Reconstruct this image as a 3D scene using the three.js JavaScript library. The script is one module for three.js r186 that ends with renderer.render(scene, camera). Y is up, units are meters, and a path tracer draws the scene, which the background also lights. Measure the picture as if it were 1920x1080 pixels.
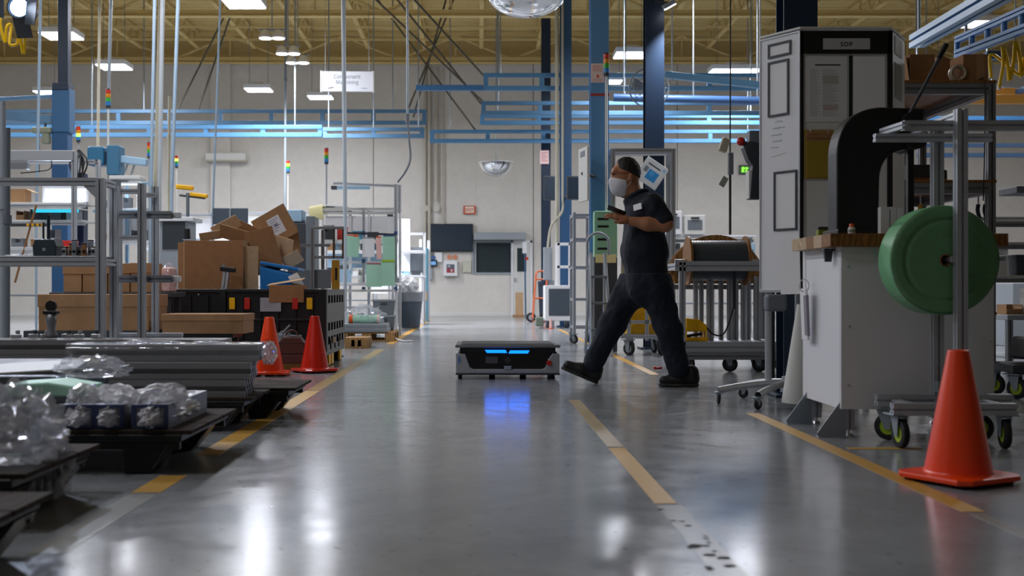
import * as THREE from 'three';
import { RoundedBoxGeometry } from 'three/addons/geometries/RoundedBoxGeometry.js';
import { mergeGeometries } from 'three/addons/utils/BufferGeometryUtils.js';
import { RectAreaLightUniformsLib } from 'three/addons/lights/RectAreaLightUniformsLib.js';
import { createNoise3D } from 'simplex-noise';

// ---------------------------------------------------------------- camera, exposure, light
const scene = new THREE.Scene();
scene.background = new THREE.Color(0x000000);
// a long-ish lens close to the floor: focal length 2200 px on a 1920 px frame, eye 0.66 m up,
// lens shifted so that the aisle's vanishing point lies at (895, 545)
const F = 2200, EYE = 0.66, CX = 895, CY = 545;
const camera = new THREE.PerspectiveCamera(2 * Math.atan(540 / F) * 180 / Math.PI, 16 / 9, 0.05, 120);
camera.position.set(0, EYE, 0);
camera.lookAt(0, EYE, -10);
camera.focus = 8.6; camera.userData.fStop = 3.2;
camera.setViewOffset(1920, 1080, 960 - CX, 540 - CY, 1920, 1080);
scene.add(camera);
const renderer = new THREE.WebGLRenderer({ antialias: true });
renderer.toneMapping = THREE.LinearToneMapping;
renderer.toneMappingExposure = 1.0;
renderer.shadowMap.enabled = true;
RectAreaLightUniformsLib.init();
const LAMP_Y = 5.2;                 // hanging height of the fixtures
const NITS = 138;                   // luminance of a fixture's light
const LAMP_COLOR = 0xf2f5ff;

// ---------------------------------------------------------------- helpers
let seed = 12345;
const rnd = () => { seed = (seed * 1664525 + 1013904223) >>> 0; return seed / 4294967296; };
const rr = (a, b) => a + (b - a) * rnd();
const noise3 = createNoise3D(rnd);
const wx = (x, D) => (x - CX) * D / F, wy = (y, D) => EYE - (y - CY) * D / F, gd = y => F * EYE / (y - CY);
const V = (x, y, z) => new THREE.Vector3(x, y, z);
const used = {};
function numbered(n) { const k = used[n] || 0; used[n] = k + 1; return k ? `${n}_${String(k).padStart(3, '0')}` : n; }
function tag(o, label, category, group, kind) {
  o.userData.label = label; o.userData.category = category;
  if (group) o.userData.group = group;
  if (kind) o.userData.kind = kind;
  return o;
}
function thing(name, label, category, [x, y, z] = [0, 0, 0], turn = 0, group) {
  const o = new THREE.Group(); o.name = numbered(name); scene.add(o);
  o.position.set(x, y, z); o.rotation.y = turn; o.userData = {};
  return tag(o, label, category, group);
}
function copyOf(root, [x, y, z], turn, label, group) {
  const r = root.clone(); r.name = numbered(root.name.replace(/_\d{3}$/, '')); scene.add(r);
  r.position.set(x, y, z); r.rotation.y = turn;
  r.userData = { ...root.userData };
  if (label) r.userData.label = label;
  if (group) r.userData.group = group;
  return r;
}
function boxUV(g) {
  const p = g.attributes.position, n = g.attributes.normal, uv = new Float32Array(p.count * 2);
  for (let i = 0; i < p.count; i++) {
    const ax = Math.abs(n.getX(i)), ay = Math.abs(n.getY(i)), az = Math.abs(n.getZ(i));
    let u, v;
    if (ay >= ax && ay >= az) { u = p.getX(i); v = p.getZ(i); } else if (ax >= az) { u = p.getZ(i); v = p.getY(i); } else { u = p.getX(i); v = p.getY(i); }
    uv[2 * i] = u; uv[2 * i + 1] = v;
  }
  g.setAttribute('uv', new THREE.BufferAttribute(uv, 2));
  return g;
}
function clean(g) {
  let q = g.index ? g.toNonIndexed() : g.clone();
  for (const k of Object.keys(q.attributes)) if (!['position', 'normal', 'color'].includes(k)) q.deleteAttribute(k);
  q.morphAttributes = {};
  return q;
}
const mg = a => { a = a.flat(); return a.length === 1 ? clean(a[0]) : mergeGeometries(a.map(clean)); };
function mesh(name, geo, mat, keepUV) {
  const g = keepUV ? geo : boxUV(mg([geo].flat()));
  const m = new THREE.Mesh(g, mat); m.name = name; m.castShadow = m.receiveShadow = true;
  return m;
}
function part(parent, name, geo, mat, keepUV) { const m = mesh(name, geo, mat, keepUV); parent.add(m); return m; }
function solo(name, geo, mat, label, category, pos = [0, 0, 0], group, keepUV) {
  const m = mesh(numbered(name), geo, mat, keepUV); scene.add(m); m.position.set(...pos);
  return tag(m, label, category, group);
}
// shapes ------------------------------------------------------------
const T = (g, x = 0, y = 0, z = 0, rx = 0, ry = 0, rz = 0) => {
  const m = new THREE.Matrix4().compose(V(x, y, z), new THREE.Quaternion().setFromEuler(new THREE.Euler(rx, ry, rz)), V(1, 1, 1));
  const q = g.clone(); q.applyMatrix4(m); return q;
};
// box centred in x and z, standing on y
function bx(w, h, d, x = 0, y = 0, z = 0, r = 0.004) {
  const k = Math.min(r, w * 0.3, h * 0.3, d * 0.3);
  const g = k > 0.0008 ? new RoundedBoxGeometry(w, h, d, 1, k) : new THREE.BoxGeometry(w, h, d);
  g.translate(x, y + h / 2, z); return g;
}
const cyl = (r0, r1, h, x = 0, y = 0, z = 0, n = 20) => { const g = new THREE.CylinderGeometry(r1, r0, h, n); g.translate(x, y + h / 2, z); return g; };
const UPV = V(0, 1, 0);
function rod(a, b, r, n = 8, r2 = r) {
  const d = b.clone().sub(a), g = new THREE.CylinderGeometry(r2, r, d.length(), n);
  g.applyQuaternion(new THREE.Quaternion().setFromUnitVectors(UPV, d.clone().normalize()));
  g.translate((a.x + b.x) / 2, (a.y + b.y) / 2, (a.z + b.z) / 2); return g;
}
const tube = (pts, r, seg = 24, n = 6) => new THREE.TubeGeometry(new THREE.CatmullRomCurve3(pts), seg, r, n, false);
const ring = (R, r, n = 24) => new THREE.TorusGeometry(R, r, 8, n);
// a slotted aluminium profile from a to b, section w x h
function slotShape(g = 0.1, d = 0.3) {
  const s = new THREE.Shape(), e = 0.5, pts = [];
  const side = [[-e, -e], [-g, -e], [-g, -e + d], [g, -e + d], [g, -e]];
  for (let k = 0; k < 4; k++) for (const [x, y] of side) { const c = Math.round(Math.cos(k * Math.PI / 2)), q = Math.round(Math.sin(k * Math.PI / 2)); pts.push([x * c - y * q, x * q + y * c]); }
  pts.forEach(([x, y], i) => (i ? s.lineTo(x, y) : s.moveTo(x, y)));
  return s;
}
const slotGeo = clean(new THREE.ExtrudeGeometry(slotShape(), { depth: 1, bevelEnabled: false }));
const wideSlotGeo = clean(new THREE.ExtrudeGeometry(slotShape(0.15, 0.33), { depth: 1, bevelEnabled: false }));
function prof(a, b, w = 0.04, h = w, from = slotGeo) {
  const d = b.clone().sub(a), L = d.length(), g = from.clone();
  g.scale(w, h, L);
  const m = new THREE.Matrix4().lookAt(d, V(0, 0, 0), Math.abs(d.y) > 0.9 * L ? V(0, 0, 1) : UPV);
  g.applyMatrix4(m); g.translate(a.x, a.y, a.z);
  return g;
}
function extrude(pts, depth, bevel = 0, holes = []) {
  const s = new THREE.Shape(pts.map(([x, y]) => new THREE.Vector2(x, y)));
  for (const h of holes) s.holes.push(new THREE.Path(h.map(([x, y]) => new THREE.Vector2(x, y))));
  const g = new THREE.ExtrudeGeometry(s, { depth: depth - 2 * bevel, bevelEnabled: bevel > 0, bevelThickness: bevel, bevelSize: bevel, bevelOffset: -bevel, bevelSegments: 2 });
  g.translate(0, 0, bevel); return g;
}
const lathe = (pts, n = 28) => new THREE.LatheGeometry(pts.map(([x, y]) => new THREE.Vector2(x, y)), n);
// surface of a distance field on a grid (surface nets)
function netSurface(f, lo, hi, cell) {
  const n = [0, 1, 2].map(i => Math.ceil((hi[i] - lo[i]) / cell) + 1), [nx, ny, nz] = n;
  const val = new Float32Array(nx * ny * nz), id = (i, j, k) => i + nx * (j + ny * k);
  for (let k = 0; k < nz; k++) for (let j = 0; j < ny; j++) for (let i = 0; i < nx; i++) val[id(i, j, k)] = f(lo[0] + i * cell, lo[1] + j * cell, lo[2] + k * cell);
  const vi = new Int32Array(nx * ny * nz).fill(-1), pos = [], idx = [];
  const E = [[0, 1], [2, 3], [4, 5], [6, 7], [0, 2], [1, 3], [4, 6], [5, 7], [0, 4], [1, 5], [2, 6], [3, 7]];
  for (let k = 0; k < nz - 1; k++) for (let j = 0; j < ny - 1; j++) for (let i = 0; i < nx - 1; i++) {
    const c = []; let m = 0;
    for (let q = 0; q < 8; q++) { const v = val[id(i + (q & 1), j + (q >> 1 & 1), k + (q >> 2))]; c.push(v); if (v < 0) m |= 1 << q; }
    if (m === 0 || m === 255) continue;
    let x = 0, y = 0, z = 0, t = 0;
    for (const [a, b] of E) {
      if ((c[a] < 0) === (c[b] < 0)) continue;
      const s = c[a] / (c[a] - c[b]);
      x += (a & 1) + s * ((b & 1) - (a & 1)); y += (a >> 1 & 1) + s * ((b >> 1 & 1) - (a >> 1 & 1)); z += (a >> 2) + s * ((b >> 2) - (a >> 2)); t++;
    }
    vi[id(i, j, k)] = pos.length / 3;
    pos.push(lo[0] + (i + x / t) * cell, lo[1] + (j + y / t) * cell, lo[2] + (k + z / t) * cell);
  }
  const quad = (a, b, c, d, flip) => { if (a < 0 || b < 0 || c < 0 || d < 0) return; flip ? idx.push(a, c, b, a, d, c) : idx.push(a, b, c, a, c, d); };
  for (let k = 1; k < nz - 1; k++) for (let j = 1; j < ny - 1; j++) for (let i = 1; i < nx - 1; i++) {
    const s = val[id(i, j, k)] < 0;
    if (s !== (val[id(i + 1, j, k)] < 0)) quad(vi[id(i, j - 1, k - 1)], vi[id(i, j, k - 1)], vi[id(i, j, k)], vi[id(i, j - 1, k)], !s);
    if (s !== (val[id(i, j + 1, k)] < 0)) quad(vi[id(i - 1, j, k - 1)], vi[id(i - 1, j, k)], vi[id(i, j, k)], vi[id(i, j, k - 1)], !s);
    if (s !== (val[id(i, j, k + 1)] < 0)) quad(vi[id(i - 1, j - 1, k)], vi[id(i, j - 1, k)], vi[id(i, j, k)], vi[id(i - 1, j, k)], !s);
  }
  const g = new THREE.BufferGeometry();
  g.setAttribute('position', new THREE.Float32BufferAttribute(pos, 3)); g.setIndex(idx); g.computeVertexNormals();
  return g;
}
// tapered capsule distance and smooth union
function cap(a, b, r0, r1) {
  const bax = b[0] - a[0], bay = b[1] - a[1], baz = b[2] - a[2], l2 = bax * bax + bay * bay + baz * baz || 1e-9;
  return (x, y, z) => {
    const px = x - a[0], py = y - a[1], pz = z - a[2], t = Math.min(1, Math.max(0, (px * bax + py * bay + pz * baz) / l2));
    return Math.hypot(px - t * bax, py - t * bay, pz - t * baz) - (r0 + (r1 - r0) * t);
  };
}
const ell = (c, r) => (x, y, z) => { const k = Math.hypot((x - c[0]) / r[0], (y - c[1]) / r[1], (z - c[2]) / r[2]); return (k - 1) * Math.min(...r); };
function smin(fs, k) {
  return (x, y, z) => { let d = fs[0](x, y, z); for (let i = 1; i < fs.length; i++) { const e = fs[i](x, y, z), h = Math.max(0, k - Math.abs(d - e)) / k; d = Math.min(d, e) - h * h * k * 0.25; } return d; };
}
// crumpled film / sheet lumps: a sphere pushed in and out by ridged noise
function lump(rx, ry, rz, amp, freq, detail = 24, off = 0, flat = 0.25) {
  const g = new THREE.IcosahedronGeometry(1, Math.max(4, Math.round(detail / 4.5))), p = g.attributes.position;
  for (let i = 0; i < p.count; i++) {
    let x = p.getX(i), y = p.getY(i), z = p.getZ(i);
    const jx = noise3(x * 5 + off, y * 5, z * 5), jy = noise3(x * 5, y * 5 + 7, z * 5 + off), jz = noise3(x * 5, y * 5 + off, z * 5 + 3); x += 0.08 * jx; y += 0.08 * jy; z += 0.08 * jz;
    const q = 1 - Math.abs(noise3(x * freq + off, y * freq, z * freq)) * 1.3 + 0.4 * noise3(x * freq * 2.3, y * freq * 2.3 + off, z * freq * 2.3);
    const s = 1 + amp * (q - 0.5);
    y = Math.max(y * s, -1 + flat * 0 - 0.0);
    p.setXYZ(i, x * s * rx, Math.max(y, -flat) * ry, z * s * rz);
  }
  g.computeVertexNormals(); return g;
}

// ---------------------------------------------------------------- textures and materials
function noiseTex(size, fn, srgb) {
  const d = new Uint8Array(size * size * 4);
  for (let y = 0; y < size; y++) for (let x = 0; x < size; x++) {
    const c = fn(x / size, y / size), i = 4 * (y * size + x);
    for (let k = 0; k < 3; k++) d[i + k] = Math.max(0, Math.min(255, 255 * (Array.isArray(c) ? c[k] : c)));
    d[i + 3] = 255;
  }
  const t = new THREE.DataTexture(d, size, size); t.wrapS = t.wrapT = THREE.RepeatWrapping; t.magFilter = THREE.LinearFilter; t.minFilter = THREE.LinearMipmapLinearFilter; t.generateMipmaps = true;
  if (srgb) t.colorSpace = THREE.SRGBColorSpace;
  t.needsUpdate = true; return t;
}
// tiling noise: points on a torus
function tn(u, v, f, o = 0) {
  const a = u * Math.PI * 2, b = v * Math.PI * 2, r = f / (Math.PI * 2);
  return noise3(Math.cos(a) * r + o, Math.sin(a) * r + Math.cos(b) * r * 0.97 + o * 1.3, Math.sin(b) * r - o) ;
}
const fbm = (u, v, f, o) => 0.5 * tn(u, v, f, o) + 0.3 * tn(u, v, f * 2.1, o + 5) + 0.2 * tn(u, v, f * 4.3, o + 11);
function rep(t, s, s2 = s) { const c = t.clone(); c.repeat.set(1 / s, 1 / s2); c.needsUpdate = true; return c; }
const texConcrete = noiseTex(512, (u, v) => 0.965 + 0.022 * fbm(u, v, 9, 1) + 0.01 * tn(u, v, 60, 9), true);
const texFloor = noiseTex(1024, (u, v) => {
  const a = 0.9 + 0.07 * fbm(u, v, 7, 3) + 0.015 * tn(u, v, 90, 8);
  const spot = tn(u, v, 46, 21) > 0.9 ? -0.22 : 0;
  return a + spot;
}, true);
const texFloorRough = noiseTex(512, (u, v) => 0.62 + 0.16 * fbm(u, v, 9, 4) + 0.08 * fbm(u, v, 40, 14));
const texWave = noiseTex(512, (u, v) => 0.5 + 0.5 * fbm(u, v, 5, 7));
const texCard = noiseTex(256, (u, v) => [0.93 + 0.05 * fbm(u, v, 5, 2) + 0.02 * Math.sin(v * 260), 0.93 + 0.05 * fbm(u, v, 5, 2) + 0.02 * Math.sin(v * 260), 0.92 + 0.05 * fbm(u, v, 5, 2)], true);
const texWood = noiseTex(512, (u, v) => { const q = 0.82 + 0.12 * Math.sin((u * 14 + 0.7 * tn(u, v, 4, 3)) * 6.283) + 0.1 * fbm(u, v, 30, 6); return [q, q * 0.97, q * 0.92]; }, true);
const texBrush = noiseTex(256, (u, v) => 0.55 + 0.25 * tn(u, v * 0.06, 60, 5) + 0.1 * tn(u, v, 30, 2));
const texBubble = noiseTex(256, (u, v) => { const x = (u * 16) % 1 - 0.5, y = (v * 16 + (Math.floor(u * 16) % 2) * 0.5) % 1 - 0.5; return Math.max(0, 1 - 2.2 * Math.hypot(x, y)); });
const texMottle = noiseTex(256, (u, v) => { const q = 0.86 + 0.12 * fbm(u, v, 40, 6) + (tn(u, v, 90, 13) > 0.82 ? 0.2 : 0); return [q, q, q]; }, true);
const texFabric = noiseTex(256, (u, v) => 0.85 + 0.1 * Math.sin(u * 400) * Math.sin(v * 400) + 0.08 * fbm(u, v, 8, 4), true);
const std = (color, roughness = 0.6, metalness = 0, extra = {}) => new THREE.MeshStandardMaterial({ color, roughness, metalness, side: THREE.DoubleSide, ...extra });
const phy = (color, roughness, metalness, extra) => new THREE.MeshPhysicalMaterial({ color, roughness, metalness, side: THREE.DoubleSide, ...extra });
const lin = (r, g, b) => new THREE.Color().setRGB(r, g, b);
const M = {
  tapeFaded: std(0xb39a66, 0.3, 0, { map: rep(texConcrete, 0.4) }),
  bar: std(0x8b898a, 0.4, 0.3), columnBlue: std(0x6498c8, 0.42),
  filmWhite: phy(0xf6f6fa, 0.16, 0, { transmission: 0.42, thickness: 0, ior: 1.5 }),
  palletBoard: std(0x3a2c20, 0.95, 0, { map: rep(texWood, 0.5, 0.9) }),
  floor: phy(lin(0.345, 0.36, 0.38), 0.29, 0, { map: rep(texFloor, 3.1), roughnessMap: rep(texFloorRough, 2.3), bumpMap: rep(texWave, 1.7), bumpScale: 0.0004, ior: 1.5 }),
  slabGap: std(0x4c5052, 0.6), slabFill: std(0xb9bfc4, 0.35),
  wall: std(lin(0.74, 0.71, 0.66), 0.85, 0, { map: rep(texConcrete, 2.7) }),
  cream: std(lin(0.76, 0.575, 0.24), 0.75, 0, { map: rep(texConcrete, 1.3) }),
  creamDark: std(lin(0.58, 0.45, 0.23), 0.75),
  alu: std(0xbcbfc4, 0.42, 0.6, {}),
  aluDark: std(0x8e9094, 0.45, 0.65),
  steel: std(0xc9ccd0, 0.28, 0.9), galv: std(0x9aa4ad, 0.45, 0.6), chrome: std(0xf2f4f6, 0.04, 1),
  white: std(0xe6e7ea, 0.45), offwhite: std(0xd6d6d2, 0.55), greyPaint: std(0x9aa1a8, 0.45), midGrey: std(0x6e757c, 0.5), darkGrey: std(0x3a3e44, 0.5), slate: std(0x47525e, 0.5),
  black: std(0x0c0d0f, 0.45), blackPlastic: std(0x121416, 0.38, 0, { bumpMap: rep(texWave, 0.05), bumpScale: 0.0004 }), rubber: std(0x17181a, 0.7),
  blue: std(0x386a98, 0.42), railBlue: std(0x4b7fa8, 0.5), railDull: std(0x446b8a, 0.5), blueDark: std(0x2c5680, 0.45), navy: std(0x16293f, 0.42), blueBin: std(0x1272bd, 0.35), teal: std(0x4f95b4, 0.5), greyBlue: std(0x9fc0d8, 0.45),
  orange: phy(0xff4606, 0.34, 0, { clearcoat: 0.3, clearcoatRoughness: 0.3 }), orangeOld: phy(0xcc2008, 0.3, 0, { clearcoat: 0.3 }), orangePaint: std(0xe05a1a, 0.5),
  yellow: std(0xf0b400, 0.45), yellowHose: std(0xf2c400, 0.4), tape: std(0xd2a24a, 0.42, 0, { map: rep(texConcrete, 0.5) }), tapeWorn: std(0x9b9a93, 0.22, 0, { map: rep(texConcrete, 0.3) }),
  tapeClear: phy(0xc9ced2, 0.3, 0, {}),
  red: std(0xc02418, 0.4), lime: std(0xa6c41f, 0.45), greenPaper: std(0xa9d9c0, 0.6), pinkPaper: std(0xf2c4bd, 0.6), yellowPaper: std(0xe9dfa5, 0.6), paper: std(0xe9e9ea, 0.65),
  card: std(0xb58a62, 0.8, 0, { map: rep(texCard, 0.6) }), cardLight: std(0xd2b08a, 0.8, 0, { map: rep(texCard, 0.6) }), cardDark: std(0xa5754c, 0.8, 0, { map: rep(texCard, 0.6) }), cardIn: std(0xa57f57, 0.85),
  wood: std(0xcaa26c, 0.65, 0, { map: rep(texWood, 0.4, 1.2) }), woodDark: std(0xa9753c, 0.55, 0, { map: rep(texWood, 0.3, 1) }), ply: std(0xbf8f52, 0.6, 0, { map: rep(texWood, 0.7) }), maple: std(0xe0c7a3, 0.45, 0, { map: rep(texWood, 0.4) }), mapleDark: std(0xa8702f, 0.45, 0, { map: rep(texWood, 0.4) }),
  film: phy(0xf8fafd, 0.1, 0, { transmission: 0.93, thickness: 0, ior: 1.45, specularIntensity: 1 }),
  filmMilky: phy(0xf4f5f8, 0.09, 0, { transmission: 0.8, thickness: 0, ior: 1.5 }),
  glass: phy(0xffffff, 0.03, 0, { transmission: 1, thickness: 0, ior: 1.45 }),
  bubbleWrap: phy(0x6fba80, 0.33, 0, { bumpMap: rep(texBubble, 0.16), bumpScale: 0.002, clearcoat: 0.35, clearcoatRoughness: 0.3 }),
  bubbleWrapSide: phy(0x78bd80, 0.34, 0, { map: rep(texMottle, 0.35), bumpMap: rep(texBubble, 0.05), bumpScale: 0.0015, clearcoat: 0.2, clearcoatRoughness: 0.4 }),
  skin: std(0xa8714f, 0.55), hair: std(0x17120f, 0.6), shirt: std(0x121a2c, 0.85, 0, { map: rep(texFabric, 0.2) }), jeans: std(0x131f30, 0.88, 0, { map: rep(texFabric, 0.15) }), mask: std(0xdadbe0, 0.8), shoe: std(0x101013, 0.6), sole: std(0x2b2a28, 0.7),
  leather: std(0x4a2a22, 0.5), screenOff: phy(0x2b3744, 0.25, 0, {}), windowDark: phy(0x343d40, 0.1, 0, {}),
  cable: std(0x1a1a1c, 0.6), cableGrey: std(0x7b838a, 0.5),
};
const glow = (color, k) => std(0x222222, 0.4, 0, { emissive: color, emissiveIntensity: k });
function canvasTex(w, h, draw) {
  const c = document.createElement('canvas'); c.width = w; c.height = h;
  const x = c.getContext('2d'); draw(x, w, h);
  const t = new THREE.CanvasTexture(c); t.colorSpace = THREE.SRGBColorSpace; return t;
}
function sheet(parent, name, w, h, mat, x, y, z, rx = 0, ry = 0, rz = 0) {       // a thin card with its print on the front
  const g = new THREE.BoxGeometry(w, h, 0.0015); const m = part(parent, name, g, mat, true);
  m.position.set(x, y, z); m.rotation.set(rx, ry, rz); return m;
}
// ---------------------------------------------------------------- the hall
const WALL_D = 30.9, XL = -19, XR = 21, ZF = 9, DECK = 7.4;
function structure(o) { scene.add(o); o.userData.kind = 'structure'; return o; }
{
  const floor = structure(new THREE.Group()); floor.name = 'floor'; floor.userData.label = 'glossy grey epoxy floor';
  part(floor, 'slab', bx(XR - XL, 0.2, ZF + 6.945, (XL + XR) / 2, -0.2, (ZF - 6.945) / 2, 0.002), M.floor);
  part(floor, 'slab', bx(XR - XL, 0.2, 0.372, (XL + XR) / 2, -0.2, -(6.957 + 7.329) / 2, 0.002), M.floor);
  part(floor, 'slab', bx(XR - XL, 0.2, WALL_D + 0.3 - 7.341, (XL + XR) / 2, -0.2, -(7.341 + WALL_D + 0.3) / 2, 0.002), M.floor);
  part(floor, 'joint_filler', bx(XR - XL, 0.19, 0.012, (XL + XR) / 2, -0.1915, -6.951, 0), M.slabFill);
  part(floor, 'joint_filler', bx(XR - XL, 0.19, 0.012, (XL + XR) / 2, -0.192, -7.335, 0), M.slabFill);

  // back wall of tall cast panels with open joints, and a window cut
  const wall = structure(new THREE.Group()); wall.name = 'wall_back'; wall.userData.label = 'pale painted back wall of tall cast panels';
  const wz = -WALL_D, wX0 = wx(893, WALL_D), wX1 = wx(967, WALL_D), wY0 = wy(511, WALL_D), wY1 = wy(455, WALL_D);
  const edges = [XL, wx(-190, WALL_D), wx(110, WALL_D), wx(405, WALL_D), wx(700, WALL_D), wx(1000, WALL_D), wx(1270, WALL_D), wx(1560, WALL_D), wx(1850, WALL_D), XR];
  const topY = 6.62;
  for (let i = 0; i + 1 < edges.length; i++) {
    const a = edges[i] + 0.008, b = edges[i + 1] - 0.008;
    if (a < wX0 && b > wX1) {
      part(wall, 'wall_panel', [bx(wX0 - a, topY, 0.25, (a + wX0) / 2, 0, wz - 0.125), bx(b - wX1, topY, 0.25, (b + wX1) / 2, 0, wz - 0.125), bx(wX1 - wX0, wY0, 0.25, (wX0 + wX1) / 2, 0, wz - 0.125), bx(wX1 - wX0, topY - wY1, 0.25, (wX0 + wX1) / 2, wY1, wz - 0.125)], M.wall);
    } else part(wall, 'wall_panel', bx(b - a, topY, 0.25, (a + b) / 2, 0, wz - 0.125), M.wall);
  }
  part(wall, 'backing', bx(XR - XL, DECK + 0.2, 0.1, (XL + XR) / 2, 0, wz - 1.6, 0), M.midGrey);
  for (const px of [415]) part(wall, 'pilaster', bx(0.52, topY, 0.12, wx(px, WALL_D), 0, wz + 0.06), M.wall);
  const band = structure(mesh('trim_1', bx(XR - XL, DECK - topY + 0.1, 0.25, (XL + XR) / 2, topY, wz - 0.125), M.cream)); band.userData.label = 'cream band above the back wall panels';
  const bb = structure(mesh('baseboard_back', bx(XR - XL, 0.09, 0.012, (XL + XR) / 2, 0, wz + 0.006, 0.002), M.offwhite)); bb.userData.label = 'low grey skirting along the back wall';
  for (const [n, x] of [['wall_left', XL - 0.15], ['wall_right', XR + 0.15]]) structure(mesh(n, bx(0.3, DECK + 0.2, ZF + WALL_D + 2, x, 0, (ZF - WALL_D - 1.8) / 2), M.wall));
  structure(mesh('wall_front', bx(XR - XL, DECK + 0.2, 0.3, (XL + XR) / 2, 0, ZF + 0.15), M.wall));

  // roof: ribbed deck, joists along the aisle, girders across it
  const ceil = structure(new THREE.Group()); ceil.name = 'ceiling'; ceil.userData.label = 'cream ribbed roof deck carried by open steel joists and girders';
  const rib = []; let zz = -WALL_D - 1.7;
  for (; zz < ZF + 0.3; zz += 0.3) rib.push([zz, 0], [zz + 0.1, 0], [zz + 0.14, 0.07], [zz + 0.26, 0.07]);
  const pts = rib.concat([[zz, 0], [zz, 0.16], [-WALL_D - 1.7, 0.16]]);
  const deck = extrude(pts, XR - XL, 0); deck.rotateY(-Math.PI / 2); deck.translate(XR, DECK, 0);
  part(ceil, 'roof_deck', deck, M.cream);
  // joists: top and bottom chords with a zigzag rod between
  function joist(L) {
    const a = [bx(0.1, 0.045, L, 0, 0.4, 0, 0), bx(0.1, 0.045, L, 0, 0, 0, 0)];
    const n = Math.round(L / 0.6);
    for (let i = 0; i < n; i++) { const z0 = -L / 2 + i * L / n, z1 = z0 + L / n / 2, z2 = z0 + L / n; a.push(rod(V(0, 0.03, z0), V(0, 0.42, z1), 0.016, 5), rod(V(0, 0.42, z1), V(0, 0.03, z2), 0.016, 5)); }
    return mg(a);
  }
  const spans = [[30.5, 25.4], [25.2, 19.9], [19.7, 14.4]];
  const jg = joist(5.1), jgm = boxUV(jg);
  for (let X = -14.6; X < 16; X += 1.47) for (const [d1, d0] of spans) {
    const m = new THREE.Mesh(jgm, M.cream); m.name = 'joist'; m.castShadow = m.receiveShadow = true; m.position.set(X, DECK - 0.452, -(d0 + d1) / 2); m.scale.z = (d1 - d0) / 5.1; ceil.add(m);
  }
  // bridging bars across the joists
  for (const d of [29.3, 27.9, 26.5, 24, 22.4]) part(ceil, 'bridging_bar', bx(XR - XL, 0.05, 0.05, (XL + XR) / 2, DECK - 0.49, -d, 0), M.cream);
  // girders
  for (const [d, yb] of [[30.55, 6.58], [25.3, 6.56], [19.8, 6.56], [14.3, 6.56]]) {
    const gi = new THREE.Group(); gi.name = 'girder'; gi.position.set(0, 0, -d); ceil.add(gi);
    const W = XR - XL, cx = (XL + XR) / 2;
    part(gi, 'bottom_chord', [bx(W, 0.02, 0.2, cx, yb, 0, 0), bx(W, 0.13, 0.025, cx, yb + 0.02, -0.04, 0), bx(W, 0.13, 0.025, cx, yb + 0.02, 0.04, 0)], M.cream);
    part(gi, 'top_chord', bx(W, 0.1, 0.16, cx, DECK - 0.11, 0, 0), M.cream);
    for (let k = 0, x = XL + 0.8; x < XR - 1; x += 1.47, k++) part(gi, 'web_bar', rod(V(x, k % 2 ? yb + 0.1 : DECK - 0.1, 0), V(x + 1.47, k % 2 ? DECK - 0.1 : yb + 0.1, 0), 0.035, 6), M.cream);
    for (let x = XL + 0.8; x < XR - 1; x += 2.94) part(gi, 'web_post', rod(V(x, yb + 0.1, 0), V(x, DECK - 0.1, 0), 0.025, 5), M.cream);
  }

  // door and window in the back wall
  const w1 = structure(new THREE.Group()); w1.name = 'window_1'; w1.userData.label = 'dark office window under a grey roller shutter box'; w1.position.set((wX0 + wX1) / 2, wY0, wz);
  const ww = wX1 - wX0, wh = wY1 - wY0;
  part(w1, 'pane', bx(ww, wh, 0.01, 0, 0, -0.04, 0), M.windowDark);
  part(w1, 'window_frame', [bx(ww + 0.1, 0.05, 0.06, 0, -0.05, 0.0), bx(ww + 0.1, 0.05, 0.06, 0, wh, 0.0), bx(0.05, wh, 0.06, -ww / 2 - 0.025, 0, 0), bx(0.05, wh, 0.06, ww / 2 + 0.025, 0, 0), bx(0.05, wh + 0.06, 0.1, -ww / 2 - 0.09, -0.03, 0)], M.greyPaint);
  part(w1, 'shutter_box', bx(wx(985, WALL_D) - wx(888, WALL_D), 0.2, 0.3, (wx(985, WALL_D) + wx(888, WALL_D)) / 2 - (wX0 + wX1) / 2, wh + 0.06, 0.15, 0.02), M.greyPaint);
  const d1 = structure(new THREE.Group()); d1.name = 'door_1'; d1.userData.label = 'white door with a narrow dark glass panel'; d1.position.set(wx(978, WALL_D), 0, wz + 0.03);
  part(d1, 'door_leaf', bx(0.44, 1.92, 0.05, 0, 0, 0), M.offwhite);
  part(d1, 'door_pane', bx(0.24, 0.62, 0.012, 0, 1.16, 0.028), M.windowDark);
  part(d1, 'door_frame', [bx(0.06, 1.98, 0.08, -0.25, 0, 0), bx(0.06, 1.98, 0.08, 0.25, 0, 0), bx(0.56, 0.06, 0.08, 0, 1.92, 0)], M.white);
  part(d1, 'door_handle', bx(0.03, 0.1, 0.05, -0.17, 0.9, 0.05), M.steel);
}
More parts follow.
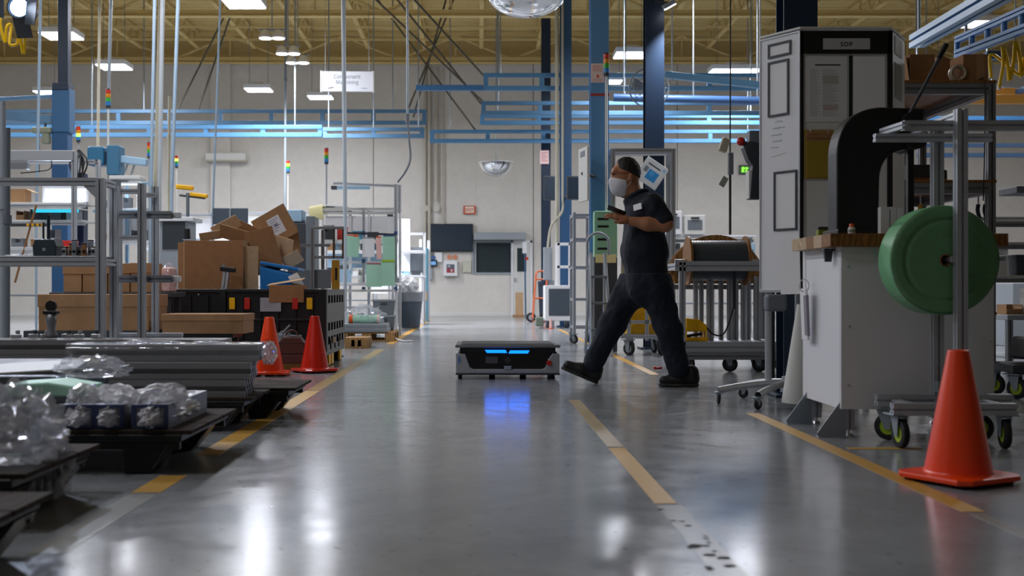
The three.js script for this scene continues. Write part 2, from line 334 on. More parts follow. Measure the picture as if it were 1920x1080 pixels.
// ---------------------------------------------------------------- lamps that hang from the roof
function bayLight(x, d, w, l, label, group, skew = 0, nits = NITS) {
  const o = thing('high_bay_light', label, 'ceiling light', [x, LAMP_Y, -d], skew, group);
  part(o, 'housing', [bx(w, 0.1, l, 0, 0.02, 0, 0.015), bx(w * 0.4, 0.05, l * 0.8, 0, 0.12, 0, 0.01)], M.white);
  part(o, 'lamp_diffuser', bx(w * 0.95, 0.02, l * 0.95, 0, 0, 0, 0.004), glow(LAMP_COLOR, 6));
  for (const s of [-1, 1]) part(o, 'hanger_wire', rod(V(s * w * 0.35, 0.16, 0), V(s * w * 0.35, DECK - LAMP_Y - 0.004, 0), 0.006, 5), M.cableGrey);
  const r = new THREE.RectAreaLight(LAMP_COLOR, nits, w * 0.95, l * 0.95); r.position.y = -0.012; r.rotation.x = -Math.PI / 2; o.add(r);
  return o;
}
const bays = 'square high bay lights over the hall';
for (const [px, py, w, l, label] of [
  [457, 8, 0.62, 0.66, 'square white ceiling light under the cream girder, beside the double floodlights'],
  [115, 69, 0.64, 0.62, 'square white ceiling light hanging in front of the blue jib crane mast'],
  [214, 127, 0.62, 0.6, 'square white ceiling light right above the white stack light pole'],
  [88, 175, 0.5, 0.5, 'small ceiling light hanging level with the blue jib crane mast'],
  [485, 170, 0.6, 0.5, 'small ceiling light near the back wall, hanging lower than the floodlights'],
  [601, 184, 0.58, 0.5, 'ceiling light just below the white hanging sign'],
  [1182, 105, 0.62, 0.62, 'square ceiling light between the two blue columns'],
  [1150, 155, 0.36, 0.45, 'small ceiling light beside the wall fan'],
  [1378, 135, 1.05, 0.5, 'long ceiling light beside the white display stand'],
  [1838, 47, 0.5, 0.5, 'ceiling light behind the blue crane rail'],
]) { const d = (LAMP_Y - EYE) * F / (CY - py); bayLight(wx(px, d), d, w, l, label, bays, 0, d > 25 ? NITS * 0.72 : NITS); }
// the same rows go on to both sides and towards the camera
for (const [x, d] of [[-11.2, 22], [-11, 17], [-7.4, 16.4], [-3.7, 12.4], [3, 17.2], [7.2, 12.5], [9.6, 25], [12.5, 20], [-7.4, 11.5], [-7.4, 6.5], [-3.7, 8], [-3.7, 3.6], [-7.4, 1.5]]) bayLight(x, d, 0.62, 0.62, 'square white ceiling light in the rows that go on over the hall', bays, 0, d < 12 ? 62 : NITS);
// double LED floodlights
for (const [px, py, which] of [[510, 74, 'farthest from the hanging sign'], [540, 103, 'middle of three'], [558, 120, 'closest to the hanging sign']]) {
  const d = (LAMP_Y - EYE) * F / (CY - py);
  const o = thing('floodlight', `pair of round white floodlights on one bracket, ${which}`, 'floodlight', [wx(px, d), LAMP_Y, -d], 0, 'double floodlights in a diagonal row');
  part(o, 'bracket', [bx(0.46, 0.03, 0.05, 0, 0.16, 0), rod(V(0, 0.17, 0), V(0, DECK - LAMP_Y - 0.004, 0), 0.012, 6)], M.greyPaint);
  for (const s of [-1, 1]) {
    part(o, 'lamp_head', T(lathe([[0.02, 0.16], [0.07, 0.14], [0.12, 0.03], [0.125, 0.0], [0.115, 0.0], [0.1, 0.03]], 20), s * 0.115, 0.02, 0), M.white);
    part(o, 'lamp_lens', cyl(0.108, 0.108, 0.012, s * 0.115, 0.012, 0, 20), glow(0xf6f8ff, 9));
    const L = new THREE.SpotLight(LAMP_COLOR, 40, 0, 1.25, 0.6, 2); L.position.set(s * 0.115, -0.02, 0); L.target.position.set(s * 0.115, -5, 0); L.castShadow = true; L.shadow.radius = 4; o.add(L, L.target);
  }
}
// dark column's LED head
{
  const d = 13, o = thing('floodlight', 'single tilted white floodlight at the top of the dark column', 'floodlight', [wx(1256, d), wy(12, d), -d]);
  part(o, 'lamp_head', T(bx(0.15, 0.05, 0.12, 0, 0, 0, 0.02), 0, 0, 0, 0.2, 0, 0.5), M.greyPaint);
  part(o, 'lamp_lens', T(bx(0.13, 0.012, 0.1, 0, -0.012, 0, 0.005), 0, 0, 0, 0.2, 0, 0.5), glow(0xf6f8ff, 7));
  part(o, 'bracket', rod(V(-0.02, 0.04, 0), V(-0.16, 0.06, -0.02), 0.012, 6), M.darkGrey);
  const L = new THREE.SpotLight(LAMP_COLOR, 25, 0, 1.1, 0.6, 2); L.position.set(0.01, -0.03, 0.01); L.target.position.set(1, -3, 0.5); L.castShadow = true; o.add(L, L.target);
}
// ---------------------------------------------------------------- floor tape
{
  const tp = (x0, x1, d0, d1, mat, label, group) => solo('floor_tape', bx(x1 - x0, 0.0012, d1 - d0, (x0 + x1) / 2, 0.0002, -(d0 + d1) / 2, 0), mat, label, 'floor tape', [0, 0, 0], group);
  const L0 = -1.13, L1 = -1.035;
  tp(L0, L1, gd(853), gd(733), M.tape, 'yellow floor tape running under the pallet corners by the extrusions');
  tp(L0, L1, gd(924), gd(892), M.tape, 'short yellow scrap of floor tape between two bare stretches');
  tp(L0, L1, gd(1040), gd(928), M.tapeWorn, 'worn grey floor tape with the yellow rubbed off by the nearest pallet');
  tp(L0 - 0.0, L1, 7.75, 13.2, M.tapeFaded, 'faded tan floor tape beside the black bulk bin');
  tp(L0, L1, 14.5, 27, M.tape, 'far yellow floor tape leading past the workstations to the wall');
  const R0 = 0.55, R1 = 0.618;
  tp(R0, R1, gd(838), gd(750), M.tapeFaded, 'faded upper stretch of the middle floor tape ending by the robot');
  tp(R0, R1, gd(945), gd(840), M.tape, 'yellow stretch of the middle floor tape in the open aisle');
  tp(R0, R1 + 0.01, 1.9, gd(948), M.tapeWorn, 'scuffed grey stretch of the middle floor tape with dark marks');
  tp(1.445, 1.515, gd(960), gd(775), M.tape, 'yellow floor tape running past the white bench feet and cone');
  tp(1.455, 1.5, gd(1010), gd(963), M.tapeWorn, 'frayed end of the floor tape in front of the large cone');
  tp(1.36, 1.43, 9.2, 20, M.tape, 'thin yellow floor tape running along the wheeled racks');
  tp(1.55, 1.85, 4.88, 4.93, M.tape, 'short crosswise yellow tape on the floor in front of the bench');
  // dark scuff marks on the worn tape
  const marks = thing('tape_scuffs', 'dark torn scuffs on the worn middle floor tape', 'scuff mark'); marks.userData.kind = 'stuff';
  const a = [];
  for (let i = 0; i < 26; i++) { const d = rr(2.2, gd(955)), s = rr(0.006, 0.02); a.push(T(new THREE.CircleGeometry(s, 6), rr(R0, R1), 0.0018, -d, -Math.PI / 2, 0, rr(0, 3)).scale(1, 1, 1)); }
  part(marks, 'scuff', a, std(0x3a3c3e, 0.7));
}
// ---------------------------------------------------------------- mobile robot
{
  const D0 = 8.7, s = D0 / F, X0 = wx(952, D0), LEN = 0.64, W = 0.77;
  const o = thing('mobile_robot', 'low flat grey and black mobile robot with glowing blue front lights', 'robot', [X0, 0, -D0 - LEN / 2]);
  const f = LEN / 2;                                            // front face in local z
  const loc = (px, py) => [(px - 952) * s, wy(py, D0)];
  part(o, 'chassis', bx(W - 0.03, 0.17, LEN - 0.05, 0, 0.04, 0, 0.02), M.black);
  part(o, 'top_plate', [bx(W + 0.01, 0.022, LEN, 0, 0.236, 0, 0.01)], std(0x8a8e95, 0.3, 0.5));
  part(o, 'deck_pad', bx(W - 0.08, 0.006, LEN - 0.1, 0, 0.2572, 0, 0.002), M.darkGrey);
  part(o, 'neck_band', bx(W - 0.06, 0.05, LEN - 0.03, 0, 0.2, 0, 0.01), M.black);
  // grey skirt with the black panel's trapezoid cut out of the front
  const out = [[-W / 2, 0.046], [W / 2, 0.046], [W / 2, 0.19], [W / 2 - 0.05, 0.195], [W / 2 - 0.085, 0.15], [W / 2 - 0.105, 0.09], [W / 2 - 0.13, 0.078], [-W / 2 + 0.13, 0.078], [-W / 2 + 0.105, 0.09], [-W / 2 + 0.07, 0.19], [-W / 2, 0.195]];
  part(o, 'skirt', [T(extrude(out, 0.03, 0.006), 0, 0, f - 0.035), T(extrude(out, 0.03, 0.006), 0, 0, -f + 0.005), bx(0.03, 0.146, LEN - 0.06, -W / 2 + 0.016, 0.046, 0, 0.008), bx(0.03, 0.146, LEN - 0.06, W / 2 - 0.016, 0.046, 0, 0.008)], std(0xabaeb4, 0.35, 0.2));
  part(o, 'bumper_strip', bx(W + 0.004, 0.014, LEN - 0.005, 0, 0.034, 0, 0.005), M.darkGrey);
  part(o, 'front_panel', bx(W - 0.08, 0.135, 0.02, 0, 0.075, f - 0.03, 0.006), phy(0x07090c, 0.18, 0, {}));
  for (const [a, b] of [[[909, 656.2], [951, 662]], [[953.5, 657.2], [993, 663]]]) {
    const [x0, y1] = loc(...a), [x1, y0] = loc(...b);
    const sl = a[0] < 930 ? [[x0, y1], [x0 + 0.016, y0], [x1, y0], [x1 - 0.012, y1]] : [[x0 + 0.012, y1], [x0, y0], [x1 - 0.012, y0], [x1, y1]];
    part(o, 'light_bar', T(extrude(sl.reverse(), 0.01), 0, 0, f - 0.024), glow(0x0a70ff, 2.6)).material.color.set(0x06264a);
    const L = new THREE.RectAreaLight(0x1a6cff, 13, x1 - x0, y1 - y0); L.position.set((x0 + x1) / 2, (y0 + y1) / 2, f - 0.006); L.rotation.y = Math.PI; o.add(L);
  }
  part(o, 'label_plate', bx(0.09, 0.05, 0.003, (922 - 952) * s, 0.12, f - 0.02, 0.001), std(0x55555c, 0.5));
  part(o, 'sensor_window', bx(0.06, 0.07, 0.006, 0, 0.115, f - 0.021, 0.002), M.black);
  for (const [a, b] of [[-0.012, 0], [0.012, 0], [0, 0.014], [0, -0.014]]) part(o, 'sensor_dot', T(cyl(0.003, 0.003, 0.004, 0, 0, 0, 8), a, 0.145 + b, f - 0.019, Math.PI / 2), M.offwhite);
  part(o, 'charge_port', bx(0.055, 0.028, 0.012, 0.0, 0.074, f - 0.004, 0.003), M.greyPaint);
  part(o, 'emergency_button', T(cyl(0.022, 0.018, 0.02, 0, 0, 0, 16), (1030 - 952) * s, wy(681, D0), f - 0.012, Math.PI / 2), M.red);
  part(o, 'side_badge', bx(0.016, 0.05, 0.003, (861 - 952) * s, 0.12, f - 0.004, 0.001), std(0x5b86c4, 0.4));
  for (const z of [f - 0.09, -f + 0.09]) for (const px of [862, 1038]) {
    const c = part(o, 'caster', T(cyl(0.025, 0.025, 0.026, 0, -0.013, 0, 14), (px - 952) * s, 0.025, z, 0, 0, Math.PI / 2), M.rubber);
    part(c, 'fork', bx(0.034, 0.03, 0.02, (px - 952) * s, 0.03, z), M.darkGrey);
  }
  for (const px of [923, 982]) part(o, 'drive_wheel', T(cyl(0.045, 0.045, 0.045, 0, -0.0225, 0, 20), (px - 952) * s, 0.045, 0.14, 0, 0, Math.PI / 2), M.rubber);
}
// ---------------------------------------------------------------- traffic cones
{
  const H = 0.455;
  function cone(label, x, d, mat, turn) {
    const o = thing('traffic_cone', label, 'traffic cone', [x, 0, -d], turn);
    const body = lathe([[0.148, 0.022], [0.118, 0.03], [0.112, 0.042], [0.036, H - 0.004], [0.032, H], [0.024, H], [0.022, H - 0.01], [0.1, 0.03]], 40);
    part(o, 'cone_body', body, mat);
    const c = 0.155, k = 0.035, oct = [[-c + k, -c], [c - k, -c], [c, -c + k], [c, c - k], [c - k, c], [-c + k, c], [-c, c - k], [-c, -c + k]];
    const b = extrude(oct, 0.02, 0.006); b.rotateX(-Math.PI / 2); b.translate(0, 0.012, 0);
    part(o, 'base', b, mat);
    for (const [a, q] of [[-1, -1], [1, -1], [-1, 1], [1, 1], [0, 1], [0, -1], [1, 0], [-1, 0]]) part(o, 'foot_pad', bx(0.05, 0.013, 0.05, a * 0.1, 0, q * 0.1, 0.003), M.rubber);
    return o;
  }
  cone('large clean orange traffic cone in front of the cart with the green roll', wx(1797, 4.06), 4.06, M.orange, 0.5);
  cone('bright orange traffic cone rising behind the ends of the aluminium extrusions', wx(505, 9.15), 9.15, M.orange, 0.1);
  cone('deep red-orange traffic cone beside the brown bag and black bulk bin', wx(590, 9.5), 9.5, M.orangeOld, 0.7);
}
// ---------------------------------------------------------------- black plastic pallets with tapered legs
const PAL_H = 0.145;
function plasticPallet(label, xr, d0, d1, len, boards, legs) {
  const o = thing('plastic_pallet', label, 'pallet', [xr, 0, -d0]);
  const dep = d1 - d0;
  part(o, 'deck', [bx(len, 0.028, dep, -len / 2, PAL_H - 0.028, -dep / 2, 0.006), bx(len - 0.02, 0.03, 0.03, -len / 2, PAL_H - 0.058, -0.03, 0.004), bx(len - 0.02, 0.03, 0.03, -len / 2, PAL_H - 0.058, -dep + 0.03, 0.004)], M.blackPlastic);
  for (const lx of legs) for (const lz of [0.02, dep - 0.16]) {
    const p = [[lx - 0.19, PAL_H - 0.03], [lx - 0.18, 0.002], [lx - 0.09, 0.002], [lx, PAL_H - 0.03]];
    part(o, 'leg', T(extrude(p.reverse(), 0.14, 0.004), 0, 0, -lz - 0.14), M.blackPlastic);
    part(o, 'leg_rib', [rod(V(lx - 0.075, 0.02, -lz + 0.003), V(lx - 0.018, PAL_H - 0.035, -lz + 0.003), 0.0035, 5), rod(V(lx - 0.055, 0.05, -lz + 0.003), V(lx - 0.03, PAL_H - 0.05, -lz + 0.003), 0.003, 5)], M.darkGrey);
  }
  const n = boards; for (let i = 0; i < n; i++) part(o, 'board', bx(len + 0.03, 0.014, dep / n - 0.012, -len / 2 + 0.02, PAL_H, -(i + 0.5) * dep / n, 0.002), M.palletBoard);
  return o;
}
const PT = PAL_H + 0.014;
plasticPallet('black plastic pallet with worn boards in the near left corner', -1.09, 2.15, 2.93, 1.5, 3, [-0.0, -0.75]);
plasticPallet('black plastic pallet hidden under the large crumpled plastic bag', -1.27, 3.2, 3.85, 1.2, 3, [-0.0, -0.75]);
plasticPallet('black plastic pallet carrying film-wrapped extrusion ends, with a broad tapered leg', -1.06, 4.2, 5.0, 1.6, 3, [-0.03, -0.8]);
plasticPallet('black plastic pallet under the front end of the long aluminium stack', -1.09, 5.48, 5.98, 1.8, 3, [-0.02, -0.9]);
plasticPallet('black plastic pallet with a bare plywood corner behind the aluminium stack', -0.97, 6.03, 6.62, 1.8, 3, [-0.03, -0.9]);
// ---------------------------------------------------------------- long aluminium extrusions along x
{
  const ext = (x0, x1, y, d, s, label, group, mat = M.bar) => solo('aluminium_extrusion', [prof(V(x0, y + s / 2, -d), V(x1, y + s / 2, -d), s, s, wideSlotGeo)], mat, label, 'extrusion', [0, 0, 0], group);
  const g = 'extrusions stacked on the pallets', s = 0.078, row = ['beside the wrapped profile ends', 'second from the wrapped profile ends', 'third from the wrapped profile ends', 'on the side of the traffic cones'];
  const E = (x0, px, y, d, label, grp = g) => ext(x0, wx(px, d), y, d, s, label, grp);
  const lo = i => 'aluminium extrusion in the bottom layer, ' + row[i], up = i => 'aluminium extrusion in the second layer, ' + row[i], Y1 = PT + s + 0.002, Y2 = PT + 2 * s + 0.004;
  [462, 466, 470, 474].forEach((p, i) => E(-3.2, p, PT, 5.56 + 0.1 * i, lo(i)));
  [472, 476, 479, 480].forEach((p, i) => E(-3.2, p, Y1, 5.6 + 0.097 * i, up(i)));
  E(wx(135, 5.72), 487, Y2, 5.72, 'top front aluminium extrusion wrapped in clear film with a bunched end', null);
  E(wx(138, 5.82), 490, Y2, 5.82, 'top middle aluminium extrusion inside the clear film wrap', null);
  E(wx(140, 5.92), 492, Y2, 5.92, 'top rear aluminium extrusion inside the clear film wrap', null);
  const g2 = 'extrusions in the rear stack';
  [6.3, 6.4, 6.5].forEach((d, i) => [PT, Y1, Y2].forEach((y, j) => E(-4, 405 + 7.5 * j + i * 6, y, d, ['bottom', 'middle', 'top'][j] + ' layer extrusion of the rear stack, ' + ['beside the wrapped bundle', 'between its two neighbours', 'on the side of the cartons'][i], g2)));
  // clear film round the top bundle, bunched at its right end
  const x0 = wx(130, 5.72), x1 = wx(493, 5.75);
  const wrap = thing('stretch_film', 'clear stretch film wrapped around the top bundle of extrusions, bunched at the end', 'plastic film', [0, 0, 0]);
  const q = [], N = 60;
  { const gg = new THREE.BufferGeometry(), P = [], I = [], prof4 = [[Y2 - 0.004, -5.674], [Y2 + s * 0.5, -5.67], [Y2 + s + 0.004, -5.674], [Y2 + s + 0.006, -5.75], [Y2 + s + 0.007, -5.82], [Y2 + s + 0.006, -5.9], [Y2 + s + 0.002, -5.966], [Y2, -5.968]];
    for (let i = 0; i <= N; i++) prof4.forEach(([y, z], j) => { const x = x0 + (x1 - x0) * i / N; P.push(x, y + 0.004 * Math.abs(noise3(x * 9, j * 1.7, 1)), z + 0.004 * noise3(x * 11, j, 3)); });
    for (let i = 0; i < N; i++) for (let j = 0; j < 7; j++) { const a = i * 8 + j; I.push(a, a + 1, a + 9, a, a + 9, a + 8); }
    gg.setAttribute('position', new THREE.Float32BufferAttribute(P, 3)); gg.setIndex(I); gg.computeVertexNormals(); q.push(gg); }
  part(wrap, 'film_sleeve', q, M.film);
  part(wrap, 'bunched_end', T(lump(0.03, 0.055, 0.12, 0.35, 2.2, 26, 4, 1), x1 + 0.02, Y2 + 0.03, -5.82), M.filmMilky);
  part(wrap, 'film_fold', T(lump(0.12, 0.008, 0.03, 0.8, 4, 14, 9, 1), wx(285, 5.75), Y2 + s + 0.012, -5.74), M.filmMilky);
  part(wrap, 'film_fold', T(lump(0.06, 0.007, 0.03, 0.8, 4, 14, 2, 1), wx(390, 5.75), Y2 + s + 0.012, -5.74), M.filmMilky);
  // dark grey profiles with papers behind the wrapped ends
  const g3 = 'short dark profiles on the second pallet', lb3 = ['short dark-edged profile laid crosswise under the bag of printed sheets', 'short dark-edged profile laid crosswise next to the wrapped ends'];
  const dk = std(0x70757f, 0.4, 0.5);
  [[190, 4.9, 0.16], [198, 4.82, 0.16], [186, 4.9, 0.235], [200, 4.82, 0.235]].forEach(([px, d, y], i) => ext(-2.5, wx(px, d), y, d, 0.07, (i > 1 ? 'upper ' : 'lower ') + lb3[i % 2], g3, dk));
  solo('paper_bag', T(bx(0.42, 0.008, 0.17, 0, 0, 0, 0.002), 0, 0, 0, 0.18, 0, 0.06), M.paper, 'clear bag of printed sheets lying on the dark profiles', 'document bag', [wx(62, 4.86), 0.34, -4.86]);
  solo('plastic_bag', lump(0.14, 0.06, 0.12, 0.4, 1.8, 26, 7, 0.3), M.filmMilky, 'crumpled clear bag lying across the dark profile ends', 'plastic bag', [wx(172, 4.85), 0.325, -4.85]);
  // wrapped ends that face the aisle, along z
  [[145, 0.125], [203, 0.105], [280, 0.13]].forEach(([px, w], i) => {
    const d = 4.24, h = 0.088, X = wx(px, d);
    const o = thing('wrapped_profile', ['film-wrapped profile with rounded dark blue edge, beside the crumpled bag', 'middle film-wrapped profile end between two wider ones', 'film-wrapped profile at the pallet corner with a peaked plastic fold'][i], 'wrapped profile', [X, PT, -d]);
    part(o, 'end_frame', T(extrude([[-w / 2 - 0.002, -0.0], [w / 2 + 0.002, -0.0], [w / 2 + 0.002, h + 0.002], [-w / 2 - 0.002, h + 0.002]], 0.012, 0.003, [[[-w / 2 + 0.014, 0.012], [-w / 2 + 0.014, h - 0.012], [w / 2 - 0.014, h - 0.012], [w / 2 - 0.014, 0.012]]]), 0, 0, -0.014), std(0x3d476b, 0.4, 0.3));
    part(o, 'profile', [T(extrude([[-w / 2, 0], [w / 2, 0], [w / 2, h], [-w / 2, h]], 0.62, 0.01, [[[-w / 2 + 0.018, 0.016], [-w / 2 + 0.018, h - 0.016], [w / 2 - 0.018, h - 0.016], [w / 2 - 0.018, 0.016]]]), 0, 0, -0.63)], M.aluDark);
    part(o, 'foam_plug', bx(w - 0.045, h - 0.04, 0.12, 0, 0.018, -0.09), M.white);
    part(o, 'film_wrap', T(lump(w * 0.58, h * 0.74, 0.36, 0.14, 1.9, 34, i * 3.3, 0.68), 0, h * 0.5, -0.3), M.filmWhite);
    part(o, 'film_peak', T(lump(0.055, 0.06, 0.1, 0.3, 1.4, 20, i * 2.1, 0.2), 0.012 * (i - 1), h + 0.006, -0.12, 0, i, 0.15), M.filmWhite);
  });
  solo('foam_sheet', T(extrude([[-0.16, 0], [0.16, 0.0], [0.15, 0.035], [0.02, 0.055], [-0.14, 0.045]], 0.25, 0.008), 0, 0, -0.12), M.greenPaper, 'pale green foam sheet folded over the profiles', 'foam sheet', [wx(98, 4.5), 0.262, -4.52]);
  solo('plastic_bag', lump(0.13, 0.13, 0.16, 0.42, 1.5, 44, 1.2, 0.6), M.filmMilky, 'large crumpled clear plastic bag over the pallet end', 'plastic bag', [wx(18, 3.45), PT + 0.082, -3.45]);
  solo('plastic_bag', lump(0.06, 0.13, 0.08, 0.5, 1.7, 34, 5.2, 0.85), M.filmMilky, 'small twisted plastic bag hanging at the pallet corner', 'plastic bag', [wx(84, 3.6), PT - 0.03, -3.62]);
  solo('profile_offcut', prof(V(-0.35, 0.04, 0), V(0.25, 0.04, 0), 0.08), M.aluDark, 'profile offcut hidden under the large crumpled bag', 'offcut', [wx(-230, 3.35), PT, -3.3]);
}
// ---------------------------------------------------------------- casters
function caster(parent, x, z, r = 0.06, turn = 0, hub = M.lime, h = 0.15) {
  const c = new THREE.Group(); c.name = 'caster'; c.position.set(x, 0, z); c.rotation.y = turn; parent.add(c);
  const w = r * 0.45, tyre = lathe([[r * 0.6, -w / 2], [r * 0.93, -w / 2], [r, -w / 4], [r, w / 4], [r * 0.93, w / 2], [r * 0.6, w / 2]], 24);
  tyre.rotateZ(Math.PI / 2); tyre.translate(0, r, 0); part(c, 'tyre', tyre, M.rubber);
  const hb = cyl(r * 0.6, r * 0.6, w * 0.8, 0, -w * 0.4, 0, 18); hb.rotateZ(Math.PI / 2); hb.translate(0, r, 0); part(c, 'hub', hb, hub);
  const fk = [[-r * 0.35, h - 0.02], [-r * 0.2, r * 0.8], [r * 0.2, r * 0.8], [r * 0.75, h - 0.02]];
  part(c, 'fork', [...[-1, 1].map(s => { const g = extrude(fk, 0.004); g.rotateY(Math.PI / 2); g.translate(s * w * 0.72 - 0.002, 0, 0); return g; }), bx(w * 1.7, 0.008, r * 1.1, 0, h - 0.022, -r * 0.2, 0.002), bx(r * 1.6, 0.008, r * 1.6, 0, h - 0.012, -r * 0.2, 0.002)], M.galv);
  return c;
}
// ---------------------------------------------------------------- white bench with a butcher block top
const BX0 = 1.635, BX1 = wx(1863, 5.28), BD0 = 5.28, BD1 = 5.89;
{
  const o = thing('workbench', 'white panelled workbench with a butcher block top and triangular floor brackets', 'workbench', [BX0, 0, -BD0]);
  const W = BX1 - BX0, Dp = BD1 - BD0, y0 = 0.127, y1 = 0.858;
  part(o, 'front_panel', bx(W, y1 - y0, 0.012, W / 2, y0, 0, 0.002), M.white);
  part(o, 'side_panel', bx(0.012, y1 - y0, Dp - 0.012, 0.006, y0, -Dp / 2 - 0.006, 0.002), M.white);
  part(o, 'side_panel', bx(0.012, y1 - y0, Dp - 0.012, W - 0.006, y0, -Dp / 2 - 0.006, 0.002), M.white);
  part(o, 'back_panel', bx(W, y1 - y0, 0.012, W / 2, y0, -Dp, 0.002), M.white);
  for (const [x, z] of [[0.05, -0.05], [W - 0.05, -0.05], [0.05, -Dp + 0.05], [W - 0.05, -Dp + 0.05]]) {
    part(o, 'leg', prof(V(x, 0.03, z), V(x, y1, z), 0.045), M.alu);
    part(o, 'levelling_foot', [cyl(0.024, 0.018, 0.012, x, 0, z, 14), cyl(0.007, 0.007, 0.04, x, 0.005, z, 8)], M.steel);
  }
  for (const z of [-0.02, -Dp + 0.06]) { // triangular brackets out to the aisle
    const t = [[0, 0.004], [0.0, 0.17], [-0.02, 0.17], [-0.13, 0.02], [-0.13, 0.004]];
    part(o, 'floor_bracket', [T(extrude(t, 0.006), 0.03, 0, z), bx(0.13, 0.005, 0.05, -0.035, 0, z, 0.001)], M.galv);
  }
  // staves of the top
  const tx0 = 1.578 - BX0, tx1 = W + 0.05, n = 5, ty = 0.858;
  const dTop = Dp + 0.02;
  for (let i = 0; i < n; i++) part(o, 'stave', bx(tx1 - tx0, 0.058, dTop / n - 0.0006, (tx0 + tx1) / 2, ty, 0.025 - (i + 0.5) * dTop / n, 0.0012), [M.mapleDark, M.maple, M.mapleDark, M.maple, M.maple][i % 5]);
  const q = [tx0, tx0 + 0.13, tx0 + 0.27, tx0 + 0.33, tx0 + 0.44, tx0 + 0.58, tx1];
  for (let i = 0; i + 1 < q.length; i++) part(o, 'edge_stave', bx(q[i + 1] - q[i] - 0.0008, 0.058, 0.012, (q[i] + q[i + 1]) / 2, ty, 0.0315, 0.0012), i % 2 ? M.mapleDark : std(0x9c672c, 0.45, 0, { map: M.mapleDark.map }));
  part(o, 'cup_hook', [bx(0.05, 0.012, 0.05, tx0 + 0.03, 0.84, -0.1, 0.002), T(extrude([[-0.02, 0], [0.02, 0], [0.014, -0.05], [-0.014, -0.05]].reverse(), 0.02, 0.002), tx0 + 0.03, 0.842, -0.11)], M.darkGrey);
  for (const [px, py] of [[1590, 500], [1592, 612], [1590, 722], [1855, 640], [1850, 740], [1662, 470]]) part(o, 'panel_screw', T(cyl(0.006, 0.006, 0.003, 0, 0, 0, 10), wx(px, BD0) - BX0, wy(py, BD0), 0.006, Math.PI / 2), M.steel);
}
const TOPY = 0.916;
// ---------------------------------------------------------------- arbor press
{
  const d = 5.52, s = d / F, ax = wx(1600, d), o = thing('arbor_press', 'heavy black arbor press with curved frame and long lever on the bench', 'press', [ax, TOPY, -d]);
  const P = (px, py) => [(px - 1600) * s, wy(py, d) - TOPY];
  const sh = new THREE.Shape();
  const a = P(1560, 434), b = P(1560, 290), c = P(1640, 205), e = P(1722, 207), f = P(1722, 278), g = P(1690, 283), h = P(1640, 340), k = P(1638, 434);
  sh.moveTo(a[0], 0); sh.lineTo(b[0], b[1]); sh.quadraticCurveTo(...P(1562, 212), c[0], c[1]); sh.lineTo(...e); sh.lineTo(...f); sh.lineTo(...g); sh.quadraticCurveTo(...P(1642, 288), h[0], h[1]); sh.lineTo(k[0], 0);
  const fr = new THREE.ExtrudeGeometry(sh, { depth: 0.12, bevelEnabled: true, bevelThickness: 0.012, bevelSize: 0.01, bevelOffset: -0.01, bevelSegments: 3, curveSegments: 14 }); fr.translate(0, 0, -0.06);
  part(o, 'frame', fr, M.black);
  part(o, 'base', bx(0.46, 0.03, 0.24, 0.12, 0, 0, 0.008), M.black);
  part(o, 'ram', bx(0.03, 0.36, 0.035, P(1706, 300)[0], 0.2 - 0.12, 0, 0.004), M.black);
  part(o, 'pinion_housing', [T(cyl(0.055, 0.055, 0.2, 0, -0.1, 0, 24), P(1704, 245)[0], P(1704, 262)[1], 0, Math.PI / 2), bx(0.1, 0.09, 0.16, P(1704, 250)[0], P(1704, 272)[1], 0, 0.012)], M.black);
  const z = 0.11, A = P(1690, 218), B = P(1757, 92);
  const lv = part(o, 'lever', rod(V(A[0] - 0.015, A[1] - 0.03, z), V(B[0], B[1], z), 0.008, 10), M.darkGrey);
  part(lv, 'grip', rod(V(B[0] - 0.035, B[1] - 0.065, z), V(B[0], B[1], z), 0.013, 10), M.black);
  part(o, 'lever_hub', T(cyl(0.035, 0.035, 0.06, 0, -0.03, 0, 18), A[0], A[1] - 0.035, z, Math.PI / 2), M.black);
  // bottle, binders, small box on the bench
  const bt = thing('glue_bottle', 'small bottle with an orange cap in front of the press', 'bottle', [wx(1597, 5.33), TOPY, -5.33]);
  part(bt, 'bottle_body', lathe([[0, 0], [0.015, 0], [0.017, 0.004], [0.017, 0.026], [0.012, 0.032], [0, 0.032]], 18), M.offwhite);
  part(bt, 'cap', cyl(0.012, 0.01, 0.016, 0, 0.032, 0, 14), M.orangePaint);
  part(bt, 'bottle_label', cyl(0.0174, 0.0174, 0.014, 0, 0.008, 0, 18), std(0x8a8f86, 0.6));
  for (const [px, w, h, lab] of [[1651, 0.04, 0.125, 'wide white binder standing on the bench beside the press'], [1667, 0.024, 0.125, 'slim white binder between two thicker ones on the bench'], [1679, 0.03, 0.12, 'white binder on the bench next to the press ram']]) {
    const q = thing('binder', lab, 'binder', [wx(px, 5.4), TOPY + 0.03, -5.42]);
    q.position.y = TOPY; q.position.z = -5.36;
    part(q, 'cover', [bx(w, h, 0.004, 0, 0, 0.018 - 0.036), bx(0.002, h, 0.035, -w / 2 + 0.001, 0, 0, 0), bx(0.002, h, 0.035, w / 2 - 0.001, 0, 0, 0), bx(w, h, 0.003, 0, 0, 0.018, 0.001)], M.white);
    part(q, 'pages', bx(w - 0.006, h - 0.006, 0.03, 0, 0.003, 0, 0), M.paper);
  }
  const sb = thing('small_carton', 'small yellow-green carton on the bench behind the press', 'carton', [wx(1540, 5.8), TOPY, -5.78]);
  part(sb, 'carton_body', bx(0.055, 0.055, 0.05, 0, 0, 0), std(0x7f8c2a, 0.6)); part(sb, 'carton_lid', bx(0.057, 0.016, 0.052, 0, 0.042, 0), M.darkGrey);
}
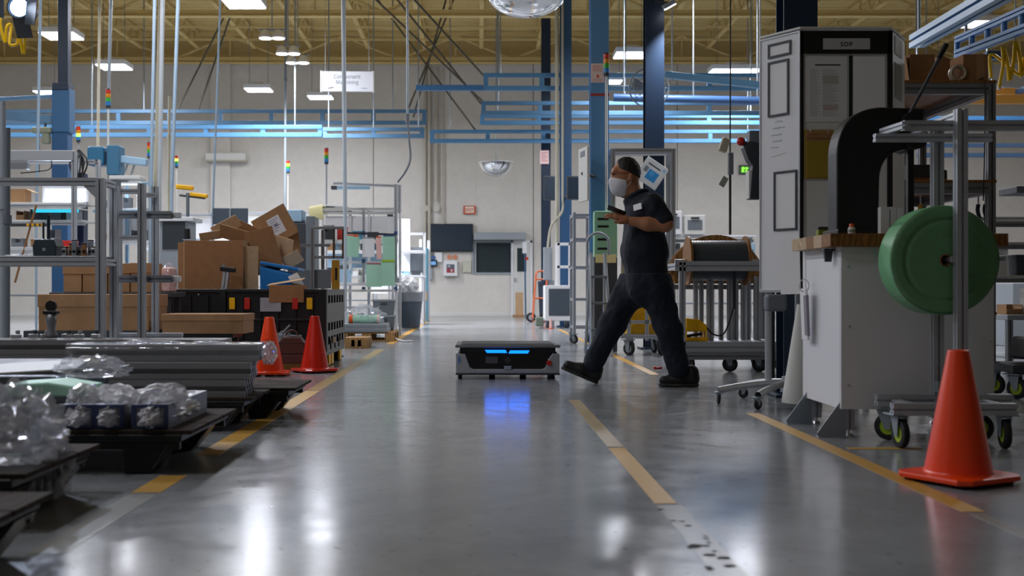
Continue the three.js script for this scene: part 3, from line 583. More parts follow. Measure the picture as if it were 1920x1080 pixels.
// clipped papers and a hanging booklet at the bench's aisle side
{
  const o = thing('hanging_booklet', 'white booklet with grey spine hanging from a ring at the bench side', 'booklet', [BX0 - 0.034, 0.42, -5.72]);
  part(o, 'pages', [T(bx(0.012, 0.25, 0.1, 0, 0, 0, 0.003), 0, 0, 0, 0, 0, 0.04)], M.paper);
  part(o, 'cover', T(bx(0.014, 0.2, 0.05, 0, 0.02, 0.03, 0.003), 0.001, 0, 0, 0, 0, 0.04), std(0x8d8794, 0.6));
  part(o, 'ring', T(ring(0.03, 0.0025), -0.008, 0.265, 0.0, 0, 0.4, 0), M.steel);
  part(o, 'string', rod(V(0, 0.25, 0), V(0, 0.42, 0), 0.002, 5), M.offwhite);
}
// ---------------------------------------------------------------- display stand
{
  const d = 6.64, yb = wy(545, d), yt = wy(58, d), Xa = wx(1500, d), Xb = wx(1672, d);
  const o = thing('display_stand', 'tall three-sided whiteboard display stand with a black SOP header', 'display stand', [Xa, 0, -d]);
  const W = Xb - Xa, h = yt - yb;
  const board = (name, p0, p1) => { const dx = p1[0] - p0[0], dz = p1[1] - p0[1], L = Math.hypot(dx, dz), g = new THREE.Group(); g.name = name; g.position.set(p0[0], yb, p0[1]); g.rotation.y = Math.atan2(-dz, dx); o.add(g); return [g, L]; };
  const [fb, fL] = board('front_board', [0, 0], [W, 0]);
  part(fb, 'board', bx(fL, h, 0.02, fL / 2, 0, -0.012, 0.002), M.offwhite);
  part(fb, 'frame_bar', [bx(fL, 0.13, 0.012, fL / 2, h - 0.13, 0.004, 0.002), bx(0.02, h, 0.012, 0.008, 0, 0.004, 0.002), bx(0.03, h, 0.012, fL - 0.012, 0, 0.004, 0.002)], M.black);
  part(fb, 'divider', bx(0.02, 0.36, 0.006, wx(1595, d) - Xa, h - 0.5, 0.001, 0.001), std(0x0c2114, 0.5));
  const sop = canvasTex(512, 128, (x, w, H) => { x.fillStyle = '#b4b4b4'; x.fillRect(0, 0, w, H); x.fillStyle = '#161616'; x.font = 'bold 74px sans-serif'; x.textAlign = 'center'; x.textBaseline = 'middle'; x.fillText('SOP', w / 2, H / 2 + 4); });
  sheet(fb, 'header_sign', 0.265, 0.062, std(0xffffff, 0.6, 0, { map: sop }), wx(1586, d) - Xa, wy(83, d) - yb, 0.0115);
  const doc = canvasTex(512, 512, (x, w, H) => {
    x.fillStyle = '#d9d9d9'; x.fillRect(0, 0, w, H); x.fillStyle = '#444'; x.fillRect(130, 60, 300, 12);
    for (let i = 0; i < 34; i++) { x.fillStyle = '#8a8a8c'; const y = 100 + i * 11; x.fillRect(70, y, 60 + (i * 37 % 70), 3); x.fillRect(220, y, 120 + (i * 53 % 90), 3); }
    x.fillStyle = '#b3b3a6'; x.fillRect(220, 150, 190, 60); x.fillStyle = '#b8a9a9'; x.fillRect(230, 380, 170, 40);
  });
  sheet(fb, 'posted_document', 0.245, 0.37, std(0xffffff, 0.65, 0, { map: doc }), 0.145, h - 0.33, 0.0005);
  sheet(fb, 'blank_sheet', 0.185, 0.37, M.paper, fL - 0.13, h - 0.33, 0.0005);
  const pad = new THREE.Group(); pad.name = 'hanging_pad'; pad.position.set(0.105, wy(293, d) - yb, 0.004); fb.add(pad);
  part(pad, 'backing_board', bx(0.17, 0.28, 0.006, 0, -0.13, 0), std(0xa9894a, 0.7)); part(pad, 'yellow_pages', bx(0.15, 0.2, 0.006, 0.004, -0.12, 0.006), std(0x9c8526, 0.7)); part(pad, 'binding', bx(0.15, 0.03, 0.012, 0.004, 0.1, 0.006), M.cardDark);
  part(pad, 'ring', T(ring(0.016, 0.002), -0.05, 0.14, 0.012, 0, 1.3), M.steel); part(pad, 'ring', T(ring(0.016, 0.002), 0.05, 0.14, 0.012, 0, 1.3), M.steel);
  // left board, turned to the aisle
  const dl = 6.9, lx = wx(1425, dl) - Xa;
  const [lb, lL] = board('aisle_board', [lx, -(dl - d)], [0, 0]);
  part(lb, 'board', bx(lL, h, 0.02, lL / 2, 0, -0.012, 0.002), M.white);
  part(lb, 'frame_bar', [bx(0.012, h, 0.026, 0.002, 0, -0.01, 0.003), bx(0.012, h, 0.026, lL - 0.004, 0, -0.01, 0.003), bx(lL, 0.012, 0.026, lL / 2, h - 0.008, -0.01, 0.003), bx(lL, 0.02, 0.03, lL / 2, -0.012, -0.008, 0.003)], M.alu);
  const Lx = px => (px - 1425) / 75 * lL;
  const fy = py => wy(py, 6.72) - yb;
  const framed = (x0, x1, y0, y1) => part(lb, 'document_frame', extrude([[x0, y0], [x1, y0], [x1, y1], [x0, y1]], 0.006, 0, [[[x0 + 0.012, y0 + 0.012], [x0 + 0.012, y1 - 0.012], [x1 - 0.012, y1 - 0.012], [x1 - 0.012, y0 + 0.012]]]), M.darkGrey);
  framed(Lx(1441), Lx(1484), fy(103), fy(76)); framed(Lx(1441), Lx(1480), fy(215), fy(110)); framed(Lx(1452), Lx(1495), fy(432), fy(320));
  for (const [x0, x1, y0, y1] of [[1443, 1482, 101, 78], [1443, 1478, 213, 112], [1454, 1493, 430, 322]]) part(lb, 'posted_sheet', bx(Lx(x1) - Lx(x0), fy(y1) - fy(y0), 0.002, (Lx(x0) + Lx(x1)) / 2, fy(y0), -0.0008, 0), M.paper);
  const ink = std(0x7f97b8, 0.6), inkR = std(0xc08f8f, 0.6);                          // marker notes in rows of short strokes
  [225, 237, 250, 262, 273].forEach((py, r) => { const a = []; for (let i = 0; i < 9 - (r === 0 ? 4 : r); i++) { const x = Lx(1446) + 0.012 * i + 0.012 * (r % 2) + (r === 0 ? 0.03 : 0); a.push(rod(V(x, fy(py), 0.0), V(x + 0.007, fy(py) + rr(-0.006, 0.008), 0), 0.0009, 4), rod(V(x + 0.007, fy(py) + 0.003, 0), V(x + 0.01, fy(py) - 0.004, 0), 0.0009, 4)); } part(lb, 'marker_note', a, ink); });
  part(lb, 'marker_note', rod(V(Lx(1446), fy(291), 0), V(Lx(1475), fy(286), 0), 0.0008, 4), inkR);
  // right board, turned away
  const dr = 6.95, rx = wx(1697, dr) - Xa;
  const [rb, rL] = board('far_board', [W, 0], [rx, -(dr - d)]);
  part(rb, 'board', bx(rL, h, 0.02, rL / 2, 0, -0.012, 0.002), M.white);
  part(rb, 'posted_sheet', bx(rL * 0.5, 0.2, 0.003, rL * 0.5, h - 0.36, 0, 0), M.greyPaint); part(rb, 'posted_sheet', bx(rL * 0.5, 0.1, 0.003, rL * 0.5, h - 0.11, 0, 0), M.paper); part(rb, 'posted_sheet', bx(rL * 0.5, 0.25, 0.003, rL * 0.5, h - 0.68, 0, 0), M.greyBlue);
  part(o, 'top_cap', T(extrude([[0, 0], [W, 0], [rx, dr - d], [lx, dl - d]], 0.012), 0, yt + 0.012, 0, -Math.PI / 2), M.offwhite);
  // mast, wheeled star base, pen tray
  part(o, 'mast', [cyl(0.035, 0.035, yb - 0.1, 0.06, 0.1, -0.2, 18), cyl(0.02, 0.02, yb - 0.1, -0.12, 0.11, -0.24, 12)], M.alu);
  part(o, 'base_hub', cyl(0.06, 0.05, 0.09, 0.0, 0.07, -0.2, 18), M.alu);
  for (const a of [Math.PI, Math.PI * 0.72, Math.PI * 1.35, 0.2, -0.9]) {
    const L = 0.42, c = Math.cos(a), q = Math.sin(a), pts = [0, 0.35, 0.75, 1].map(t => V(c * L * t, 0.125 - 0.045 * t * t, -0.2 + q * L * t));
    part(o, 'base_arm', tube(pts, 0.02, 12, 8), M.alu);
    const cs = caster(o, c * L, -0.2 + q * L, 0.03, a, M.darkGrey, 0.075);
  }
  part(o, 'pen_tray', bx(0.12, 0.1, 0.1, -0.1, yb - 0.12, -0.16, 0.02), M.midGrey);
  part(o, 'clipped_papers', [T(bx(0.14, 0.34, 0.004, 0, 0, 0, 0.001), -0.055, yb - 0.02, 0.012, 0.0, -0.95, 0.03)], M.paper);
  part(o, 'paper_tube', T(lathe([[0.075, 0], [0.022, 0.55], [0.02, 0.55], [0.073, 0]], 18), -0.06, 0.035, 0.12, 0, 0, -0.06), M.offwhite);
}
// ---------------------------------------------------------------- cart with the green bubble wrap roll
{
  const xa = wx(1652, 5.15), o = thing('roll_cart', 'aluminium profile cart on lime-hubbed casters carrying the green roll', 'cart', [xa, 0, -5.02]);
  const x0 = 0, x1 = wx(1905, 4.9) - xa, zf = 0.12, zb = -0.14, y = 0.165, X = px => wx(px, 4.9) - xa;
  part(o, 'rail', prof(V(wx(1672, 4.9) - xa, y, zf), V(x1, y, zf), 0.045, 0.05), M.alu);
  part(o, 'rail', prof(V(x0 - 0.02, y + 0.015, zb), V(x1 + 0.1, y + 0.015, zb), 0.045, 0.05), M.alu);
  for (const x of [0.06, 0.28, x1 - 0.05]) part(o, 'cross_bar', prof(V(x, y, zf), V(x, y, zb), 0.04), M.alu);
  const fx = X(1801), by = wx(1757, 5.16) - xa;
  part(o, 'post', prof(V(fx, y, zf), V(fx, wy(205, 4.9), zf), 0.045), M.alu);
  part(o, 'post', prof(V(by, y, zb), V(by, wy(236, 5.16), zb), 0.045), M.alu);
  part(o, 'top_beam', prof(V(X(1700), wy(233, 4.9), zf - 0.045), V(X(1960), wy(233, 4.9), zf - 0.045), 0.04), M.alu);
  part(o, 'top_beam', prof(V(X(1672), wy(252, 5.0), zb + 0.045), V(X(1900), wy(252, 5.0), zb + 0.045), 0.035), M.alu);
  part(o, 'top_arm', prof(V(X(1702), wy(233, 4.9), zf - 0.02), V(wx(1655, 5.3) - xa, wy(248, 5.3), -0.28), 0.03), M.alu);
  part(o, 'top_arm', prof(V(X(1801), wy(215, 4.9), zf - 0.02), V(by - 0.05, wy(248, 5.3), -0.28), 0.03), M.alu);
  part(o, 'axle', rod(V((fx + by) / 2 - 0.03, wy(487, 4.95), zf - 0.01), V((fx + by) / 2 - 0.03, wy(487, 4.95), zb + 0.01), 0.014, 12), M.steel);
  part(o, 'corner_bracket', bx(0.05, 0.05, 0.05, by + 0.0, y + 0.05, zb + 0.045), M.galv); part(o, 'corner_bracket', [bx(0.04, 0.045, 0.04, 0.28, y - 0.07, 0.05), bx(0.1, 0.012, 0.05, 0.31, y - 0.04, 0.03)], M.galv);
  caster(o, wx(1686, 4.93) - xa, zf - 0.015, 0.062, 0.1); caster(o, wx(1664, 5.2) - xa, zb - 0.03, 0.06, 1.0); caster(o, wx(1850, 5.05) - xa, zb + 0.03, 0.062, 1.3); caster(o, wx(1888, 4.88) - xa, zf, 0.062, -0.15);
  const r = thing('bubble_wrap_roll', 'big roll of green bubble wrap on the cart axle', 'roll', [xa + (fx + by) / 2 - 0.045, wy(488, 4.97), -5.03]);
  const R = 0.232, w = 0.17, core = 0.026, side = [], out = [[core, w / 2]];
  for (let i = 0; i <= 26; i++) { const q = core + (R - 0.012 - core) * i / 26; side.push([q, w / 2 + (i % 2 ? 0.0012 : -0.0012) + (i > 18 && i < 21 ? -0.004 : 0)]); }
  const sp = side.concat([[R - 0.004, w / 2 - 0.004], [R, w / 2 - 0.014]]);
  const g1 = lathe(sp, 72); g1.rotateX(Math.PI / 2); part(r, 'roll_face', g1, M.bubbleWrapSide);
  const g1b = lathe(sp.map(([a, b]) => [a, -b]), 48); g1b.rotateX(Math.PI / 2); part(r, 'roll_face', g1b, M.bubbleWrapSide);
  const g2 = lathe([[R, w / 2 - 0.014], [R + 0.001, 0], [R, -w / 2 + 0.014]], 72); g2.rotateX(Math.PI / 2); part(r, 'outer_layer', g2, M.bubbleWrap);
  const g3 = lathe([[core, -w / 2], [core, w / 2 + 0.002], [core - 0.005, w / 2 + 0.002], [core - 0.005, -w / 2]], 24); g3.rotateX(Math.PI / 2); part(r, 'core_tube', g3, M.cardDark);
}
// ---------------------------------------------------------------- tall storage rack behind the bench
{
  const d = 7.7, y = wy(150, d), o = thing('storage_rack', 'dark aluminium storage rack with a plywood top full of cartons', 'rack', [wx(1690, d), 0, -d]);
  const W = wx(1868, d) - wx(1690, d), dep = 1.25, X = px => wx(px, d) - wx(1690, d);
  part(o, 'top_board', bx(W + 0.35, 0.02, dep, W / 2 - 0.17, y - 0.02, -dep / 2), M.woodDark);
  part(o, 'middle_board', bx(W + 0.35, 0.02, dep, W / 2 - 0.17, wy(337, d) - 0.02, -dep / 2), M.woodDark);
  part(o, 'lower_board', bx(W + 0.35, 0.02, dep, W / 2 - 0.17, 0.5, -dep / 2), M.woodDark);
  for (const [x, z] of [[W - 0.025, -0.03], [W - 0.025, -dep + 0.03], [-0.3, -0.03], [-0.3, -dep + 0.03], [X(1815), -dep + 0.1]]) part(o, 'post', prof(V(x, 0, z), V(x, y - 0.02, z), 0.05), M.aluDark);
  for (const yy of [y - 0.055, wy(337, d) - 0.055]) { part(o, 'front_rail', prof(V(-0.3, yy, -0.03), V(W - 0.05, yy, -0.03), 0.05, 0.07), M.aluDark); part(o, 'rear_rail', prof(V(-0.3, yy, -dep + 0.03), V(W - 0.05, yy, -dep + 0.03), 0.05, 0.07), M.aluDark); part(o, 'side_rail', prof(V(W - 0.025, yy, -0.05), V(W - 0.025, yy, -dep + 0.05), 0.05, 0.07), M.aluDark); }
  const box = (name, lab, cat, px0, px1, py0, dz, dd, turn, mat, tilt = 0) => {
    const D = d + dz, w = wx(px1, D) - wx(px0, D), h = wy(py0, D) - wy(150, D);
    const b = thing(name, lab, cat, [(wx(px0, D) + wx(px1, D)) / 2, y, -D - dd / 2], turn);
    return [b, w, h, dd];
  };
  { const [b, w, h, dd] = box('open_carton', 'open brown carton with a flap on top of the storage rack', 'carton', 1707, 1752, 97, 0.1, 0.25, 0, 0); part(b, 'carton_wall', [bx(w, h, 0.006, 0, 0, dd / 2), bx(w, h, 0.006, 0, 0, -dd / 2), bx(0.006, h, dd, -w / 2, 0, 0), bx(0.006, h, dd, w / 2, 0, 0), bx(w, 0.006, dd, 0, 0, 0)], M.cardDark); part(b, 'flap', T(bx(0.004, h * 0.9, dd, 0, 0, 0, 0.001), -w / 2 - 0.005, h * 0.08, 0, 0, 0, 0.15), M.card); }
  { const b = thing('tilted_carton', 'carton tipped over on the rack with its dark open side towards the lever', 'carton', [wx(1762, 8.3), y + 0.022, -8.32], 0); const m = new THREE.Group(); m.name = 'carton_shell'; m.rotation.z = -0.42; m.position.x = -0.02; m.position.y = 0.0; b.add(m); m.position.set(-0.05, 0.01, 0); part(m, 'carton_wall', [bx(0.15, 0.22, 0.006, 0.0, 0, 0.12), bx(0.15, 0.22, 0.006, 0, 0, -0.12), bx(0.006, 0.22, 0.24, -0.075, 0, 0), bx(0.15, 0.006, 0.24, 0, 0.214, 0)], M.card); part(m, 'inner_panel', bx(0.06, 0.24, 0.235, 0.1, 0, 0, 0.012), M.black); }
  { const [b, w, h, dd] = box('carton', 'small brown carton with a pale strip at the rack corner', 'carton', 1806, 1853, 99, 0.05, 0.22, 0); part(b, 'carton_body', bx(w, h, dd, 0, 0, 0), M.cardDark); part(b, 'tape_strip', bx(w * 0.32, h + 0.002, dd + 0.003, w * 0.2, 0, 0, 0.001), M.card); }
  { const t = thing('tape_roll', 'pale ring of packing tape leaning against the tipped carton', 'tape roll', [wx(1793, 7.78), y, -7.76]); const g = lathe([[0.038, -0.024], [0.055, -0.024], [0.055, 0.024], [0.038, 0.024], [0.038, -0.024]], 28); g.rotateX(Math.PI / 2); part(t, 'tape_ring', T(g, 0, 0.055, 0), std(0xb9ab8e, 0.4)); }
  // things on the middle shelf
  const my = wy(337, d);
  { const q = thing('tool_case', 'dark tool case with sloping lid on the rack shelf', 'case', [wx(1725, 8.2), my, -8.2]); part(q, 'case_body', T(extrude([[-0.14, 0], [0.14, 0], [0.14, 0.1], [0.02, 0.14], [-0.14, 0.14]], 0.25, 0.006), 0, 0, -0.12), M.darkGrey); part(q, 'case_stripe', bx(0.26, 0.02, 0.256, 0, 0.03, 0.004), M.woodDark); }
  for (const [px, c, lab] of [[1725, M.yellow, 'yellow-handled tool hanging under the rack shelf'], [1833, M.navy, 'dark blue handled tool hanging under the rack shelf'], [1846, M.black, 'black handled tool hanging beside the blue one']]) { const q = thing('hand_tool', lab, 'hand tool', [wx(px, 8.0), my - 0.3, -8.0]); part(q, 'tool_handle', [tube([V(0, 0, 0), V(0.012, 0.06, 0), V(0, 0.12, 0), V(0.005, 0.16, 0)], 0.014, 12, 8)], c); part(q, 'tool_shank', rod(V(0.005, 0.15, 0), V(0.005, 0.27 - 0.02, 0), 0.006, 8), M.steel); }
  solo('hanging_cable', [tube([V(0, 0.001, -0.12), V(0, 0.004, -0.03), V(0, 0.0, 0.01), V(0.004, -0.4, 0.015), V(-0.003, -0.8, 0.01)], 0.004, 24, 6)], M.cable, 'thin black cable hanging in front of the storage rack', 'cable', [wx(1842, 7.7), y + 0.006, -7.69]);
}
// ---------------------------------------------------------------- the walking person
{
  const d = 8.15, s = d / F, o = thing('person', 'person in dark navy polo shirt and trousers, white face mask, striding across the aisle', 'person', [wx(1200, d), 0, -d]);
  const q = (px, py, z = 0) => [(px - 1200) * s, wy(py, d), z];
  const NZ = 0.1, FZ = -0.1;
  // joints
  const neck = q(1193, 372), chest = q(1207, 420), belly = q(1208, 478), pelvis = q(1210, 522);
  const shN = q(1216, 390, 0.185), elN = q(1237, 425, 0.25), wrN = q(1170, 417, 0.22);
  const shF = q(1205, 390, -0.17), elF = q(1222, 436, -0.25), wrF = q(1196, 462, -0.24);
  const hipF = q(1192, 532, FZ), knF = q(1150, 612, FZ), anF = q(1108, 690, FZ);
  const hipN = q(1223, 532, NZ), knN = q(1250, 618, NZ), anN = q(1270, 700, NZ);
  const ar = [[-0.5, 0, -0.4], [0.6, 1.75, 0.45]];
  // skin: one body, with head and hands on finer grids
  const bodyF = smin([cap(q(1180, 345), neck, 0.058, 0.062), cap(neck, chest, 0.055, 0.1), cap(chest, belly, 0.11, 0.11), cap(belly, pelvis, 0.11, 0.11), cap(q(1200, 392, 0.05), shN, 0.045, 0.048), cap(q(1200, 392, -0.05), shF, 0.045, 0.048),
    cap(shN, elN, 0.052, 0.046), cap(elN, q(1205, 424, 0.24), 0.047, 0.045), cap(q(1205, 424, 0.24), wrN, 0.044, 0.029), cap(shF, elF, 0.052, 0.044), cap(elF, wrF, 0.044, 0.029),
    cap(hipF, knF, 0.08, 0.052), cap(knF, anF, 0.052, 0.036), cap(hipN, knN, 0.08, 0.052), cap(knN, anN, 0.052, 0.036)], 0.03);
  const H = (px, py, z) => q(px, py, z);
  // head: skull, jaw, nose, brow, ear, cheeks
  const headF = smin([ell(H(1174, 324), [0.092, 0.1, 0.074]), ell(H(1168, 343), [0.072, 0.075, 0.06]), cap(H(1160, 358), H(1170, 362), 0.03, 0.034), cap(H(1150.5, 331), H(1146.5, 338), 0.009, 0.014), cap(H(1152, 321, -0.035), H(1152, 321, 0.035), 0.014, 0.014), cap(H(1182, 345), H(1190, 368), 0.056, 0.06)], 0.03);
  const earF = (x, y, z) => Math.min(ell(H(1180, 334, 0.076), [0.017, 0.031, 0.011])(x, y, z), ell(H(1180, 334, -0.076), [0.017, 0.031, 0.011])(x, y, z));
  const eyeSock = (x, y, z) => Math.min(ell(H(1150, 327, 0.03), [0.014, 0.01, 0.016])(x, y, z), ell(H(1150, 327, -0.03), [0.014, 0.01, 0.016])(x, y, z));
  const headAll = (x, y, z) => Math.max(Math.min(headF(x, y, z), earF(x, y, z)), -eyeSock(x, y, z));
  // a hand: palm and five fingers; u along the hand, v across, n palm normal
  function hand(w, u, v, n, curl) {
    const P = (a, b, c) => [w[0] + u[0] * a + v[0] * b + n[0] * c, w[1] + u[1] * a + v[1] * b + n[1] * c, w[2] + u[2] * a + v[2] * b + n[2] * c];
    const f = [cap(P(-0.03, 0, 0), P(0.02, 0, 0), 0.028, 0.026), cap(P(0.02, -0.022, 0), P(0.085, -0.03, 0.004), 0.02, 0.014), cap(P(0.02, -0.005, 0), P(0.09, -0.009, 0.004), 0.021, 0.014), cap(P(0.02, 0.01, 0), P(0.088, 0.012, 0.004), 0.021, 0.014), cap(P(0.02, 0.024, 0), P(0.08, 0.031, 0.004), 0.019, 0.013)];
    const palm = smin(f, 0.012), fin = [];
    [[-0.031, 0.066, 0.085], [-0.01, 0.074, 0.09], [0.012, 0.07, 0.088], [0.032, 0.055, 0.08]].forEach(([b, L, a]) => {
      const c1 = [a, b, 0.004], c2 = [a + L * 0.42, b * 1.12, 0.004 + curl * L * 0.25], c3 = [a + L * 0.72, b * 1.15, 0.004 + curl * L * 0.6], c4 = [a + L * 0.9, b * 1.15, 0.004 + curl * L];
      const r = 0.0092; fin.push(smin([cap(P(...c1), P(...c2), r + 0.001, r), cap(P(...c2), P(...c3), r, r - 0.0008), cap(P(...c3), P(...c4), r - 0.001, r - 0.0022)], 0.004));
    });
    fin.push(smin([cap(P(0.01, -0.028, 0.004), P(0.045, -0.056, 0.012), 0.015, 0.012), cap(P(0.045, -0.056, 0.012), P(0.078, -0.064, 0.02), 0.011, 0.0085)], 0.006));
    return (x, y, z) => { let m = palm(x, y, z); for (const g of fin) { const e = g(x, y, z), h = Math.max(0, 0.007 - Math.abs(m - e)) / 0.007; m = Math.min(m, e) - h * h * 0.007 * 0.25; } return m; };
  }
  const nrm = a => { const l = Math.hypot(...a); return a.map(c => c / l); };
  const cross = (a, b) => [a[1] * b[2] - a[2] * b[1], a[2] * b[0] - a[0] * b[2], a[0] * b[1] - a[1] * b[0]];
  const uN = nrm([-0.93, 0.38, -0.06]), vN = nrm([0.25, 0.4, -0.88]), nN = cross(uN, vN);
  const uF = nrm([-0.5, -0.85, 0.1]), vF = nrm([0.1, 0.06, 0.99]), nF = cross(uF, vF).map(c => -c);
  const around = (p, r) => [p.map(c => c - r), p.map(c => c + r)];
  const hcN = [wrN[0] - 0.08, wrN[1] + 0.03, wrN[2] - 0.02], hcF = [wrF[0] - 0.05, wrF[1] - 0.07, wrF[2] + 0.01];
  const geos = [netSurface(bodyF, ar[0], ar[1], 0.013), netSurface(headAll, [q(1140, 0)[0], wy(385, d), -0.1], [q(1206, 0)[0], wy(290, d), 0.1], 0.0042), netSurface(hand(wrN, uN, vN, nN, 0.35), ...around(hcN, 0.15), 0.0036), netSurface(hand(wrF, uF, vF, nF, 0.5), ...around(hcF, 0.15), 0.004)];
  part(o, 'body', geos, M.skin);
  // hair: a thin shell over the skull behind the hairline
  const hairF = (x, y, z) => { const base = ell(H(1175, 323), [0.098, 0.108, 0.081])(x, y, z); const front = (x - q(1160, 0)[0]) + 0.25 * (y - wy(318, d)); const low = y - (wy(322, d) - 0.45 * (x - q(1172, 0)[0])); return Math.max(base, -(front), -low); };
  part(o, 'hair', netSurface((x, y, z) => hairF(x, y, z) + 0.003 * noise3(x * 60, y * 60, z * 60), [q(1145, 0)[0], wy(365, d), -0.1], [q(1210, 0)[0], wy(288, d), 0.1], 0.005), M.hair);
  // mask: the lower face, blown up a little
  const maskF = (x, y, z) => { const f = smin([ell(H(1166, 344), [0.074, 0.072, 0.068]), cap(H(1148, 340), H(1152, 352), 0.022, 0.024), cap(H(1159, 358), H(1168, 361), 0.034, 0.037)], 0.03)(x, y, z) - 0.003; return Math.max(f, x - q(1173, 0)[0] + 0.2 * (y - wy(345, d)), (y - wy(334, d)) + 0.25 * (x - q(1150, 0)[0]), -(y - wy(369, d))); };
  const mk = part(o, 'face_mask', netSurface(maskF, [q(1138, 0)[0], wy(375, d), -0.1], [q(1180, 0)[0], wy(325, d), 0.1], 0.0045), M.mask);
  for (const z of [-0.074, 0.074]) part(mk, 'ear_loop', tube([V(...q(1170, 341, z * 0.94)), V(...q(1177, 337, z * 1.03)), V(...q(1184, 335, z * 1.05)), V(...q(1178, 346, z * 1.02)), V(...q(1169, 356, z * 0.8))], 0.0016, 20, 5), M.mask);
  // safety glasses
  const gl = part(o, 'safety_glasses', [tube([V(...q(1180, 327, 0.078)), V(...q(1160, 326, 0.076)), V(...q(1148, 326, 0.055)), V(...q(1146, 326, 0)), V(...q(1148, 326, -0.055)), V(...q(1160, 326, -0.076)), V(...q(1180, 327, -0.078))], 0.003, 40, 6)], std(0x8a3a34, 0.3));
  for (const z of [-0.036, 0.036]) part(gl, 'lens', T(bx(0.002, 0.032, 0.05, 0, 0, 0, 0.0008), q(1146.5, 0)[0], wy(333.5, d), z, 0, z > 0 ? -0.25 : 0.25), M.glass);
  // shirt
  const sleeve = (a, b, t) => [a[0] + (b[0] - a[0]) * t, a[1] + (b[1] - a[1]) * t, a[2] + (b[2] - a[2]) * t];
  const shirtF = smin([cap(q(1191, 364), q(1200, 385), 0.076, 0.1), cap(q(1194, 376), q(1206, 400), 0.085, 0.13), cap(q(1208, 405, 0.07), q(1208, 470, 0.06), 0.125, 0.142), cap(q(1208, 405, -0.07), q(1208, 470, -0.06), 0.125, 0.142), cap(q(1208, 470, 0.05), q(1212, 520, 0.05), 0.145, 0.14), cap(q(1208, 470, -0.05), q(1212, 520, -0.05), 0.145, 0.14), cap(q(1205, 388, 0.06), shN, 0.07, 0.075), cap(q(1203, 388, -0.06), shF, 0.07, 0.075), cap(shN, sleeve(shN, elN, 0.8), 0.082, 0.068), cap(shF, sleeve(shF, elF, 0.75), 0.08, 0.07)], 0.05);
  const fold = (x, y, z) => 0.006 * noise3(x * 7, y * 5, z * 7) + 0.003 * noise3(x * 18, y * 9 + 4, z * 15);
  const st = part(o, 'polo_shirt', netSurface((x, y, z) => Math.max(shirtF(x, y, z) + fold(x, y, z), -(y - wy(527, d) - 0.006 * Math.sin(x * 22)), (y - wy(359, d)) + 0.45 * (q(1205, 0)[0] - x)), [-0.3, 0.6, -0.42], [0.32, 1.42, 0.42], 0.0095), M.shirt);
  part(st, 'collar', tube([V(...q(1173, 377, 0.0)), V(...q(1179, 371, 0.06)), V(...q(1195, 362, 0.084)), V(...q(1211, 358, 0.045)), V(...q(1211, 358, -0.045)), V(...q(1195, 362, -0.084)), V(...q(1179, 371, -0.06)), V(...q(1173, 377, 0))], 0.017, 40, 8), M.shirt);
  const onShirt = (name, px, py, w, h, tilt) => {                            // a small cloth patch laid on the shirt where a line from its left front meets it
    const sf = (x, y, z) => shirtF(x, y, z) + fold(x, y, z), p = [q(px, 0)[0], wy(py, d), 0.32]; while (p[2] > -0.1 && sf(...p) > 0) p[2] -= 0.001;
    const e = 0.006, n = nrm([sf(p[0] + e, p[1], p[2]) - sf(p[0] - e, p[1], p[2]), sf(p[0], p[1] + e, p[2]) - sf(p[0], p[1] - e, p[2]), sf(p[0], p[1], p[2] + e) - sf(p[0], p[1], p[2] - e)]);
    const m = part(st, name, bx(w, h, 0.008, 0, -h / 2, 0, 0.003), M.paper); m.position.set(p[0] + n[0] * 0.003, p[1] + n[1] * 0.003, p[2] + n[2] * 0.003);
    m.quaternion.setFromUnitVectors(V(0, 0, 1), V(...n)); m.rotateZ(tilt);
  };
  onShirt('name_patch', 1189, 392, 0.1, 0.042, 0.12); onShirt('chest_badge', 1171, 410, 0.07, 0.04, 0.1);
  // trousers
  const legF = smin([cap(q(1209, 505, 0.05), q(1209, 540, 0.06), 0.142, 0.13), cap(q(1209, 505, -0.05), q(1206, 540, -0.06), 0.142, 0.13), cap(hipF, knF, 0.118, 0.086), cap(knF, q(1113, 686, FZ), 0.086, 0.07), cap(hipN, knN, 0.118, 0.086), cap(knN, q(1268, 692, NZ), 0.086, 0.076)], 0.045);
  part(o, 'trousers', netSurface((x, y, z) => Math.max(legF(x, y, z) + 0.007 * noise3(x * 8, y * 6 + 3, z * 8) + 0.004 * noise3(x * 20, y * 14, z * 20), y - wy(512, d), x < 0.05 ? -(y - wy(700, d)) : -(y - wy(708, d))), [-0.48, 0.03, -0.3], [0.42, 0.83, 0.3], 0.0105), M.jeans);
  // shoes
  function shoe(heel, toe, z) {                                             // heel and toe: ground contact points in the picture plane
    const hx = heel[0], hy = heel[1], L = Math.hypot(toe[0] - hx, toe[1] - hy), a = Math.atan2(toe[1] - hy, toe[0] - hx), c = Math.cos(a), sn = Math.sin(a), up = [-sn, c]; if (up[1] < 0) { up[0] *= -1; up[1] *= -1; }
    const P = (t, h, w = 0) => [hx + c * t * L + up[0] * h, hy + sn * t * L + up[1] * h, z + w];
    const f = smin([cap(P(0.14, 0.055), P(0.16, 0.1), 0.045, 0.05), cap(P(0.15, 0.055), P(0.5, 0.055), 0.044, 0.042), cap(P(0.5, 0.05, 0.006), P(0.86, 0.042), 0.044, 0.035)], 0.03);
    const flatTop = (x, y, zz) => { const h = (x - hx) * up[0] + (y - hy) * up[1]; return Math.max(f(x, y, zz), 0.018 - h); };
    const sol = smin([cap(P(0.14, 0.012), P(0.5, 0.012), 0.046, 0.04), cap(P(0.5, 0.012), P(0.87, 0.014), 0.047, 0.036)], 0.03);
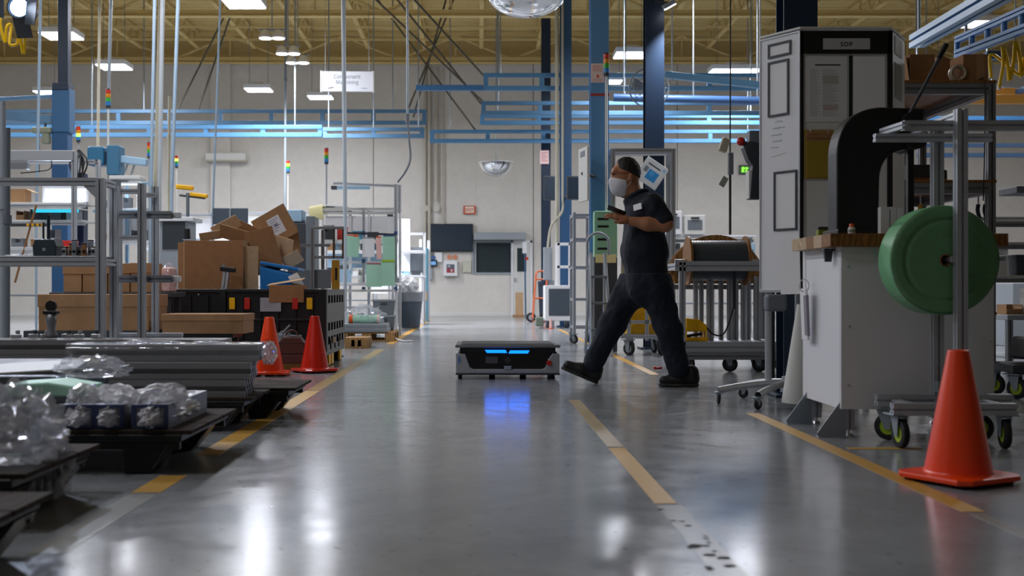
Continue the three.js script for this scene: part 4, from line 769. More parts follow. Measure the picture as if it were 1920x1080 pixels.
    const soleF = (x, y, zz) => { const h = (x - hx) * up[0] + (y - hy) * up[1]; return Math.max(sol(x, y, zz), h - 0.024, 0.001 - h); };
    const mid = P(0.5, 0.05), lo = [mid[0] - 0.24, mid[1] - 0.2, z - 0.09], hi = [mid[0] + 0.24, mid[1] + 0.2, z + 0.09];
    const m = part(o, 'shoe', netSurface(flatTop, lo, hi, 0.006), M.shoe); part(m, 'sole', netSurface(soleF, lo, hi, 0.006), M.sole);
  }
  shoe([q(1121, 0)[0], 0.003], [q(1053, 0)[0], wy(688, d) - 0.02], FZ); shoe([q(1303, 0)[0], 0.001], [q(1231, 0)[0], 0.001], NZ);
  // phone in the near hand
  const ph = thing('phone', 'thin dark phone held in the hand of the walking person', 'phone', [o.position.x + wrN[0] - 0.075, wrN[1] + 0.068, o.position.z + wrN[2] - 0.02]);
  part(ph, 'phone_body', T(bx(0.13, 0.008, 0.066, 0, -0.004, 0, 0.003), 0, 0, 0, -0.35, 0, -0.4), M.black); part(ph, 'phone_screen', T(bx(0.12, 0.0015, 0.058, 0, 0.0036, 0, 0.0004), 0, 0, 0, -0.35, 0, -0.4), M.screenOff);
}
// ---------------------------------------------------------------- steel columns
function hColumn(label, px0, px1, d, mat, ytop = DECK - 0.02, guard) {
  const w = wx(px1, d) - wx(px0, d), o = thing('steel_column', label, 'column', [(wx(px0, d) + wx(px1, d)) / 2, 0, -d]);
  part(o, 'shaft', [bx(w, ytop, 0.012, 0, 0, 0.09, 0.002), bx(w, ytop, 0.012, 0, 0, -0.09, 0.002), bx(0.012, ytop, 0.17, 0, 0, 0, 0), bx(w * 0.98, ytop, 0.002, 0, 0, 0.097, 0)], mat);
  part(o, 'base_plate', bx(w + 0.12, 0.02, 0.3, 0, 0, 0, 0.003), mat);
  return [o, w];
}
{
  hColumn('slim far blue steel column by the wall conduits and hand truck', 1015, 1032, 26, M.navy);
  hColumn('blue steel column beside the tall grey conduit pipe', 1050, 1071, 21.5, M.blueDark);
  const [c, w] = hColumn('bright blue steel column carrying a pale safety notice', 1106, 1140, 13, M.columnBlue);
  const note = canvasTex(128, 256, (x, W, H) => { x.fillStyle = '#f3d6d0'; x.fillRect(0, 0, W, H); x.fillStyle = '#d98b7c'; for (let i = 0; i < 5; i++) x.fillRect(18, 24 + i * 18, 92 - (i % 2) * 20, 8); x.fillStyle = '#e2541e'; x.fillRect(56, 150, 20, 44); x.fillStyle = '#c98f86'; for (let i = 0; i < 3; i++) x.fillRect(18, 208 + i * 14, 92, 5); });
  sheet(c, 'safety_notice', w * 0.74, 0.21, std(0xffffff, 0.6, 0, { map: note }), -w * 0.12, wy(137, 12.9), 0.1);
  part(c, 'red_band', bx(w + 0.004, 0.03, 0.004, 0, wy(180, 12.9), 0.098, 0.001), std(0xa8423f, 0.5));
  hColumn('dark navy steel column right behind the walking person', 1208, 1243, 13.3, M.navy);
  hColumn('dark navy steel column rising behind the display stand', 1462, 1525, 7.35, M.navy);
  const n2 = canvasTex(64, 96, (x, W, H) => { x.fillStyle = '#eec9c6'; x.fillRect(0, 0, W, H); x.fillStyle = '#c9827c'; for (let i = 0; i < 5; i++) x.fillRect(10, 14 + i * 14, 44 - (i % 2) * 14, 5); });
  const p2 = thing('wall_notice', 'small pink notice stuck on the slim far column', 'notice', [wx(1021, 25.8), wy(307, 25.8), -25.86]); sheet(p2, 'notice_sheet', 0.2, 0.3, std(0xffffff, 0.6, 0, { map: n2 }), 0, 0.15, 0.0);
  // conduit on the second column
  const cd = thing('conduit_pipe', 'pale conduit pipe with a bend and a grey switch box beside the blue column', 'conduit', [wx(1046, 21.2), 0, -21.45]);
  part(cd, 'pipe', [rod(V(0, 0.8, 0), V(0, DECK - 0.5, 0), 0.035, 10), rod(V(0.1, 2.4, 0.05), V(0.1, DECK - 0.5, 0.05), 0.022, 8), tube([V(0.1, 2.42, 0.05), V(0.09, 2.1, 0.05), V(-0.1, 1.85, 0.05), V(-0.16, 1.55, 0.05), V(-0.17, 1.4, 0.05)], 0.022, 20, 8)], std(0xb9b6a4, 0.5));
  part(cd, 'switch_box', bx(0.16, 0.6, 0.12, -0.17, 0.85, 0.05, 0.01), M.greyPaint);
  part(cd, 'stand_foot', [bx(0.1, 0.85, 0.06, -0.1, 0, 0, 0.004)], M.greyPaint);
}
function armTo(o, y, X, Z) { o.updateMatrixWorld(true); part(o, 'mount_arm', rod(V(0, y, -0.015), o.worldToLocal(V(X, o.position.y + y, Z)), 0.02, 8), M.darkGrey); }
// card on the dark column, turned on its corner
{
  const d = 13.1, o = thing('work_card', 'white information card with a blue picture, tilted on the dark column', 'card', [wx(1222, d), wy(325, d), -d]);
  const t = canvasTex(256, 256, (x, W, H) => { x.fillStyle = '#d4d6d6'; x.fillRect(0, 0, W, H); x.fillStyle = '#2f3236'; x.fillRect(40, 46, 150, 14); x.fillStyle = '#2f8ccc'; x.fillRect(84, 96, 120, 110); x.fillStyle = '#4a9fd6'; x.beginPath(); x.arc(130, 130, 30, 0, 7); x.fill(); x.fillStyle = '#7d8488'; x.fillRect(30, 90, 44, 60); x.fillStyle = '#9fb7dc'; x.fillRect(206, 20, 34, 34); });
  sheet(o, 'card_sheet', 0.27, 0.27, std(0xffffff, 0.5, 0, { map: t }), 0, 0, 0, 0, 0, -0.6);
  part(o, 'card_holder', T(bx(0.28, 0.28, 0.006, 0, -0.14, -0.006, 0.002), 0, 0, 0, 0, 0, -0.6), M.offwhite);
}
// fan on the dark column
{
  const d = 13.75, R = 37 * d / F, o = thing('wall_fan', 'round wire-guard fan fixed behind the dark column', 'fan', [wx(1217, d), wy(165, d), -d]);
  const gw = [ring(R, 0.008, 40)]; for (let i = 1; i < 5; i++) gw.push(T(ring(R * i / 5, 0.003, 30), 0, 0, 0.05 * (1 - i / 6))); for (let i = 0; i < 20; i++) { const a = i * Math.PI / 10; gw.push(rod(V(0, 0, 0.05), V(Math.cos(a) * R, Math.sin(a) * R, 0), 0.003, 4)); }
  part(o, 'guard', gw, M.galv); part(o, 'hub', T(cyl(0.05, 0.05, 0.12, 0, -0.06, 0, 16), 0, 0, -0.03, Math.PI / 2), M.darkGrey);
  for (let i = 0; i < 3; i++) part(o, 'blade', T(extrude([[0.03, -0.03], [R * 0.85, -0.09], [R * 0.88, 0.06], [0.03, 0.03]], 0.006), 0, 0, -0.04, 0.35, 0, i * 2.1 + 0.8), M.greyPaint);
  part(o, 'bracket', [rod(V(0, 0, -0.09), V(0.03, -0.05, 0.34), 0.018, 8)], M.darkGrey);
}
// display panel seen nearly edge-on beside the bright column
{
  const d = 12.6, o = thing('monitor', 'thin pale monitor seen edge-on, mounted on the bright blue column', 'monitor', [wx(1095, d), wy(378, d), -d], -1.38 + Math.PI);
  part(o, 'screen_back', bx(0.34, 0.58, 0.03, 0, 0, 0, 0.008), M.offwhite); part(o, 'screen', bx(0.31, 0.54, 0.004, 0, 0.02, 0.016, 0.001), M.screenOff); part(o, 'vent', bx(0.16, 0.06, 0.006, 0, 0.48, -0.017), M.midGrey);
  armTo(o, 0.3, wx(1112, 13), -12.91);
}
// hanging pendant with tags
{
  const d = 11.2, o = thing('hanging_pendant', 'control pendant with paper tags hanging from a long cord by the display stand', 'pendant', [wx(1369, d), wy(440, d), -d]);
  const Y = py => wy(py, d) - wy(440, d), X = px => wx(px, d) - wx(1369, d);
  part(o, 'cord', [rod(V(0, 0, 0), V(0, Y(300), 0), 0.012, 8), rod(V(0.0, Y(300), 0), V(0.012, DECK - wy(440, d) - 0.01, 0), 0.007, 6)], M.rubber);
  part(o, 'control_box', bx(0.05, 0.21, 0.05, X(1369), Y(328), 0.02, 0.008), M.midGrey);
  part(o, 'plug', T(bx(0.08, 0.14, 0.06, 0, -0.07, 0, 0.015), X(1358), Y(272), 0, 0, 0, -0.35), std(0xb3ad98, 0.6));
  part(o, 'paper_tag', T(bx(0.06, 0.1, 0.003, 0, -0.05, 0, 0.001), X(1356), Y(341), 0.02, 0, 0.2, -0.55), std(0x9aa294, 0.7));
}
// grey control head with the red button
{
  const d = 7.6, o = thing('control_head', 'grey control head with a red mushroom button, partly behind the display stand', 'control box', [wx(1412, d), wy(374, d), -d]);
  const X = px => wx(px, d) - wx(1412, d), Y = py => wy(py, d) - wy(374, d);
  part(o, 'head_body', T(extrude([[X(1403), 0], [X(1424), 0], [X(1424), Y(270)], [X(1402), Y(266)], [X(1392), Y(278)], [X(1400), Y(300)], [X(1408), Y(312)], [X(1408), 0]].slice(0, 7), 0.1, 0.004), 0, 0, -0.05), M.darkGrey);
  part(o, 'top_box', bx(X(1424) - X(1402), Y(246) - Y(274), 0.09, (X(1402) + X(1424)) / 2, Y(274), 0, 0.008), M.midGrey);
  part(o, 'side_plate', bx(0.02, Y(320) - 0.004, 0.09, X(1404), 0.002, 0, 0.003), M.offwhite);
  part(o, 'red_button', new THREE.SphereGeometry(0.028, 20, 14).translate(X(1388), Y(266), 0.02), M.red); part(o, 'button_stem', rod(V(X(1388), Y(266), 0.02), V(X(1402), Y(274), 0.01), 0.018, 10), M.darkGrey);
  part(o, 'stand_post', [rod(V(X(1448), 0.1, -0.02), V(X(1448), -wy(374, d), -0.02), 0.022, 10), rod(V(X(1420), 0.08, -0.02), V(X(1449), 0.08, -0.02), 0.02, 10), cyl(0.07, 0.06, 0.02, X(1448), -wy(374, d), -0.02, 20)], M.darkGrey);
}
// ---------------------------------------------------------------- reel table
{
  const d = 9.55, xa = wx(1272, d), o = thing('reel_table', 'aluminium profile table on wheels holding cable reels and upright bars', 'table', [xa, 0, -d]);
  const W = 0.86, dep = 0.72, top = wy(492, d), y0 = 0.2;
  for (const [x, z] of [[0.03, 0], [W, 0], [0.03, -dep], [W, -dep]]) part(o, 'post', prof(V(x, y0 - 0.05, z), V(x, top, z), 0.05), M.alu);
  part(o, 'top_rail', prof(V(-0.03, top - 0.03, 0), V(W, top - 0.03, 0), 0.05, 0.08), M.alu); part(o, 'top_rail', prof(V(-0.03, top - 0.03, -dep), V(W, top - 0.03, -dep), 0.05, 0.08), M.alu);
  part(o, 'side_rail', prof(V(0.03, top - 0.03, -0.03), V(0.03, top - 0.03, -dep + 0.03), 0.05, 0.06), M.alu); part(o, 'side_rail', prof(V(W, top - 0.03, -0.03), V(W, top - 0.03, -dep + 0.03), 0.05, 0.06), M.alu);
  part(o, 'bottom_rail', prof(V(0.03, y0, 0.0), V(W, y0, 0), 0.05, 0.09), M.alu); part(o, 'bottom_rail', prof(V(0.03, y0, -dep), V(W, y0, -dep), 0.05, 0.09), M.alu);
  part(o, 'bottom_shelf', bx(W, 0.012, dep - 0.06, W / 2 + 0.015, y0 + 0.03, -dep / 2), M.aluDark);
  part(o, 'base_beam', prof(V(-0.02, y0 - 0.07, 0.03), V(W + 0.05, y0 - 0.07, 0.03), 0.05, 0.06), M.aluDark);
  for (const [x, t, h] of [[0.1, 0.2, M.darkGrey], [0.42, 1.4, M.darkGrey], [0.66, 1.2, M.darkGrey], [0.84, 0.9, M.lime]]) caster(o, x, 0.0, 0.062, t, h, 0.14);
  for (const x of [0.1, 0.8]) caster(o, x, -dep + 0.02, 0.062, 0.5, M.darkGrey, 0.14);
  // upright bars standing in the table
  [1303, 1316, 1330, 1353, 1366, 1379, 1392, 1404, 1418].forEach((px, i) => solo('upright_bar', prof(V(0, 0, 0), V(0, 0.54, 0), 0.035 + 0.02 * (i % 3 === 2), 0.045), M.alu, `${['first', 'second', 'third', 'fourth', 'fifth', 'sixth', 'seventh', 'eighth', 'ninth'][i]} upright aluminium bar in the reel table, counted from the pedal`, 'bar', [wx(px, d + 0.45), y0 + 0.042, -d - 0.42 - 0.06 * (i % 2)], 'upright bars in the reel table'));
  // reel with its axis across the table
  const cy = wy(488, d + 0.1), r = thing('cable_reel', 'dark cable wound between two thin wooden flanges on the table', 'cable reel', [wx(1345, 9.75), cy, -9.78]);
  const xl = wx(1291, 9.75) - wx(1345, 9.75), xr = wx(1399, 9.75) - wx(1345, 9.75);
  const wnd = []; for (let i = 0; i <= 40; i++) wnd.push([0.165 + 0.003 * (i % 2), xl + (xr - xl) * i / 40]); const cg = lathe(wnd, 40); cg.rotateZ(-Math.PI / 2); part(r, 'wound_cable', cg, std(0x3b444c, 0.35));
  for (const x of [xl, xr]) part(r, 'flange', T(cyl(0.205, 0.205, 0.018, 0, -0.009, 0, 40), x, 0, 0, 0, 0, Math.PI / 2), M.woodDark);
  part(r, 'axle', T(cyl(0.012, 0.012, 0.76, 0, -0.38, 0, 10), 0.03, 0, 0, 0, 0, Math.PI / 2), M.steel);
  const r2 = thing('plywood_cradle', 'half-round plywood end board standing behind the dark reel', 'end board', [wx(1340, 10.15), wy(534, 10.15), -10.16]);
  { const seg = []; for (let i = 0; i <= 28; i++) { const a = Math.PI * (0.02 + 0.96 * i / 28); seg.push([0.43 * Math.cos(a), 0.43 * Math.sin(a)]); } for (const z of [-0.05, 0.05]) part(r2, 'curved_board', T(extrude(seg, 0.016, 0.002), 0, 0, z), M.ply); }
  part(r2, 'spacer', bx(0.7, 0.04, 0.09, 0, 0.01, 0.008), M.ply);
  part(r2, 'cross_bearer', bx(0.9, 0.04, 0.05, 0.0, -0.04, 0.008), M.aluDark);
  // yellow foot pedal and its cable, steel chain strip
  const p = thing('foot_pedal', 'yellow foot pedal guard with a black opening on the table shelf', 'foot pedal', [wx(1301, d + 0.2), y0 + 0.042, -d - 0.2]);
  part(p, 'guard', T(extrude([[-0.08, 0.1], [0.09, 0.1], [0.1, 0.15], [0.03, 0.2], [-0.08, 0.21]], 0.14, 0.008), 0, -0.02, -0.07), M.yellow); part(p, 'pedal_base', bx(0.19, 0.03, 0.16, 0.01, 0, 0, 0.006), M.yellow); part(p, 'pedal', T(bx(0.14, 0.02, 0.1, 0, 0.04, 0.01, 0.004), 0, 0, 0, 0, 0, 0.15), M.black); part(p, 'guard_side', [bx(0.012, 0.1, 0.14, -0.075, 0.015, 0), bx(0.012, 0.1, 0.14, 0.09, 0.015, 0)], M.yellow);
  part(p, 'pedal_cable', tube([V(0.1, 0.12, 0), V(0.15, 0.06, 0.02), V(0.23, 0.05, 0.02), V(0.3, 0.2, 0.03), V(0.33, 0.42, 0.06)], 0.007, 24, 6), M.cable);
  solo('hanging_strip', prof(V(0, 0, 0), V(0, 0.3, 0), 0.022, 0.03), M.darkGrey, 'dark slotted strip hanging under the table rail', 'strip', [wx(1381, d - 0.02), top - 0.38, -d - 0.07]);
}
// ---------------------------------------------------------------- carts and racks beyond the person
{
  const d = 12, xa = wx(1168, d), o = thing('bin_cart', 'low aluminium cart on big casters carrying the yellow bin', 'cart', [xa, 0, -d]);
  const W = wx(1240, d) - xa;
  for (const z of [0, -0.5]) { part(o, 'rail', prof(V(0, 0.19, z), V(W + 0.05, 0.19, z), 0.04), M.alu); part(o, 'rail', prof(V(0, 0.34, z), V(W + 0.05, 0.34, z), 0.035), M.alu); for (const x of [0.06, W * 0.62, W]) part(o, 'post', prof(V(x, 0.15, z), V(x, 0.98, z), 0.035), M.alu); }
  part(o, 'cross_rail', prof(V(0, 0.19, 0), V(0, 0.19, -0.5), 0.04), M.alu); part(o, 'cross_rail', prof(V(W, 0.19, 0), V(W, 0.19, -0.5), 0.04), M.alu);
  caster(o, 0.06, 0.02, 0.068, 0.8, M.galv, 0.165); caster(o, 0.14, -0.48, 0.068, 0.4, M.galv, 0.165); caster(o, W, 0.02, 0.068, -0.6, M.galv, 0.165); caster(o, W, -0.48, 0.068, 0.2, M.galv, 0.165);
  const b = thing('yellow_bin', 'bright yellow plastic bin standing on the low cart', 'bin', [xa + 0.2, 0.215, -d - 0.25]);
  part(b, 'bin_body', T(extrude([[-0.15, 0], [0.15, 0], [0.17, 0.48], [-0.17, 0.48]], 0.34, 0.012), 0, 0, -0.17), M.yellow); part(b, 'rim', [bx(0.37, 0.025, 0.02, 0, 0.47, 0.175), bx(0.37, 0.025, 0.02, 0, 0.47, -0.175), bx(0.02, 0.025, 0.37, 0.18, 0.47, 0), bx(0.02, 0.025, 0.37, -0.18, 0.47, 0)], M.yellow);
  const rc = thing('floor_clamp', 'small red clamp lying on the floor by the cart wheel', 'clamp', [wx(1234, 9.9), 0, -9.9]); part(rc, 'clamp_body', T(bx(0.07, 0.016, 0.03, 0, 0, 0, 0.004), 0, 0, 0, 0, 0.5, 0.05), M.red); part(rc, 'clamp_jaw', bx(0.02, 0.022, 0.028, -0.03, 0, 0.014, 0.003), M.red);
}
function tallRack(label, px0, px1, d, dep, ytop, levels, cast = true, mat = M.alu, t = 0.035) {
  const xa = wx(px0, d), W = wx(px1, d) - xa, o = thing('profile_rack', label, 'rack', [xa, 0, -d]), y0 = cast ? 0.12 : 0;
  for (const [x, z] of [[0, 0], [W, 0], [0, -dep], [W, -dep]]) { part(o, 'post', prof(V(x, y0, z), V(x, ytop, z), t), mat); if (cast) caster(o, x, z, 0.055, rr(-1, 1), M.midGrey, 0.13); }
  for (const y of levels) { for (const z of [0, -dep]) part(o, 'cross_rail', prof(V(t / 2, y, z), V(W - t / 2, y, z), t * 0.9), mat); for (const x of [0, W]) part(o, 'side_rail', prof(V(x, y, -t / 2), V(x, y, -dep + t / 2), t * 0.9), mat); }
  return [o, xa, W];
}
{
  tallRack('tall narrow aluminium rack on casters beside the bright blue column', 1077, 1108, 14.6, 0.5, wy(398, 14.6), [0.2, 0.55, 0.95, 1.3, 1.6]);
  tallRack('open profile tower rising behind the person, topped by a long bar', 1149, 1262, 12.9, 0.3, wy(279, 12.9), [wy(279, 12.9) - 0.02, 0.5], false, M.alu, 0.05);
  // ladder
  const l = thing('step_ladder', 'grey folding step ladder standing behind the tall rack', 'ladder', [wx(1126, 11.9), 0, -12.05]);
  const lw = 0.2; for (const sx of [-1, 1]) { part(l, 'stile', rod(V(sx * lw / 2, 0.0, 0.25), V(sx * lw / 2 * 0.7, 1.05, -0.1), 0.018, 8), M.greyPaint); part(l, 'rear_stile', rod(V(sx * lw / 2, 0, -0.45), V(sx * lw / 2 * 0.7, 1.05, -0.1), 0.016, 8), M.greyPaint); }
  for (let i = 0; i < 3; i++) part(l, 'step', bx(lw * (1 - 0.08 * i), 0.025, 0.1, 0, 0.25 + 0.27 * i, 0.16 - 0.09 * i), M.midGrey); part(l, 'handle_loop', tube([V(-0.11, 1.03, -0.1), V(-0.1, 1.2, -0.1), V(0, 1.26, -0.1), V(0.1, 1.2, -0.1), V(0.11, 1.03, -0.1)], 0.014, 20, 8), M.greyPaint);
  // green machine boxes and yellow tote
  const gm = thing('green_cabinet', 'pale green machine cabinet with black slots and a dark base', 'cabinet', [wx(1134, 12.75), 0, -12.72]);
  part(gm, 'cabinet_body', bx(0.25, 0.5, 0.14, 0, 1.02, 0, 0.01), std(0x8fc3a2, 0.5)); part(gm, 'base', bx(0.25, 1.02, 0.14, 0, 0, 0, 0.01), M.darkGrey);
  for (const y of [1.1, 1.2, 1.34, 1.42]) part(gm, 'slot', bx(0.12, 0.025, 0.01, -0.03, y, 0.07), M.black); part(gm, 'yellow_panel', bx(0.22, 0.09, 0.012, 0, 0.96, 0.072), M.yellowPaper);
  // white frame cabinet with the dark panel
  const d = 20.6, c = thing('frame_cabinet', 'white framed machine cart with a large dark grey lower panel', 'machine', [wx(1022, d), 0, -d]); const W = wx(1071, d) - wx(1022, d), hy = wy(535, d);
  part(c, 'body', bx(W, hy - 0.13, 0.6, W / 2, 0.13, -0.3, 0.01), M.white); part(c, 'dark_panel', bx(W - 0.09, hy - 0.28, 0.012, W / 2 + 0.02, 0.22, 0.004), M.slate);
  part(c, 'upper_frame', [bx(0.05, 0.75, 0.05, 0.24, hy, -0.05), bx(0.05, 0.75, 0.05, W - 0.02, hy, -0.05), bx(W - 0.2, 0.05, 0.05, W / 2 + 0.1, hy + 0.7, -0.05), bx(W - 0.2, 0.05, 0.05, W / 2 + 0.1, hy + 0.3, -0.05), bx(0.05, 0.75, 0.05, 0.24, hy, -0.55)], M.white);
  for (const x of [0.06, W - 0.06]) for (const z of [-0.06, -0.5]) caster(c, x, z, 0.05, 0.3, M.midGrey, 0.13);
  part(c, 'side_unit', bx(0.14, 0.16, 0.3, -0.09, 0.03, -0.2, 0.02), std(0x6d7a6c, 0.6));
  const cn = thing('small_cone', 'tiny orange and white marker post in front of the machine cart', 'marker', [wx(1033, 20.3), 0, -20.35]); part(cn, 'post', cyl(0.025, 0.02, 0.16, 0, 0.01, 0, 12), M.pinkPaper); part(cn, 'base', cyl(0.05, 0.05, 0.015, 0, 0, 0, 14), M.orangePaint);
  // hand truck
  const h = thing('hand_truck', 'orange hand truck with grey wheels leaning by the far column', 'hand truck', [wx(1003, 24.5), 0, -24.6], 0.2); const ht = std(0xc05a2e, 0.5);
  part(h, 'frame', [rod(V(-0.06, 0.08, 0.05), V(0.06, 1.0, -0.12), 0.022, 8), rod(V(0.2, 0.08, 0.05), V(0.3, 1.0, -0.12), 0.022, 8), rod(V(0.05, 0.9, -0.1), V(0.29, 0.9, -0.1), 0.018, 8), rod(V(0, 0.5, -0.03), V(0.25, 0.5, -0.03), 0.018, 8), tube([V(0.06, 1, -0.12), V(0.1, 1.06, -0.14), V(0.26, 1.06, -0.14), V(0.3, 1, -0.12)], 0.02, 14, 8)], ht);
  part(h, 'toe_plate', bx(0.3, 0.012, 0.2, 0.08, 0.02, 0.15), ht);
  for (const x of [-0.08, 0.22]) { const w = part(h, 'wheel', T(cyl(0.1, 0.1, 0.05, 0, -0.025, 0, 22), x, 0.1, 0, Math.PI / 2, 0, 0), M.rubber); part(w, 'wheel_disc', T(cyl(0.06, 0.06, 0.054, 0, -0.027, 0, 16), x, 0.1, 0, Math.PI / 2), M.greyPaint); }
  part(h, 'blue_panel', T(bx(0.16, 0.75, 0.02, 0, 0, 0), 0.2, 0.12, -0.06, -0.18), M.navy);
  // dark screens on the far columns
  for (const [px0, px1, py0, py1, dd, lab] of [[1019, 1046, 330, 376, 24, 'dark monitor mounted between the far columns'], [1062, 1088, 330, 375, 19.5, 'dark tilted monitor behind the pale edge-on monitor']]) { const m = thing('monitor', lab, 'monitor', [(wx(px0, dd) + wx(px1, dd)) / 2, wy(py1, dd), -dd], 0.15); const w = wx(px1, dd) - wx(px0, dd), hh = wy(py0, dd) - wy(py1, dd); part(m, 'bezel', bx(w, hh, 0.04, 0, 0, 0, 0.008), M.darkGrey); part(m, 'screen', bx(w - 0.04, hh - 0.05, 0.006, 0, 0.025, 0.021, 0.001), M.screenOff); armTo(m, hh / 2, wx(...(dd > 22 ? [1023, 26] : [1060, 21.5])), dd > 22 ? -25.91 : -21.41); }
}
// benches and boxes behind the reel table
{
  const d = 18, o = thing('workstation', 'white lab bench with boxed instruments behind the reel table', 'workstation', [wx(1245, d), 0, -d]);
  const W = wx(1430, d) - wx(1245, d);
  part(o, 'worktop', bx(W, 0.04, 0.7, W / 2, 0.98, -0.35), M.white); for (const [x, z] of [[0.05, -0.05], [W - 0.05, -0.05], [0.05, -0.65], [W - 0.05, -0.65], [W / 2, -0.05]]) part(o, 'leg', prof(V(x, 0, z), V(x, 0.98, z), 0.05), M.alu);
  part(o, 'upper_rail', prof(V(0, 1.45, -0.6), V(W, 1.45, -0.6), 0.05), M.alu); part(o, 'upper_shelf', bx(W, 0.03, 0.3, W / 2, 1.5, -0.55), M.white); for (const x of [0.05, W / 2, W - 0.05]) part(o, 'upright', prof(V(x, 1.02, -0.6), V(x, 1.5, -0.6), 0.04), M.alu);
  part(o, 'lower_shelf', bx(W, 0.03, 0.6, W / 2, 0.45, -0.35), M.greyPaint);
  const bxs = [[1256, 1285, 396, 1.535, M.white, 'white instrument case with a dark handle on the upper shelf'], [1290, 1330, 404, 1.535, M.offwhite, 'wide pale instrument case beside the white one'], [1262, 1282, 440, 1.02, M.darkGrey, 'dark square frame on the lab bench'], [1300, 1335, 445, 1.02, M.greyPaint, 'grey instrument on the lab bench'], [1395, 1425, 445, 1.02, M.greyBlue, 'light blue case at the end of the lab bench']];
  for (const [a, b, py, y, m, lab] of bxs) { const w = wx(b, d) - wx(a, d), h = Math.min(0.38, Math.max(0.12, wy(py, d + 0.4) - y)), q = thing('instrument_case', lab, 'case', [(wx(a, d) + wx(b, d)) / 2, y, -d - 0.42]); part(q, 'case_body', bx(w, h, 0.24, 0, 0, 0, 0.01), m); part(q, 'front_plate', bx(w * 0.7, h * 0.5, 0.01, 0, h * 0.25, 0.121), M.midGrey); part(q, 'handle', bx(w * 0.4, 0.02, 0.03, 0, h * 0.82, 0.13), M.black); }
  const j = thing('jug', 'white plastic jug with an orange cap on the lab bench', 'jug', [wx(1380, d), 1.02, -d - 0.2]); part(j, 'jug_body', lathe([[0, 0], [0.11, 0], [0.12, 0.02], [0.12, 0.2], [0.05, 0.3], [0.04, 0.33], [0, 0.33]], 20), M.white); part(j, 'cap', cyl(0.045, 0.045, 0.05, 0, 0.33, 0, 14), M.orangePaint); part(j, 'handle', tube([V(0.05, 0.29, 0), V(0.14, 0.27, 0), V(0.14, 0.17, 0), V(0.12, 0.15, 0)], 0.014, 14, 6), M.white);
}
